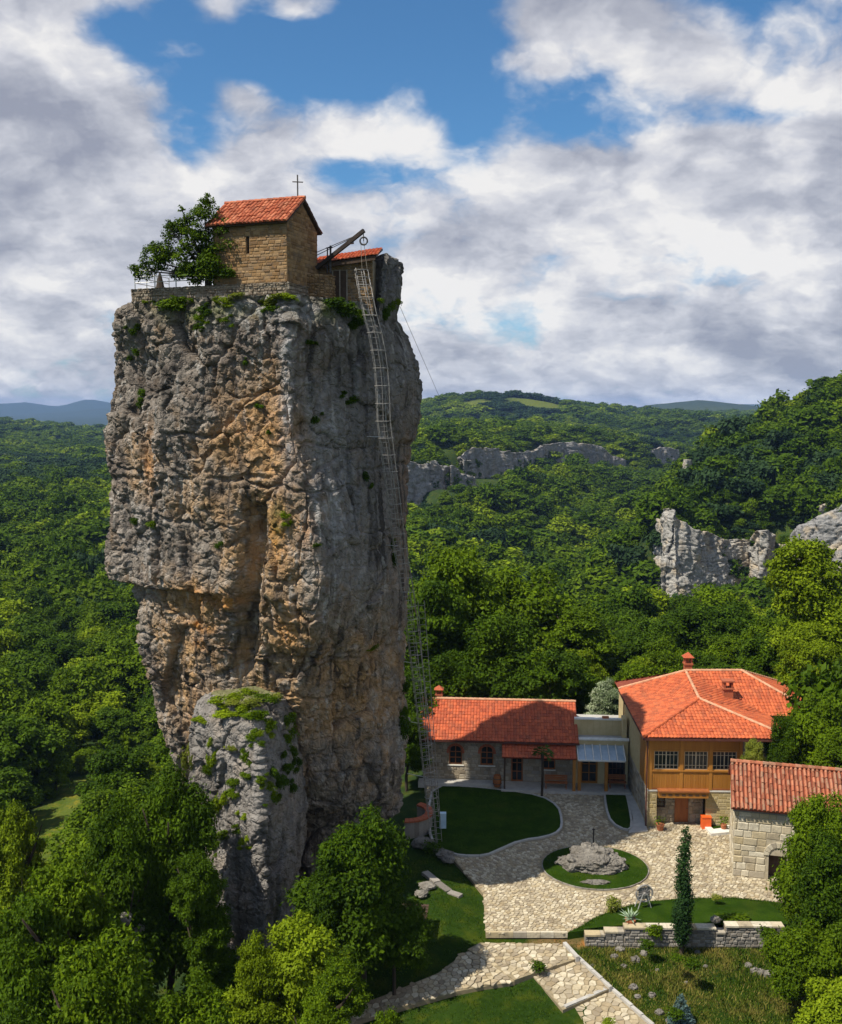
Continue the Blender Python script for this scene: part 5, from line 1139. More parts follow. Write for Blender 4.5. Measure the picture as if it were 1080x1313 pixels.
# grass bank between courtyard and retaining wall
WL = [(8.8, 52.55), (10.0, 52.5), (11.0, 52.45), (16.0, 52.3), (19.6, 52.3)]
def zbank(x, y):
    d = float(poly_dist([x], [y], PAVE)[0]); return min(.34, .02 + d * .14)
from functools import lru_cache
bk = MB(); gs = .35; sp = [tuple(p) for p in STRIP]
nx_, ny_ = int(13.5 / gs), int(7.5 / gs); vid = {}
XX, YY = np.meshgrid(np.arange(nx_) * gs + 7.2, np.arange(ny_) * gs + 52.35); fl = XX.ravel(); yl = YY.ravel()
inn = in_poly(fl, yl, sp) | (poly_dist(fl, yl, sp) < .05); zb_ = np.minimum(.34, .02 + poly_dist(fl, yl, PAVE) * .14) * (1 - in_poly(fl, yl, PAVE)) + .03 * gnoise(np.stack([fl, yl, 0 * fl], 1) * 1.3, 5)
for j in range(ny_ - 1):
    for i in range(nx_ - 1):
        ids = [j * nx_ + i, j * nx_ + i + 1, (j + 1) * nx_ + i + 1, (j + 1) * nx_ + i]
        if all(inn[k] for k in ids): bk.poly([(fl[k], yl[k], zb_[k]) for k in ids])
bank = MB().prism(sp, -.5, 0.012).build('grass_bank', M['lawn'], None, kind='structure')
bk.build('bank_turf', M['lawn'], bank, True)
# retaining wall: stone blocks and coping, stepped down to the left
RW = empty('retaining_wall', (8.9, 52.35, -.4), R(-1), label='low grey stone retaining wall with stepped coping below the cypress', cat='wall')
segs = [(0, 1.05, .42), (1.05, 2.1, .62), (2.1, 7.05, .86), (7.05, 7.55, .62), (7.55, 10.7, 1.0)]
for i, (a, b, h) in enumerate(segs):
    MB().box(a, .05, -.5, b, .45, h).build('wall_core', M['mortar'], RW)
    blocks_build('stone_block', masonry(Matrix.Translation((a, .05, 0)), b - a, -.15, h, (), (.14, .26), (.18, .5), (.02, .07), .02, random.Random(40 + i), .015), M['stone_grey'], RW, single=(b - a) > 2, **({} if (b - a) > 2 else {'kind': 'stuff'}))
    x = a
    while x < b - .05:
        l_ = min(random.uniform(.7, 1.3), b - x); MB().box(x + .006, -.04, h + .002, x + l_ - .006, .5, h + .10).build('coping_stone', M['stone_pale'], RW); x += l_

# ------------------------------------------------------------------ rocks
def rock_obj(name, loc, size, seed, mat=None, parent=None, sub=4, rough=.35, **kw):
    import bmesh
    bm = bmesh.new(); bmesh.ops.create_icosphere(bm, subdivisions=sub, radius=1.0)
    V = np.array([v.co[:] for v in bm.verts]); d = rough * fbm(V * 1.2 + seed * 7.1, 4, seed) ; f1, f2, cid = worley(V * 1.9 + seed, seed); d += .30 * (cid - .5) * sstep(0, .2, f2 - f1) - .10 * np.exp(-(f2 - f1) * 10) + .07 * fbm(V * 5, 2, seed + 3)
    V = V * (1 + d)[:, None] * np.array(size)
    for v, c in zip(bm.verts, V): v.co = c
    me = bpy.data.meshes.new(name); bm.to_mesh(me); bm.free()
    set_col(me, 'tint', np.clip(np.array([[.25, .23, .20]]) * (1 + .35 * fbm(V * 1.5 + seed, 3, seed)[:, None]), .05, .7))
    o = link(name, me, M['rock'], parent, **kw); o.location = loc; return o
B0 = empty('boulder', (_ic.x - .05, _ic.y + .1, 0.05), label='knobbly pale rock mound on the round lawn', cat='boulder')
for k, (x, y, sx, sy, sz) in enumerate(((0, 0, 1.7, 1.2, .85), (-1.1, -.2, .95, .8, .65), (1.15, -.25, .9, .75, .62), (.3, -.8, 1.0, .55, .45), (-.3, .5, 1.1, .7, .95), (-1.75, .3, .5, .45, .35))):
    rock_obj('rock_lump', (x, y, sz * .25), (sx, sy, sz), 50 + k, parent=B0, sub=5)
rock_obj('flat_stone', (_ic.x - .35, _ic.y - 2.2, .1), (.85, .28, .10), 60, label='flat stone lying on the near edge of the round lawn', cat='stone')
rk_sp = [(795, 1218, .45, .3), (803, 1212, .3, .25), (788, 1228, .35, .3), (815, 1232, .45, .32), (826, 1224, .35, .3), (800, 1240, .3, .2), (960, 1240, .35, .3), (968, 1247, .4, .34), (977, 1250, .4, .36), (986, 1252, .45, .4), (812, 1268, .4, .32), (818, 1280, .3, .24), (836, 1278, .32, .3), (895, 1222, .3, .2), (905, 1240, .22, .16), (843, 1245, .2, .15), (889, 1216, .22, .2), (950, 1206, .25, .18), (760, 1238, .18, .12), (846, 1300, .35, .3), (858, 1312, .3, .3), (880, 1262, .2, .16), (780, 1262, .15, .12)]
for k, (px_, py_, s, h) in enumerate(rk_sp):
    g = gp(px_, py_, -.6); g = gp(px_, py_, zgr(g.x, g.y)); rock_obj('rock', (g.x, g.y, zgr(g.x, g.y) + h * .12), (s * .62, s * .5, h * .62), 70 + k, sub=3, label=('grey rock in the cluster below the left end of the retaining wall' if k < 6 else 'dark grey rock in the row at the right side of the rough grass' if k < 10 else 'half-buried grey rock scattered low in the rough grass'), cat='rock', group=('rocks below the wall end' if k < 6 else 'rock row at the right' if k < 10 else 'scattered half-buried rocks'))
rock_obj('white_stone', tuple(at(918, 1179, 52.5)), (.28, .22, .2), 99, sub=3, label='white stone resting on the retaining wall', cat='stone')
# rocky foot of the slope left of the pillar
for k, (px_, py_, Y_, s) in enumerate(((160, 1178, 46, .9), (178, 1192, 46.5, .8), (188, 1232, 45.8, .7), (172, 1205, 46, .6))):
    p = at(px_, py_, Y_); rock_obj('rock_outcrop', (p.x, p.y, p.z), (s * .36, s * .36, s * .3), 110 + k, sub=4, label=('topmost', 'second', 'lowest', 'third')[k] + ' of four pinkish grey outcrops stepping down among the trees left of the pillar', cat='rock')
p = at(165, 1240, 44.6)
MB().poly([(p.x - .25, p.y, p.z), (p.x + .2, p.y - .1, p.z - .1), (p.x + .25, p.y + .5, p.z + .2), (p.x - .15, p.y + .6, p.z + .22)]).poly([(p.x + .2, p.y - .1, p.z - .1), (p.x + .3, p.y - .15, p.z - .45), (p.x + .4, p.y + .4, p.z - .4), (p.x + .25, p.y + .5, p.z + .2)]).build('red_sheet', M['red_cloth'], None, label='scrap of red sheeting showing between the trees left of the pillar foot', cat='sheeting')
# kerb of rough blocks below the ladder, little ring wall with brick coping
for k, (a, b) in enumerate((((545, 1124), (561, 1137)), ((561, 1138), (576, 1149)), ((576, 1150), (591, 1155)))):
    p, q = gp(*a, -.3), gp(*b, -.3); mb = MB().bar(p + Vector((0, 0, .1)), q + Vector((0, 0, .1)), .45, .5); mb.build('rough_block', M['stone_grey'], None, label=('upper', 'middle', 'lower')[k] + ' of three rough kerb blocks curving down the shaded grass below the ladder', cat='stone block')
for k, (px_, py_, s) in enumerate(((543, 1083, .75), (562, 1092, .4), (572, 1098, .55), (575, 1104, .45), (548, 1138, .5), (541, 1148, .4))):
    g = gp(px_, py_, 0); rock_obj('rock', (g.x, g.y, .1), (s, s * .8, s * .5), 130 + k, sub=3, label='grey rock at the foot of the tall ladder', cat='rock', group='rocks at the ladder foot')
c0 = gp(522, 1046, .9); rw = empty('ring_wall', (c0.x, c0.y + .6, -.3), label='curved stone wall with red brick coping at the pillar foot', cat='wall')
ang = np.linspace(R(-95), R(60), 15)
for t0, t1 in zip(ang[:-1], ang[1:]):
    mb = MB(); mb.prism([(q * math.cos(t), q * math.sin(t)) for q, t in ((1.35, t0), (1.75, t0), (1.75, t1), (1.35, t1))], -.6, 1.18); mb.build('wall_stone', M['stone_grey'], rw)
    mb = MB(); mb.prism([(q * math.cos(t), q * math.sin(t)) for q, t in ((1.28, t0 + .008), (1.82, t0 + .008), (1.82, t1 - .008), (1.28, t1 - .008))], 1.183, 1.30); mb.build('coping_brick', M['brick'], rw)
# dark plank shed in the shade right of the pillar foot
g = gp(505, 1238, -1.2); sd = empty('shed', (g.x, g.y + .6, zgr(g.x, g.y)), R(-6), label='low dark plank shed in the shade below the big tree', cat='shed')
MB().box(-1.6, -.1, -.5, 1.5, 1.8, 1.25).build('shed_wall', M['wood_dark'], sd)
for k in range(9): MB().box(-1.8, -.35 + k * .27, 1.26 + k * .035, 1.7, -.10 + k * .27, 1.30 + k * .035).build('roof_plank', M['wood_dark'], sd)
# wheel on a trestle, agave in a pot, garden tap post
g = gp(826, 1165, .1); wl = empty('wheel', (g.x, g.y, .05), R(8), label='grey spoked wheel on a small metal trestle at the courtyard edge', cat='wheel')
r = .48; zc = .95; mb = MB(); ang = np.linspace(0, 2 * math.pi, 25); mb.tube([(r * math.cos(a), 0, zc + r * math.sin(a)) for a in ang], .055, 6); mb.build('rim', M['metal_worn'], wl)
for k in range(6): a = k * math.pi / 6; MB().bar((r * math.cos(a), 0, zc + r * math.sin(a)), (-r * math.cos(a), 0, zc - r * math.sin(a)), .035, .035, (0, 1, 0)).build('spoke', M['metal_worn'], wl)
MB().tube([(0, -.15, zc), (0, .3, zc)], .09, 8).build('hub', M['metal_worn'], wl)
MB().box(-.34, .02, zc - .34, .34, .05, zc + .34).build('disc', M['metal_worn'], wl)
for s in (-1, 1):
    for y in (-.1, .35): MB().bar((s * .42, y, 0), (s * .12, y, zc), .04).build('leg', M['metal'], wl)
g = gp(806, 1181, .3); ag = empty('agave', (g.x, 52.95, .30), label='spiky agave in a clay pot standing behind the stepped wall', cat='potted plant')
MB().lathe([(.2, 0), (.3, .35), (.32, .42), (.27, .42), (.25, .36)], n=12).build('pot', M['terracotta'], ag)
rn = random.Random(9)
for k in range(22):
    a = k * 2.4; el = rn.uniform(.25, 1.35); L_ = rn.uniform(.55, .85); d = Vector((math.cos(a) * math.cos(el), math.sin(a) * math.cos(el), math.sin(el))); sd_ = Vector((-math.sin(a), math.cos(a), 0)); b = Vector((0, 0, .4)); mb = MB()
    p1 = b + d * L_ * .55; tp = b + d * L_ - Vector((0, 0, .08)); upv = d.cross(sd_) * .015
    mb.poly([b - sd_ * .035, p1 - sd_ * .05 - upv, p1 + upv]); mb.poly([b - sd_ * .035, p1 + upv, b + sd_ * .035]); mb.poly([b + sd_ * .035, p1 + upv, p1 + sd_ * .05 - upv]); mb.poly([p1 - sd_ * .05 - upv, tp, p1 + upv]); mb.poly([p1 + upv, tp, p1 + sd_ * .05 - upv]); mb.build('leaf', M['agave'], ag)
g = gp(762, 1085); t = empty('tap_post', (g.x, g.y + .3, 0), label='thin upright post behind the rock mound', cat='post'); MB().bar((0, 0, 0), (0, 0, 1.0), .07).build('shaft', M['wood_grey'], t); MB().lathe([(.1, 0), (.1, .03), (.04, .06)], (0, 0, 1.0), 8).build('cap', M['wood_grey'], t)
g = gp(570, 1062); bx = MB(); bx.box(-.22, -.18, 0, .22, .18, 1.05); o = bx.build('blue_box', M['blue_plastic'], None, label='pale blue box standing behind the foot of the tall ladder', cat='box'); o.location = (g.x - .1, g.y, .05)

# ------------------------------------------------------------------ chapel and the other things on the summit
CB = R(-20)
pc = at(368, 361, 53.7); ZP = pc.z                          # terrace level at its near corner
TP = empty('terrace', (pc.x, 53.7, ZP), CB, label='rubble stone terrace wall round the summit, below the chapel', cat='wall')
TL = 9.6
outl = [(-TL, 0), (0.02, 0), (0.02, 4.6), (-TL, 4.6)]
MB().prism(outl, -1.9, -.03).build('terrace_core', M['mortar'], TP)
mk = lambda px0, py0, rz: Matrix.Translation((px0, py0, 0)) @ Matrix.Rotation(rz, 4, 'Z')
blocks_build('rubble_stones', masonry(mk(-TL, 0, 0), TL, -1.9, 0, (), (.09, .2), (.12, .36), (.02, .11), .012, random.Random(60), .025) + masonry(mk(.02, 0, math.pi / 2), 4.6, -1.9, 0, (), (.09, .2), (.12, .36), (.02, .11), .012, random.Random(61), .025) + masonry(mk(-TL, 4.6, -math.pi / 2), 4.6, -1.9, 0, (), (.12, .24), (.15, .42), (.02, .1), .02, random.Random(62), .025), M['stone_terrace'], TP, kind='stuff')
CHL, CHW, CHZ, CHR = 4.4, 3.6, 3.12, 1.24
CM = in_frame((pc.x, 53.7, ZP), CB); cl = CM @ Vector((-CHL, .06, 0))
CHP = empty('chapel', cl, CB, label='small golden stone chapel with a red tiled gable roof on the rock summit', cat='chapel')
wall_box(MB(), 0, CHL, -.6, CHZ, 0, .5, [(2.0, 1.55, 2.18, 2.45)]).build('side_wall', M['mortar_gold'], CHP)
MB().box(0, .5, -.6, .5, CHW, CHZ).box(CHL - .5, .5, -.6, CHL, CHW, CHZ).box(.5, CHW - .5, -.6, CHL - .5, CHW, CHZ).build('chapel_wall', M['mortar_gold'], CHP)
for x in (.02, CHL - .02): MB().poly([(x, 0, CHZ), (x, CHW, CHZ), (x, CHW / 2, CHZ + CHR)]).build('gable', M['mortar_gold'], CHP)
gz = lambda x: CHZ + CHR * (1 - abs(x - CHW / 2) / (CHW / 2)) - .02
blocks_build('ashlar_blocks', masonry(mk(0, 0, 0), CHL, 0, CHZ - .02, [(2.0, 1.55, 2.18, 2.45)], (.12, .21), (.18, .5), (.006, .035), .008, random.Random(63), .012) + masonry(mk(CHL, 0, math.pi / 2), CHW, -.5, gz, (), (.12, .22), (.18, .5), (.006, .035), .008, random.Random(64), .012) + masonry(mk(0, CHW, -math.pi / 2), CHW, 0, gz, (), (.17, .27), (.25, .65), (.01, .05), .016, random.Random(65), .012), M['stone_gold'], CHP, kind='stuff')
MB().box(2.0, .2, 1.55, 2.18, .24, 2.45).build('window', M['glass'], CHP)
oh = .28
c1 = [(-oh, -oh, CHZ - .1), (CHL + oh * .6, -oh, CHZ - .1), (CHL + oh * .6, CHW / 2, CHZ + CHR + .14), (-oh, CHW / 2, CHZ + CHR + .14)]; c2 = [(CHL + oh * .6, CHW + oh, CHZ - .1), (-oh, CHW + oh, CHZ - .1), (-oh, CHW / 2, CHZ + CHR + .14), (CHL + oh * .6, CHW / 2, CHZ + CHR + .14)]
for c_ in (c1, c2): slab(CHP, c_, M['wood_dark'], .07); tiles(CHP, c_, M['tile_chapel'], .235, .36, .115, jit=.025)
ridge(CHP, (-oh, CHW / 2, CHZ + CHR + .23), (CHL + oh * .6, CHW / 2, CHZ + CHR + .23), M['tile_chapel'], .11)
cr = MB().bar((CHL - .25, CHW / 2, CHZ + CHR + .15), (CHL - .25, CHW / 2, CHZ + CHR + 1.45), .055).bar((CHL - .52, CHW / 2 - .06, CHZ + CHR + 1.10), (CHL + .04, CHW / 2 + .06, CHZ + CHR + 1.06), .05).build('cross', M['iron'], CHP)
# railing along the terrace edge and round its left end
RL = empty('railing', CM @ Vector((-TL + .1, .12, 0)), CB, label='pale metal railing along the front edge of the summit terrace', cat='railing')
xs = [0.05, 1.35, 2.7, 4.05, 5.35, 6.6]
pm = MB().tube([(0, 0, 0), (0, 0, 1.0)], .032, 6); me_post = pm.build('post', M['metal'], RL).data
for i, x in enumerate(xs):
    if i: o = link('post', me_post, None, RL); o.location = (x, 0, 0)
RL.children[0].location = (xs[0], 0, 0)
for y in (1.1, 2.1, 3.3): o = link('post', me_post, None, RL); o.location = (.05, y, 0)
for z in (.33, .66, .98): MB().tube([(xs[0], 0, z), (xs[-1], 0, z)], .022, 6).build('rail', M['metal'], RL); MB().tube([(.05, 0, z), (.05, 3.3, z)], .022, 6).build('rail', M['metal'], RL)
rl2 = empty('wire_fence', CM @ Vector((-TL + 6.9, .1, 0)), CB, label='faint thin wire fence between the metal railing and the chapel corner', cat='fence')
for x in (1.2, 2.5): MB().tube([(x, 0, -.02), (x, 0, .75)], .018, 6).build('post', M['rope'], rl2)
for z in (.3, .7): MB().tube([(-.1, 0, z), (2.5, 0, z)], .010, 5).build('wire', M['rope'], rl2)
MB().lathe([(.28, 0), (.2, .35), (.12, .7), (.05, .95)], n=8).build('stump', M['bark'], None, label='dark tapered stump behind the railing at the left end of the terrace', cat='stump').location = CM @ Vector((-TL + 1.25, .9, -.02))
# second building with its red lean-to roof, right of the chapel
Y2 = 57.6
a_ = at(404, 341, Y2); b_ = at(478, 329, Y2 - .3); L2 = (b_.xy - a_.xy).length
CE = empty('cell_house', (a_.x, Y2, at(440, 378, Y2).z), math.atan2(b_.y - a_.y, b_.x - a_.x), label='low stone hermit cell with a sloping red tiled roof beside the crane', cat='house')
hz0 = a_.z - CE.location.z; hz1 = b_.z - CE.location.z
zt2 = lambda x: hz0 + (hz1 - hz0) * x / L2 - .12
MB().prism([(0, 0.05), (L2, 0.05), (L2, 2.6), (0, 2.6)], -1.2, lambda x, y: zt2(x) - .02).build('wall', M['mortar'], CE)
blocks_build('rubble_stones', masonry(mk(0, .05, 0), L2, -1.2, lambda x: zt2(x) + .03, [(1.0, -1.2, 1.8, 1.35)], (.12, .22), (.16, .42), (.015, .06), .02, random.Random(70), .02), M['stone_gold'], CE, kind='stuff')
d = MB().box(1.02, -.02, -1.0, 1.78, .04, 1.3).build('doorway', M['wood_dark'], CE)
for x in (1.0, 1.4, 1.8): MB().box(x - .03, -.05, -1.0, x + .03, -.02, 1.35).build('door_bar', M['rope'], d)
cr_ = [(-.1, -.45, hz0), (L2 + .25, -.45, hz1), (L2 + .25, 2.4, hz1 + .8), (-.1, 2.4, hz0 + .8)]
MB().bar((-.1, -.40, hz0 - .17), (L2 + .2, -.40, hz1 - .17), .10, .16).build('eave_beam', M['wood_dark'], CE); slab(CE, cr_, M['wood_dark'], .1); tiles(CE, cr_, M['tile'], .21, .34, .06)
RC = empty('curved_wall', (at(400, 380, 56.2).x, 56.2, at(400, 382, 56.2).z), label='rough stone parapet between the chapel and the hermit cell', cat='wall')
hw = at(400, 352, 56.2).z - RC.location.z
ang = np.linspace(R(-120), R(-20), 9)
bl = []
for t0, t1 in zip(ang[:-1], ang[1:]):
    p0 = Vector((1.3 * math.cos(t0), 1.0 + 1.3 * math.sin(t0), 0)); p1 = Vector((1.3 * math.cos(t1), 1.0 + 1.3 * math.sin(t1), 0)); d_ = (p1 - p0); L_ = d_.length
    Mx = Matrix.Translation(p0) @ Matrix.Rotation(math.atan2(d_.y, d_.x), 4, 'Z'); bl += masonry(Mx, L_, -.8, hw, (), (.12, .2), (.15, .4), (.02, .08), .02, random.Random(int(t0 * 100)), .02)
blocks_build('rubble_stones', bl, M['stone_gold'], RC, kind='stuff'); MB().prism([(1.29 * math.cos(t), 1.0 + 1.29 * math.sin(t)) for t in ang], -.8, hw - .02).build('wall_core', M['mortar_gold'], RC)
# crane
Yc = 56.6; q0 = at(409, 341, Yc); q1 = at(466, 296, Yc - 1.2)
KR = empty('crane', (q0.x, Yc, q0.z), label='dark timber crane boom with a hanging pulley above the ladder', cat='crane')
def K(px_, py_, Y_): return at(px_, py_, Y_) - Vector(KR.location)
MB().bar(K(406, 344, Yc), K(467, 295.5, Yc - 1.2), .17, .2).build('boom', M['wood_grey'], KR)
MB().bar(K(448, 309.5, Yc - .8), K(453, 309, Yc - .85), .25, .28).build('boom_clamp', M['iron'], KR)
MB().bar(K(424, 350, Yc), K(424, 315, Yc), .10).build('post', M['iron'], KR); MB().bar(K(420, 350, Yc + .3), K(420, 318, Yc + .3), .07).build('post', M['iron'], KR); MB().bar(K(419, 318, Yc + .2), K(426, 317, Yc - .1), .06).build('tie', M['iron'], KR)
for a, b in (((403, 325, Yc + .6), (452, 304, Yc - .85)), ((403, 329, Yc + .5), (456, 303, Yc - .9))): MB().tube([K(*a), K(*b)], .022, 5).build('stay_cable', M['iron'], KR)
hk = K(466, 297, Yc - 1.2); pz = K(466.5, 309, Yc - 1.2)
pl = MB().bar(hk, pz, .05).tube([pz + Vector((.2 * math.cos(t), 0, .2 * math.sin(t))) for t in np.linspace(0, 2 * math.pi, 15)], .05, 6).build('pulley', M['iron'], KR)
for px_ in (464.5, 471): MB().tube([K(px_ - (2 if px_ < 468 else 5), 305, Yc - 1.2), K(px_, 345, Yc - 1.1)], .013, 5).build('rope', M['rope'], KR)

# ------------------------------------------------------------------ caged ladder down the pillar
lp = [(461, 343), (466, 372), (473, 405), (480, 430), (486, 465), (489, 500), (490, 540), (496, 585), (503, 640), (509, 690), (517, 735), (524, 780), (530, 830), (536, 880), (543, 940), (549, 1000), (554, 1045), (557, 1086)]
LPT = []
for i, (px_, py_) in enumerate(lp):
    yy = np.interp(py_, [343, 430, 600, 720, 900, 1086], [57.3, 57.6, 59.3, 60.6, 62.0, 63.75])
    for dx_ in (-9, -4, 0, 4, 9):
        for dy_ in (-32, -24, -16, -8, 0, 8, 16, 24, 32):
            h, n_ = hit(px_ + dx_, py_ + dy_)
            if h is not None and py_ < 790: yy = min(yy, h.y - 1.15)
    LPT.append([px_, py_, yy])
for it in range(2):
    for i in range(1, len(LPT) - 1): LPT[i][2] = min(LPT[i][2], (LPT[i - 1][2] + LPT[i + 1][2]) / 2 + .15)
LW = [at(*q) for q in LPT]; cum = [0]
for a, b in zip(LW[:-1], LW[1:]): cum.append(cum[-1] + (b - a).length)
def lad(s):
    s = max(0, min(cum[-1], s)); i = max(0, min(len(LW) - 2, int(np.searchsorted(cum, s)) - 1)); f = (s - cum[i]) / (cum[i + 1] - cum[i]); return LW[i].lerp(LW[i + 1], f)
SDV = Vector((.86, .5, 0)); OUT = Vector((.5, -.86, 0))      # along the rungs, and away from the rock
LD = empty('caged_ladder', LW[-1], label='long metal ladder with safety cage running down the shaded side of the pillar', cat='ladder')
o0 = Vector(LD.location)
for s in (-1, 1): MB().tube([p - o0 + SDV * .24 * s for p in LW], .028, 5).build('rail', M['metal_worn'], LD)
rm = MB().tube([tuple(-SDV * .24), tuple(SDV * .24)], .017, 5); me_r = None
s = .3
while s < cum[-1]:
    p = lad(s) - o0
    if me_r is None: ob = rm.build('rung', M['metal_worn'], LD); me_r = ob.data
    else: ob = link('rung', me_r, None, LD)
    ob.location = p; s += .30
def hoop_pts(r=.42): return [SDV * (r * math.cos(t)) + OUT * (r * 1.0 * math.sin(t) + .16) for t in np.linspace(R(-25), R(205), 9)]
me_h = None; s = .4
while s < cum[-1] - 2.5:
    if me_h is None: ob = MB().tube(hoop_pts(), .020, 5).build('cage_hoop', M['metal_worn'], LD); me_h = ob.data
    else: ob = link('cage_hoop', me_h, None, LD)
    ob.location = lad(s) - o0; s += .95
for v in hoop_pts()[1:-1:2]: MB().tube([lad(s) - o0 + v for s in np.linspace(.4, cum[-1] - 2.4, 40)], .014, 4).build('cage_bar', M['metal_worn'], LD)
for s in (.5, 1.0): pass
for px_, py_ in ((530, 928), (533, 997), (523, 850), (512, 700), (492, 560)):
    sidx = float(np.interp(py_, [q[1] for q in lp], cum)); p = lad(sidx) - o0; MB().tube([p, p - OUT * 1.3 - SDV * .8], .022, 5).build('wall_tie', M['metal'], LD)
# second, plain ladder standing on the lawn beside it
b0, t0 = gp(563, 1080), at(540, 770, 63.2)
l2 = empty('lower_ladder', b0, label='thin plain ladder leaning beside the foot of the caged ladder', cat='ladder')
dv = t0 - b0; LL = dv.length; u = Vector((1, .1, 0)).normalized()
for s in (-1, 1): MB().tube([u * .2 * s, dv + u * .2 * s], .022, 5).build('rail', M['metal_worn'], l2)
me_r = None
for k in range(int(LL / .42)):
    p = dv * ((k + .5) * .42 / LL)
    if me_r is None: ob = MB().tube([-u * .2, u * .2], .015, 4).build('rung', M['metal_worn'], l2); me_r = ob.data
    else: ob = link('rung', me_r, None, l2)
    ob.location = p
# cable from the summit away over the valley
a, b = at(513, 393, 61.5), at(622, 540, 470); b.z = zgr(b.x, b.y) + 2.0
pts = [a.lerp(b, t) - Vector((0, 0, 1.5 * t * (1 - t))) for t in np.linspace(0, 1, 40)]
MB().tube(pts, [.014 + .03 * t for t in np.linspace(0, 1, 40)], 4).build('overhead_cable', M['iron'], None, label='thin cable running from the pillar top out over the valley', cat='cable')

# ------------------------------------------------------------------ trees
def crown_arrays(seed, n, leaf, K=60, rr=(.12, .26), zlo=-.6, lay=.75, spread=(.50, .86), inner=.10):
    g = np.random.default_rng(seed)
    d = g.normal(size=(K * 5, 3)); d /= np.linalg.norm(d, axis=1)[:, None]; d = d[d[:, 2] > zlo]
    nl = 7; lob = g.normal(size=(nl, 3)); lob /= np.linalg.norm(lob, axis=1)[:, None]             # a few big boughs make the outline uneven
    bump = np.max(np.clip((d @ lob.T - .55) / .45, 0, 1) * g.uniform(.5, 1, nl), axis=1); keep = g.random(len(d)) < .35 + .65 * bump
    d, bump = d[keep][:K], bump[keep][:K]
    C = d * (g.uniform(*spread, size=len(d)) * (.74 + .34 * bump))[:, None]; Rr = g.uniform(*rr, size=len(d)) * (.85 + .4 * bump)
    C = np.concatenate([C, g.normal(size=(6, 3)) * .22]); Rr = np.r_[Rr, np.full(6, .30)]
    return leaves_on(C, Rr, n, leaf, g, lay, inner, spray=.22)
def leaves_on(C, Rr, n, leaf, g, lay=.75, inner=.12, up=.55, spray=.0):
    k = g.choice(len(C), n, p=Rr ** 2 / (Rr ** 2).sum())
    u = g.normal(size=(n, 3)); u /= np.linalg.norm(u, axis=1)[:, None]; fl = (u[:, 2] < -.25) & (g.random(n) < .75); u[fl, 2] *= -1
    rad = (np.where(g.random(n) < inner, g.uniform(.1, .7, n), g.uniform(.70, 1.08, n)) + spray * np.minimum(g.exponential(1.0, n), 2.0) * (g.random(n) < .55)) * (1 + .18 * np.sin(u[:, 0] * 7 + k) * np.sin(u[:, 1] * 6 + 2 * k))
    p = C[k] + u * (Rr[k] * rad)[:, None] * np.array([1, 1, lay])
    nn = u * .6 + np.array([0, 0, up]) + g.normal(size=(n, 3)) * .45; nn /= np.linalg.norm(nn, axis=1)[:, None]
    t = g.normal(size=(n, 3)) + u * .4 - np.array([0, 0, .3]); t -= nn * (t * nn).sum(1)[:, None]; t /= np.linalg.norm(t, axis=1)[:, None]; b = np.cross(nn, t)
    L = (leaf * g.uniform(.65, 1.35, n))[:, None]; W_ = L * g.uniform(.42, .62, n)[:, None]
    V = np.stack([p - t * L, p + b * W_ + t * L * .1 - nn * W_ * .25, p + t * L, p - b * W_ + t * L * .1 - nn * W_ * .25], 1).reshape(-1, 3)
    return V, np.arange(4 * n).reshape(n, 4)
def crown_mesh(name, mat, *a, **k):
    me = np_mesh(name, *crown_arrays(*a, **k)); me.materials.append(M[mat]); return me
def with_mat(me, mat): c = me.copy(); c.materials.clear(); c.materials.append(M[mat]); return c
def trunk_mesh(seed, n=7, bare=.3):
    rn = random.Random(seed); mb = MB(); pts = [Vector((0, 0, -.12))]
    for i in range(1, 6): pts.append(Vector((rn.uniform(-.06, .06) * i * .5, rn.uniform(-.06, .06) * i * .5, i * .17)))
    mb.tube(pts, [.065, .055, .046, .036, .025, .012], 8)
    for k in range(n):
        a = k * 2.4 + rn.uniform(-.4, .4); z0 = rn.uniform(bare, .7); b = Vector((0, 0, z0)); q_ = rn.uniform(.3, .6); e = Vector((math.cos(a) * q_, math.sin(a) * q_, min(.95, z0 + rn.uniform(.15, .32))))
        m = b.lerp(e, .5) + Vector((0, 0, -.03)); mb.tube([b, m, e], [.026, .017, .006], 5)
    me = bpy.data.meshes.new('trunk'); me.from_pydata(mb.v, [], mb.f); me.polygons.foreach_set('use_smooth', [True] * len(mb.f)); me.update(); me.materials.append(M['bark']); return me
TR = [trunk_mesh(s) for s in (1, 2, 3)]
HC = {}
for i, (s, K, rr) in enumerate(((11, 64, (.13, .26)), (12, 84, (.10, .20)), (13, 48, (.16, .30)), (14, 70, (.12, .24)))):
    base = crown_mesh('crown', 'leaf_mid', s, 24000, .036, K=K, rr=rr, lay=.70 if i % 2 else .85)
    HC[i, 'leaf_mid'] = base
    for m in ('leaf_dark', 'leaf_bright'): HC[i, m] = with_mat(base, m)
HC[1, 'leaf_yellow'] = with_mat(HC[1, 'leaf_mid'], 'leaf_yellow'); HC[3, 'leaf_flower'] = with_mat(HC[3, 'leaf_mid'], 'leaf_flower')
MC = [crown_mesh('crown', m, 30 + i, 9500, .060, K=K * 2, rr=(.14, .28)) for i, (m, K) in enumerate((('leaf_dark', 26), ('leaf_mid', 34), ('leaf_mid', 22), ('leaf_bright', 30), ('leaf_dark', 20)))]
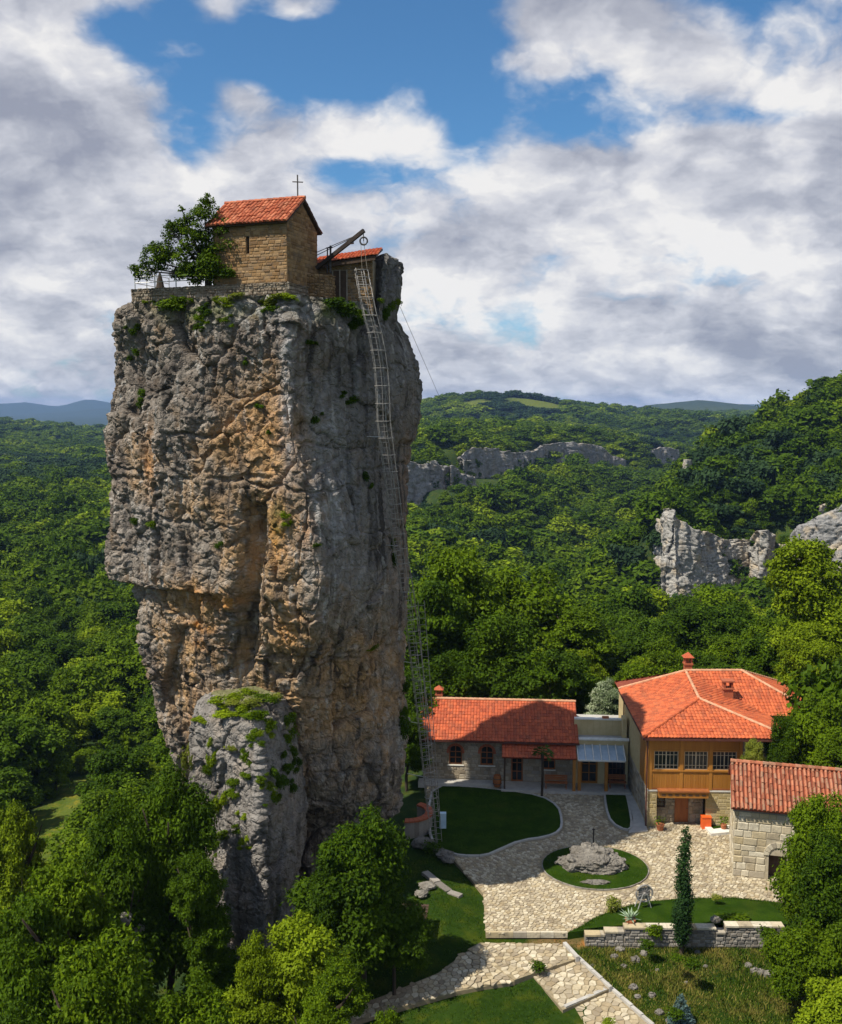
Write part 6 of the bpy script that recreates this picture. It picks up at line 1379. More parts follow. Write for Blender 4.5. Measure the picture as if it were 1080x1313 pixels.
def tree(name, x, y, h, r, crown, tr=0, zb=None, rz=None, lean=0.0, rot=None, **kw):
    zb = zgr(x, y) if zb is None else zb
    t = empty(name, (x, y, zb), random.uniform(0, 6.28) if rot is None else rot, **kw)
    rz = rz or h * .47
    o = link('trunk', TR[tr], None, t); o.scale = (min(r, h * .4), min(r, h * .4), h * .95)
    k = max(1, min(3, math.ceil(rz / (r * 1.25) - .15))); hz_ = rz / k if k == 1 else rz / k * 1.36     # a tall crown is a stack of rounder tiers
    for i in range(k):
        f = 0 if k == 1 else i / (k - 1); ri = r * ((1.0 - .22 * f) * random.uniform(.92, 1.1) if k > 1 else 1.0); z0 = h - 2 * rz * .97 + hz_; z1_ = h - hz_ * .95
        c = link('crown', crown, None, t); a = random.uniform(0, 6.28); off = (0.26 * r if k > 1 else 0)
        c.location = (off * math.cos(a), off * math.sin(a), z1_ if k == 1 else z0 + (z1_ - z0) * f); c.scale = (ri, ri, hz_); c.rotation_euler = (0, 0, a)
    return t
HEROES = []
def hero(px, py, Y, r, var, mat, label, name='broadleaf_tree', cat='tree', group=None, rzf=None, tr=None, zb=None):
    p = at(px, py, Y); zb = zgr(p.x, Y) if zb is None else zb; h = p.z - zb
    HEROES.append((p.x, Y, r)); return tree(name, p.x, Y, h, r, HC[var, mat], (var if tr is None else tr) % 3, zb=zb, rz=(h * rzf if rzf else None), label=label, cat=cat, group=group)
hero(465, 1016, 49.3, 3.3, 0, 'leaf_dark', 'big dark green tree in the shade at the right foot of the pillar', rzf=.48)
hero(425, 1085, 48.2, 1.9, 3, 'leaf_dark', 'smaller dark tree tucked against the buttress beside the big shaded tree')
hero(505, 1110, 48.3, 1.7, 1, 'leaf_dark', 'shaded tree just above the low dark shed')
hero(385, 1172, 44.3, 2.5, 1, 'leaf_bright', 'light green feathery tree in front of the dark shaded tree')
hero(330, 1205, 43.2, 1.8, 3, 'leaf_bright', 'small light green tree at the very foot of the buttress')
hero(425, 1240, 41.5, 1.9, 1, 'leaf_mid', 'leafy tree above the end of the side path')
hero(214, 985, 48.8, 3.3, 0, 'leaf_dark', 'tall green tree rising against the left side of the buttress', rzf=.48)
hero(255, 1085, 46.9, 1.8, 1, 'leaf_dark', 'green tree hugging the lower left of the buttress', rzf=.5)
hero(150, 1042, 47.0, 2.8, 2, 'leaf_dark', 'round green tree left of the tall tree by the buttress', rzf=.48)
hero(85, 1118, 42.5, 3.5, 1, 'leaf_mid', 'wide olive green tree near the left edge above the bottom shrubs')
hero(20, 1140, 42.0, 2.6, 3, 'leaf_dark', 'green tree cut by the left edge of the picture')
hero(215, 1262, 36.8, 2.6, 0, 'leaf_mid', 'dense round tree at the bottom left, nearest the grass clearing')
hero(110, 1222, 37.0, 3.0, 2, 'leaf_mid', 'dense round tree at the bottom left corner')
hero(15, 1262, 35.5, 2.2, 0, 'leaf_dark', 'dark tree in the bottom left corner of the picture')
hero(400, 1288, 37.5, 1.5, 1, 'leaf_mid', 'leafy tree top at the bottom edge below the side path')
hero(480, 1296, 37.5, 1.3, 1, 'leaf_mid', 'leafy tree top at the bottom edge beside the lower lawn')
hero(22, 1035, 58, 2.4, 1, 'leaf_bright', 'pale green open tree with bare trunk at the left edge')
hero(1072, 1000, 50.5, 2.5, 0, 'leaf_mid', 'broad tree in front of the small stone house hiding its right end', rzf=.46)
hero(1040, 1085, 51.5, 1.6, 3, 'leaf_mid', 'leafy tree covering the arched doorway of the small stone house', rzf=.5)
hero(1080, 1080, 47.5, 2.2, 2, 'leaf_dark', 'dark green tree cut by the right edge beside the small house')
hero(1035, 1172, 46.5, 2.0, 0, 'leaf_mid', 'rounded tree at the right end of the retaining wall', rzf=.5)
hero(1085, 1180, 45.0, 2.1, 3, 'leaf_mid', 'tree at the right edge below the small house')
hero(1075, 1262, 41.0, 2.0, 1, 'leaf_bright', 'bright yellow-green tree in the bottom right corner')
hero(1048, 876, 67.5, 3.2, 0, 'leaf_mid', 'dense tree right of the bright red hipped roof', rzf=.46)
hero(1075, 930, 63.5, 2.6, 3, 'leaf_mid', 'tree behind the small house roof at the right edge')
hero(1012, 918, 66.2, 1.7, 2, 'leaf_dark', 'small tree pressed against the right corner of the hipped roof')
hero(966, 944, 64.6, 1.15, 1, 'leaf_yellow', 'olive yellow bushy tree between the gallery house and the small house', rzf=.4)
hero(1062, 690, 86, 5.2, 1, 'leaf_bright', 'tall yellow-green tree with dark limbs at the right edge before the cliff', rzf=.47)
hero(1030, 800, 80, 3.2, 3, 'leaf_bright', 'lower yellow-green tree beside the rusty cottage roof')
hero(590, 698, 98, 6.2, 1, 'leaf_mid', 'tall spreading tree behind the left end of the long house', rzf=.47)
hero(680, 712, 103, 6.6, 0, 'leaf_mid', 'tall spreading tree behind the middle of the long house', rzf=.47)
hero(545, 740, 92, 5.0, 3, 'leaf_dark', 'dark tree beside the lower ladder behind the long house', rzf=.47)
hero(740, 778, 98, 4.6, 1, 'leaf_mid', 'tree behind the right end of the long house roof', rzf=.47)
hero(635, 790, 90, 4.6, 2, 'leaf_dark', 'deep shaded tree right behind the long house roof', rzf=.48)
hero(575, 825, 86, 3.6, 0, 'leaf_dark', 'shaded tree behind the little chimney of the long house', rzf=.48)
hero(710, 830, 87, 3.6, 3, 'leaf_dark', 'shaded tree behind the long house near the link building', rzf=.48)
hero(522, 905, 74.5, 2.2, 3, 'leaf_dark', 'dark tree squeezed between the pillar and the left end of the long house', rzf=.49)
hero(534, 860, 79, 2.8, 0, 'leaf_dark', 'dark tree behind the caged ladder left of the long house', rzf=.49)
hero(776, 872, 83, 1.9, 3, 'leaf_flower', 'pale blossoming shrub tree above the terrace parapet', rzf=.5)
hero(815, 850, 88, 2.6, 1, 'leaf_mid', 'green tree between the terrace parapet and the hipped roof', rzf=.5)
hero(830, 785, 104, 4.4, 0, 'leaf_dark', 'dark tree behind the left end of the hipped roof', rzf=.48)
hero(895, 770, 110, 5.0, 2, 'leaf_dark', 'dark tree behind the ornate chimney of the hipped roof', rzf=.48)
hero(955, 772, 104, 4.8, 3, 'leaf_dark', 'dark tree behind the right wing of the hipped roof', rzf=.48)
hero(860, 815, 94, 3.2, 3, 'leaf_mid', 'green tree close behind the left slope of the hipped roof', rzf=.5)
hero(930, 815, 93, 3.4, 1, 'leaf_mid', 'green tree close behind the right wing ridge', rzf=.5)
hero(985, 790, 97, 3.8, 1, 'leaf_mid', 'green tree left of the rusty cottage roof', rzf=.48)

# tree on the summit, leaning out to the left of the chapel
YT = 55.7
cl_ = [(181, 347, 12), (196, 334, 14), (212, 322, 16), (226, 304, 15), (240, 290, 15), (246, 316, 20), (262, 270, 15), (268, 255, 8), (264, 295, 18), (280, 290, 14), (284, 312, 16), (265, 330, 20), (232, 335, 16), (250, 348, 16), (280, 338, 18), (210, 338, 10), (217, 290, 7), (233, 268, 4), (190, 344, 10), (274, 350, 14)]
C = np.array([tuple(at(a, b, YT - max(0, a - 258) / 40 * 1.3 + random.uniform(-.3, .5))) for a, b, _ in cl_]); Rr = np.array([q[2] * 1.15 * YT / FP for q in cl_]); bt = at(268, 368, YT); bt.z = ZP - .1
ft = empty('summit_tree', bt, label='gnarled dark green tree leaning out beside the chapel on the summit', cat='tree')
g_ = np.random.default_rng(5); sub = []
for c, r in zip(C, Rr):
    for _ in range(10):
        v = g_.normal(size=3); v /= np.linalg.norm(v); sub.append((*(c + v * r * .75 - np.array(bt)), r * g_.uniform(.35, .62)))
sub = np.array(sub); V, F = leaves_on(sub[:, :3], sub[:, 3], 19000, .075, g_, .85, .15)
me = np_mesh('crown', V, F); link('crown', me, M['leaf_mid'], ft)
mb = MB(); mb.tube([(0, 0, -.3), (-.05, 0, .8), (.05, 0, 1.8)], [.22, .17, .12], 8)
for c in C: e = Vector(c) - bt; s0 = Vector((0, 0, .9)); mb.tube([s0, s0.lerp(e, .5) + Vector((0, 0, -.15)), e], [.08, .05, .02], 5)
mb.build('trunk', M['bark'], ft, True)

# bushes and ivy on the rock
SHM = [crown_mesh('shrub', m, 60 + i, 700, .13, K=14, rr=(.3, .5), zlo=-.8) for i, m in enumerate(('leaf_mid', 'leaf_dark', 'leaf_bright', 'leaf_yellow'))]
SL = {'t': ('shrub sprouting just under the summit terrace', 'shrubs under the summit terrace'), 'f': ('small tuft of greenery on the sunlit rock face', 'tufts on the pillar face'), 'r': ('green shrub growing on the shaded rock beside the ladder', 'shrubs beside the ladder'), 'b': ('leafy creeper growing on the grey buttress', 'creepers on the buttress')}
for px_, py_, w_, h_, v, kx in ((222, 392, 24, 15, 0, 't'), (235, 384, 12, 8, 0, 't'), (262, 398, 12, 9, 1, 't'), (258, 408, 10, 7, 0, 't'), (300, 382, 18, 6, 3, 't'), (290, 388, 14, 6, 2, 't'), (350, 385, 22, 7, 3, 't'), (368, 380, 14, 6, 2, 't'), (352, 394, 18, 7, 1, 't'), (183, 380, 9, 5, 2, 't'), (210, 378, 10, 7, 0, 't'),
    (255, 420, 10, 6, 1, 't'), (290, 412, 8, 7, 0, 't'), (170, 425, 8, 7, 1, 't'), (175, 452, 8, 9, 1, 'f'), (182, 505, 9, 9, 1, 'f'), (180, 520, 8, 8, 1, 'f'), (365, 662, 8, 10, 2, 'f'), (366, 672, 5, 6, 2, 'f'), (195, 675, 8, 8, 0, 'f'), (174, 670, 8, 8, 1, 'f'), (280, 700, 6, 6, 1, 'f'), (345, 555, 5, 4, 1, 'f'), (405, 700, 8, 4, 1, 'f'), (315, 465, 5, 5, 1, 'f'), (330, 520, 6, 5, 1, 'f'),
    (440, 400, 22, 16, 1, 'r'), (425, 392, 18, 12, 1, 'r'), (460, 405, 12, 12, 0, 'r'), (450, 420, 12, 8, 1, 'r'), (500, 395, 11, 12, 0, 'r'), (492, 402, 10, 12, 1, 'r'), (510, 388, 6, 8, 2, 'r'), (452, 515, 12, 8, 1, 'r'), (440, 505, 8, 5, 1, 'r'), (405, 540, 9, 9, 1, 'r'), (470, 612, 6, 12, 1, 'r'), (478, 830, 10, 4, 2, 'r'), (505, 720, 6, 18, 1, 'r'), (520, 935, 12, 26, 1, 'r'), (524, 880, 8, 14, 1, 'r'), (530, 1000, 10, 26, 1, 'r'), (395, 440, 10, 5, 1, 'r'),
    (290, 915, 22, 7, 2, 'b'), (312, 912, 12, 10, 2, 'b'), (330, 922, 20, 14, 0, 'b'), (345, 930, 10, 14, 2, 'b'), (325, 948, 10, 14, 0, 'b'), (372, 940, 12, 22, 0, 'b'), (375, 965, 10, 18, 1, 'b'), (275, 975, 7, 20, 2, 'b'), (268, 990, 8, 14, 0, 'b'), (318, 975, 8, 18, 0, 'b'), (316, 995, 10, 8, 0, 'b'), (300, 1005, 10, 12, 0, 'b'), (298, 1020, 8, 8, 0, 'b'), (345, 1010, 12, 10, 2, 'b'), (358, 1005, 14, 16, 1, 'b'), (350, 1025, 10, 10, 0, 'b'), (280, 1032, 10, 22, 2, 'b'), (268, 1045, 9, 14, 0, 'b'), (236, 990, 7, 30, 3, 'b'), (240, 965, 6, 18, 3, 'b'), (245, 1020, 6, 14, 2, 'b'), (315, 1048, 8, 6, 2, 'b'), (288, 1070, 16, 10, 0, 'b'), (275, 1085, 14, 12, 0, 'b'), (312, 1080, 8, 8, 2, 'b'), (295, 960, 8, 6, 3, 'b'), (368, 985, 12, 10, 1, 'b'), (376, 1010, 9, 12, 1, 'b'), (260, 925, 10, 6, 2, 'b'), (335, 1000, 8, 8, 0, 'b')):
    bits = [(0, 0, .85)] + [(random.uniform(-1.1, 1.1) * w_, random.uniform(-1.2, 1.0) * h_, random.uniform(.35, .65)) for _ in range(3 if kx in 'bt' else 1)]
    for ox, oy, q in bits:                                  # a ragged patch: one big tuft and a few small ones round it
        h, n = hit(px_ + ox, py_ + oy)
        if h is None: h, n = hit(px_ + ox - 6, py_ + oy + 3)
        if h is None: continue
        xa, ya = px_ + ox, py_ + oy
        hue = ('fresh green', 'dark green', 'yellow-green', 'olive yellow')[v]; size = 'broad' if w_ * q > 9 else 'small' if w_ * q < 5 else 'bushy'
        if kx == 'b': where = ('upper ' if ya < 960 else 'middle ' if ya < 1030 else 'lower ') + ('left side' if xa < 285 else 'right edge' if xa > 335 else 'centre') + ' of the grey buttress'
        elif kx == 't': where = 'just under the summit terrace, ' + ('below its left end' if xa < 215 else 'below the railing' if xa < 310 else 'below the chapel wall')
        elif kx == 'r': where = 'on the shaded rock ' + ('at the top beside the hermit cell' if ya < 430 else 'halfway down beside the ladder' if ya < 760 else 'low down beside the long ladder')
        else: where = 'on the sunlit rock face, ' + ('near its left edge' if xa < 220 else 'near the orange streaks' if xa > 340 else 'in the middle')
        s = h.y / FP; nm = 'creeper' if kx == 'b' else 'shrub'; o = link(nm, SHM[v], None, None, label=f'{size} {hue} {nm} growing {where}', cat=nm, group=SL[kx][1]); o.location = h + n * (.18 * w_ * s * q); o.scale = (w_ * s * 1.0 * q, max(.2, w_ * s * .55 * q), h_ * s * 1.05 * q); o.rotation_euler = (random.uniform(-.3, .3), random.uniform(-.5, .5), random.uniform(-.6, .6))
for px_, py_, w_, h_, Y_, v, lb in ((252, 352, 30, 18, 55.7, 1, 'dark bush behind the middle of the summit railing'), (290, 352, 14, 10, 54.7, 1, 'dark bush at the chapel wall behind the railing'), (228, 354, 12, 12, 56.6, 1, 'dark bush at the left end of the summit railing')):
    p = at(px_, py_, Y_); s = Y_ / FP; o = link('shrub', SHM[v], None, None, label=lb, cat='shrub'); o.location = p; o.scale = (w_ * s, w_ * s * .7, h_ * s)

for k, (px_, py_, Y_, w_, h_, v) in enumerate(((280, 913, 53.4, 14, 7, 2), (300, 909, 54.0, 16, 7, 2), (318, 907, 54.6, 14, 9, 2), (336, 910, 53.6, 12, 9, 0), (325, 913, 53.0, 14, 7, 3), (352, 913, 54.0, 12, 6, 3), (296, 916, 53.0, 12, 5, 3), (350, 920, 53.2, 9, 8, 0))):
    p = at(px_, py_, Y_); s = Y_ / FP; o = link('shrub', SHM[v], None, None, label='yellow-green shrub growing on top of the grey buttress', cat='shrub', group='shrubs on the buttress top'); o.location = (p.x, p.y, rb[0][0] + h_ * s * .5); o.scale = (w_ * s, w_ * s * .8, h_ * s); o.rotation_euler = (0, 0, k)
# special plants
def needle_plant(name, loc, C, Rr, n, leaf, mat, seed, **kw):
    t = empty(name, loc, **kw); g = np.random.default_rng(seed); V, F = leaves_on(np.array(C), np.array(Rr), n, leaf, g, 1.0, .15, .1); link('crown', np_mesh('crown', V, F), M[mat], t); return t
g = gp(868, 1206, -.4); tp = at(880, 1058, 51.7); H_ = tp.z + .4
pts = []
for k in range(70):
    f = k / 69; rr = .44 * (1 - f) ** .5 * (.5 + .5 * min(1, f * 5)) + .07; pts.append((f * (tp.x - g.x) + random.uniform(-.14, .14), random.uniform(-.14, .14), .35 + f * (H_ - .4), rr * random.uniform(.85, 1.15)))
for k in range(16): a = random.uniform(0, 6.28); f = random.uniform(.04, .42); pts.append((f * (tp.x - g.x) + .36 * math.cos(a), .32 * math.sin(a), .3 + f * H_, .17))
pts = np.array(pts); cy = needle_plant('cypress', (g.x, 51.7, -.45), pts[:, :3], pts[:, 3], 11000, .06, 'leaf_cypress', 3, label='slim dark leaning cypress in front of the retaining wall', cat='tree')
MB().tube([(0, 0, -.2), (.02, 0, .6), (tp.x - g.x, 0, H_ * .95)], [.12, .10, .02], 6).build('trunk', M['bark'], cy)
g = gp(873, 1312, -1.0); pts = []
for k in range(11):
    f = k / 11; m = max(3, int(11 * (1 - f)))
    for j in range(m): a = j * 6.28 / m + k; r_o = .55 * (1 - f); pts.append((r_o * math.cos(a), r_o * math.sin(a), .12 + f * 1.45, .17 * (1 - f * .5)))
pts = np.array(pts); sp_ = needle_plant('blue_spruce', (g.x, g.y, zgr(g.x, g.y)), pts[:, :3], pts[:, 3], 3200, .05, 'leaf_spruce', 4, label='small blue-grey spruce in the rough grass at the bottom', cat='tree'); MB().tube([(0, 0, -.1), (0, 0, 1.5)], [.05, .01], 6).build('trunk', M['bark'], sp_)
g = gp(695, 1022); tz = at(695, 966, g.y).z
pm = empty('palm', (g.x, g.y, 0), label='small fan palm with thin dark trunk before the porch roof', cat='palm'); MB().tube([(0, 0, 0), (.03, 0, tz * .5), (0, 0, tz)], [.10, .09, .11], 8).build('trunk', M['bark'], pm)
for k in range(26):
    a = k * 2.39; el = random.uniform(-.5, 1.1); L_ = random.uniform(.7, 1.0); d = Vector((math.cos(a) * math.cos(el), math.sin(a) * math.cos(el), math.sin(el))); s_ = Vector((-math.sin(a), math.cos(a), 0)); b = Vector((0, 0, tz)); mb = MB(); mb.bar(b, b + d * L_ * .5, .025)
    for j in range(7):
        t = (j - 3) / 3; e = b + d * L_ * (1.0 - .15 * abs(t)) + s_ * t * .42 * L_ + Vector((0, 0, -.18 * L_)); m_ = b + d * L_ * .5; mb.poly([m_ - s_ * .02, m_ + s_ * .02 + (e - m_) * .5 + Vector((0, 0, .05)), e, m_ - s_ * .02 + (e - m_) * .5])
    mb.build('frond', M['palm'], pm)
for px_, py_, Y_, w_, h_, v, lb in ((785, 1164, 55.0, 12, 14, 3, 'scraggly bush at the courtyard edge beside the agave'), (918, 1152, 55.6, 8, 5, 3, 'low brownish plant at the edge of the grass bank'), (840, 1197, 52.2, 12, 16, 0, 'bush growing against the retaining wall beside the cypress'), (868, 1228, 49.4, 10, 6, 1, 'dark low shrub in the rough grass below the cypress'), (887, 1237, 48.6, 14, 10, 1, 'dark bush in the middle of the rough grass slope'), (830, 1212, 51.0, 12, 9, 1, 'green bush beside the rocks below the stepped wall'), (865, 1300, 45.5, 14, 9, 1, 'dark weeds beside the blue spruce'), (942, 1180, 53.3, 22, 9, 0, 'leafy shrub on the grass bank behind the retaining wall'), (690, 1240, 49.6, 12, 10, 1, 'small bush at the corner of the upper path step'), (780, 1310, 44.3, 10, 6, 2, 'bright weed growing on the lower paved path'), (555, 1088, 63.2, 16, 10, 1, 'dark bush at the ladder foot'), (452, 1262, 46.2, 22, 10, 1, 'low spreading shrub at the end of the side path'), (985, 1200, 50.8, 14, 16, 1, 'bush at the right end of the retaining wall')):
    p = at(px_, py_, Y_); s = Y_ / FP; o = link('shrub', SHM[v], None, None, label=lb, cat='shrub'); o.location = p; o.scale = (w_ * s, w_ * s * .8, h_ * s)

# ------------------------------------------------------------------ woods: each tree one can pick apart, then the mass beyond
g = np.random.default_rng(77); P_ = []
for y0, y1, s in ((26, 120, 4.6), (120, 260, 5.4), (260, 600, 6.6), (600, 1300, 10), (1300, 2700, 16)):
    xw = .62 * y1 + 30; nx, ny = int(2 * xw / s), int((y1 - y0) / s)
    X, Y = np.meshgrid((np.arange(nx) + .5) * s - xw, (np.arange(ny) + .5) * s + y0); X = X.ravel() + g.uniform(-.45, .45, X.size) * s; Y = Y.ravel() + g.uniform(-.45, .45, Y.size) * s
    m = np.abs(X) < .60 * Y + 28; P_.append(np.stack([X[m], Y[m], np.full(m.sum(), s)], 1))
for y0, y1, s, xlo, xhi, r0 in ((44, 130, 3.6, -60, 80, 1.6), (130, 330, 4.6, -125, 150, 1.8), (238, 300, 2.8, 45, 130, 1.7), (425, 480, 4, -10, 70, 2.2), (520, 950, 6, 20, 280, 2.6)):       # understory shrubs close the gaps
    nx, ny = int((xhi - xlo) / s), int((y1 - y0) / s); X, Y = np.meshgrid((np.arange(nx) + .5) * s + xlo, (np.arange(ny) + .5) * s + y0); X = X.ravel() + g.uniform(-.5, .5, X.size) * s; Y = Y.ravel() + g.uniform(-.5, .5, Y.size) * s
    m = np.abs(X) < .60 * Y + 20; P_.append(np.stack([X[m], Y[m], np.full(m.sum(), -r0)], 1))
P_ = np.concatenate(P_); X, Y, S = P_.T; small = S < 0
ok = clear_f(X, Y) < .45
ok &= np.hypot(X + 9, Y - 60) > 11.5
for poly, d in ((PAVE, 3.0), (LAWN1, 3), (FORE, 1.5)): ok &= ~in_poly(X, Y, poly) & (poly_dist(X, Y, poly) > d)
ok &= ~((X > -1) & (X < 30) & (Y > 58) & (Y < 84)); ok &= ~((X > -6) & (X < 28) & (Y < 56)); ok &= ~((X > -14) & (X < 0) & (Y < 50))
for hx, hy, hr in HEROES: ok &= (np.hypot(X - hx, Y - hy) > hr * .75) | small
pxs = 540 + FP * X / Y
ok &= ~((Y < 75) & (pxs > 225) & (pxs < 1000))
ok &= ~((Y < 43) & (np.abs(X) < 30))
Zp = zt(X, Y)
for ax, ay, bx, by in CLIFF_XY:
    vx, vy = bx - ax, by - ay; t = np.clip(((X - ax) * vx + (Y - ay) * vy) / (vx * vx + vy * vy), 0, 1); dd = np.hypot(X - ax - t * vx, Y - ay - t * vy); front = (Y < ay + t * vy)
    ok &= ~((dd < np.where(small, 3.0 if ay < 300 else 10, 6.5 if ay < 300 else 24)) & front) & ~(dd < np.where(small, .8, 1.8))
X, Y, S, Zp, small = X[ok], Y[ok], S[ok], Zp[ok], small[ok]; n = len(X)
r = np.clip(S * .60, 2.4, 9) * np.clip(g.lognormal(0, .28, n), .55, 1.7); h = r * g.uniform(1.7, 2.5, n); h = np.where(Y < 300, np.clip(h, 5, 11), np.where(Y < 600, h * .75, h * .48))
r = np.where(small, -S * g.uniform(.7, 1.3, n), r); h = np.where(small, r * g.uniform(1.2, 2.0, n), h)
pxs = 540 + FP * X / np.maximum(Y, 1)
lim = np.interp(pxs, [835, 870, 930, 966, 1004, 1045], [784, 774, 752, 746, 746, 770]); cl_m = (pxs > 832) & (pxs < 1010) & (Y > 84) & (Y < 262)
ztop_ = CH + Y * np.tan(np.arctan((656.5 - lim) / FP) - TH); h = np.where(cl_m, np.clip(np.minimum(h, ztop_ - Zp), 2.0, None), h); r = np.where(cl_m, np.minimum(r, h * .6 + .4), r); drop = cl_m & (ztop_ - Zp < 2.2)
lf_m = (pxs < 235) & (Y < 76); ztl_ = CH + Y * np.tan(np.arctan((656.5 - np.interp(pxs, [0, 90, 140, 210], [1075, 1075, 1050, 1010])) / FP) - TH); h = np.where(lf_m, np.clip(np.minimum(h, ztl_ - Zp), 2.0, None), h); r = np.where(lf_m, np.minimum(r, h * .5 + .5), r)
vis = (pxs > -20) & (pxs < 1100) & ~((pxs > 238) & (pxs < 515) & (Y > 66))
cand = np.where(vis & (Y < 330) & ~small & ~drop)[0]; cand = cand[np.argsort(Y[cand])][:245]
for i in cand:
    lt = pxs[i] < 300; v = int(g.integers(0, 5))
    lab, grp = ('broadleaf tree in the woods on the slope left of the pillar', 'trees left of the pillar') if lt else (('broadleaf tree in the woods on the slope below the right-hand cliffs', 'trees below the cliffs') if pxs[i] > 760 else ('broadleaf tree in the valley woods behind the long house', 'trees behind the long house'))
    nearHC = Y[i] < 95; hue = (('mid-green', 'dark green', 'leafy green', 'yellow-green', 'grass-green') if nearHC else ('dark green', 'leafy green', 'mid-green', 'yellow-green', 'deep green'))[v]
    form = ('tall ' if h[i] > 8.8 else 'low ' if h[i] < 6.2 else '') + ('broad' if r[i] > 3.3 else 'slim' if r[i] < 2.1 else 'rounded'); q_ = pxs[i]
    if lt: pos = ('at the left edge' if q_ < 60 else 'beside the pillar' if q_ > 150 else 'midway to the pillar') + (', low on the left slope' if Y[i] < 85 else ', higher up the left slope' if Y[i] < 125 else ', far up the left slope')
    elif q_ > 760: pos = ('below the pale cliffs' if q_ < 900 else 'below the right-hand cliffs' if q_ < 1000 else 'at the right edge') + (', just behind the roofs' if Y[i] < 120 else ', beyond the roofs' if Y[i] < 160 else ', farther down the slope')
    else: pos = ('close to the pillar' if q_ < 580 else 'above the long roof' if q_ < 700 else 'towards the gorge') + (', first row behind the long house' if Y[i] < 120 else ', second row behind the long house' if Y[i] < 160 else ', deeper in the valley woods')
    lab = f'{form} {hue} tree {pos}'
    tree('broadleaf_tree', float(X[i]), float(Y[i]), float(h[i]), float(r[i]), (HC[v % 4, ('leaf_mid', 'leaf_dark', 'leaf_mid', 'leaf_bright', 'leaf_mid')[v]] if Y[i] < 95 else MC[v]), v % 3, label=lab, cat='tree', group=grp)
mass = np.ones(n, bool); mass[cand] = False; mass[drop] = False
# small protos: one visible tree of each kind, its crown is what the wood repeats
PRO = []
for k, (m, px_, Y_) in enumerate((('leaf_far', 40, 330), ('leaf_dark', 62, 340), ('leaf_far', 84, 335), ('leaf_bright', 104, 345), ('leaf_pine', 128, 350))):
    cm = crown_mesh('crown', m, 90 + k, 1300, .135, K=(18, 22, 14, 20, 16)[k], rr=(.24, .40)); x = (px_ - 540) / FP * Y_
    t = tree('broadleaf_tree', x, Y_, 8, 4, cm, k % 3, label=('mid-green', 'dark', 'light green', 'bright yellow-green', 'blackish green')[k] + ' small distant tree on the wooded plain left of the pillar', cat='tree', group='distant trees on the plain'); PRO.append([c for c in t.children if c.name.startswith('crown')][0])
PRO2 = []
for m_ in MC: PRO2.append(next(o for o in COL.objects if o.type == 'MESH' and o.data == m_))
def wood(name, idx, pros):
    me = bpy.data.meshes.new(name); V = np.stack([X[idx], Y[idx], Zp[idx] + h[idx] * .40], 1).astype(np.float32); me.vertices.add(len(V)); me.vertices.foreach_set('co', V.ravel())
    gg = np.random.default_rng(len(V))
    lf = gnoise(np.stack([X[idx] / 90, Y[idx] / 120, 0 * X[idx]], 1), 8)
    kind = np.where(gg.random(len(V)) < np.clip(.34 - lf * 1.3, .03, .95), np.where(gg.random(len(V)) < .25, 4, 1), np.where(gg.random(len(V)) < np.clip(.18 + lf * .5, .05, .6), 3, np.where(gg.random(len(V)) < .5, 0, 2)))  # noise gathers dark and bright crowns into patches, standing in for valley shade
    band = (pxs[idx] < 140) & (Y[idx] > 520) & (Y[idx] < 900); kind = np.where(band & (gg.random(len(V)) < .8), 4, kind)  # blackish crowns in this far-left belt stand in for a cloud shadow
    pine = (Y[idx] > 1330) & (np.abs(pxs[idx] - 672) < 48); kind = np.where(pine, 4, kind)
    for nm, typ, dat in (('vi', 'INT', kind.astype(np.int32)), ('rz', 'FLOAT', gg.uniform(0, 6.28, len(V)).astype(np.float32))):
        a = me.attributes.new(nm, typ, 'POINT'); a.data.foreach_set('value', dat)
    a = me.attributes.new('sc', 'FLOAT_VECTOR', 'POINT'); a.data.foreach_set('vector', np.stack([r[idx] * gg.uniform(.85, 1.4, len(V)), r[idx] * gg.uniform(.85, 1.4, len(V)), h[idx] * gg.uniform(.45, .7, len(V))], 1).astype(np.float32).ravel())
    o = link(name, me, None, None, kind='stuff')
    gt = bpy.data.node_groups.new(name, 'GeometryNodeTree'); gt.interface.new_socket('Geometry', in_out='INPUT', socket_type='NodeSocketGeometry'); gt.interface.new_socket('Geometry', in_out='OUTPUT', socket_type='NodeSocketGeometry')
    N = gt.nodes; L = gt.links; gi, go = N.new('NodeGroupInput'), N.new('NodeGroupOutput'); ip = N.new('GeometryNodeInstanceOnPoints'); jn = N.new('GeometryNodeJoinGeometry')
    for pr in pros[::-1]:
        oi = N.new('GeometryNodeObjectInfo'); oi.inputs['Object'].default_value = pr; oi.inputs['As Instance'].default_value = True; L.new(oi.outputs['Geometry'], jn.inputs[0])
    def na(nm, typ): q = N.new('GeometryNodeInputNamedAttribute'); q.data_type = typ; q.inputs[0].default_value = nm; return q.outputs[0]
    L.new(gi.outputs[0], ip.inputs['Points']); L.new(jn.outputs[0], ip.inputs['Instance']); ip.inputs['Pick Instance'].default_value = True
    L.new(na('vi', 'INT'), ip.inputs['Instance Index']); cz = N.new('ShaderNodeCombineXYZ'); L.new(na('rz', 'FLOAT'), cz.inputs[2]); L.new(cz.outputs[0], ip.inputs['Rotation']); L.new(na('sc', 'FLOAT_VECTOR'), ip.inputs['Scale']); L.new(ip.outputs[0], go.inputs[0])
    md = o.modifiers.new('wood', 'NODES'); md.node_group = gt; return o
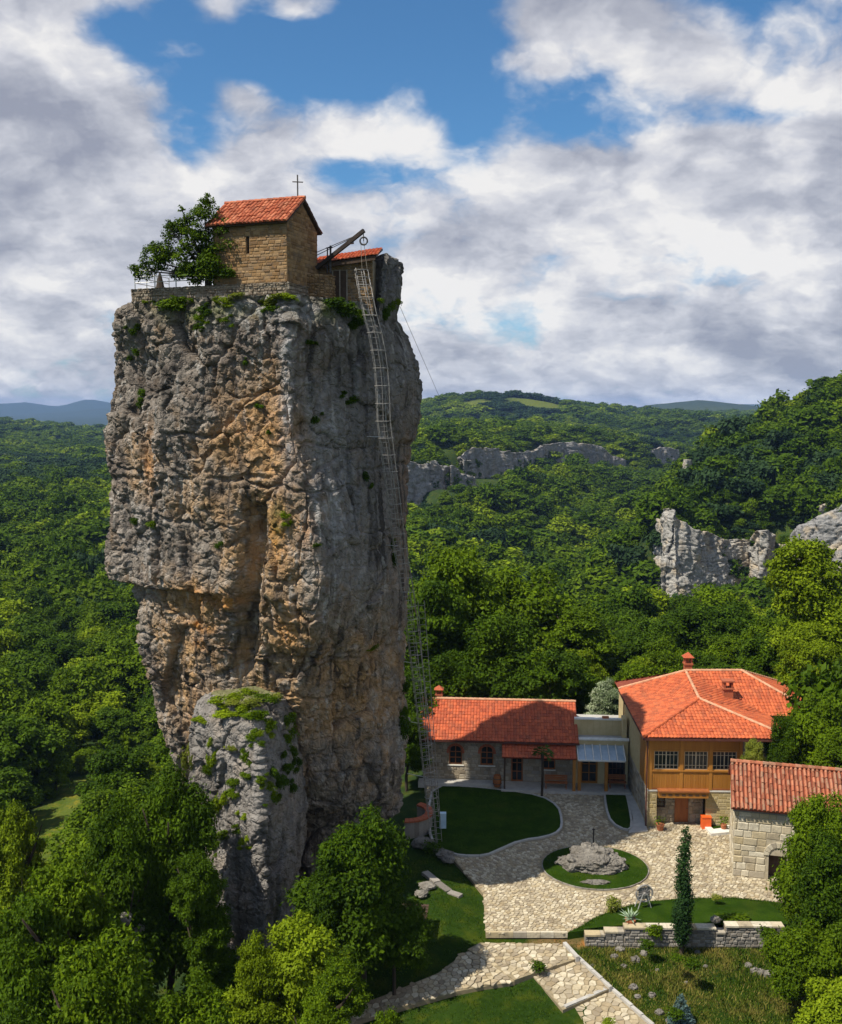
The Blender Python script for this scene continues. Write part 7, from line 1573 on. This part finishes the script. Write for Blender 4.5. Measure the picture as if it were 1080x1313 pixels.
wood('woods', np.where(mass & (X < 0) & (Y >= 210))[0], PRO); wood('woods', np.where(mass & (X >= 0) & (Y >= 210))[0], PRO); wood('near_woods', np.where(mass & (Y < 210))[0], PRO2)

# ------------------------------------------------------------------ grass
def blades(name, poly, n, hgt, wd, mat, avoid=(), zf=None, seed=1, y0=None):
    g = np.random.default_rng(seed); pl = np.array([p[:2] for p in poly], float); lo, hi = pl.min(0), pl.max(0)
    if y0: lo[1] = max(lo[1], y0)
    q = g.uniform(lo, hi, size=(n * 2, 2)); m = in_poly(q[:, 0], q[:, 1], poly)
    for a in avoid: m &= ~(in_poly(q[:, 0], q[:, 1], a) | (poly_dist(q[:, 0], q[:, 1], a) < .12))
    q = q[m][:n]; n = len(q); z = zt(q[:, 0], q[:, 1]) if zf is None else np.full(n, zf)
    b = np.concatenate([q, z[:, None] - .01], 1); a = g.uniform(0, 6.28, n); t = np.stack([np.cos(a), np.sin(a), 0 * a], 1); L = g.uniform(.5, 1.2, n)[:, None] * hgt * (1 + .8 * np.clip(gnoise(b * .6, seed), -.8, 1))[:, None]
    tip = b + np.stack([g.normal(0, .35, n), g.normal(0, .35, n), np.ones(n)], 1) * L; V = np.stack([b - t * wd, b + t * wd, tip], 1).reshape(-1, 3)
    return link(name, np_mesh(name, V, np.arange(3 * n).reshape(n, 3)), M[mat], None, kind='stuff')
paths = [[tuple(p[:2]) for p in PA], [tuple(p) for p in PB], [tuple(p) for p in PC], PD]
blades('rough_grass', [(7.5, 40), (24, 40), (24, 52.3), (8.6, 52.3)], 52000, .19, .028, 'grass', paths + [PAVE, STRIP], seed=3, y0=42)
blades('grass', [p for p in FORE], 46000, .085, .026, 'lawn_blades', paths + [PAVE, STRIP, [(7.5, 40), (24, 40), (24, 52.3), (8.6, 52.3)]], seed=4, y0=42)
for i, (pl_, nn, zf) in enumerate(((LAWN1, 16000, .05), (LAWN2, 2500, .05), (ISL, 7000, .06))): blades('lawn_grass', [tuple(p) for p in pl_], nn, .05, .022, 'lawn_blades', [], zf, 10 + i)
blades('bank_grass', sp, 9000, .10, .025, 'lawn_blades', [], .05, 20)
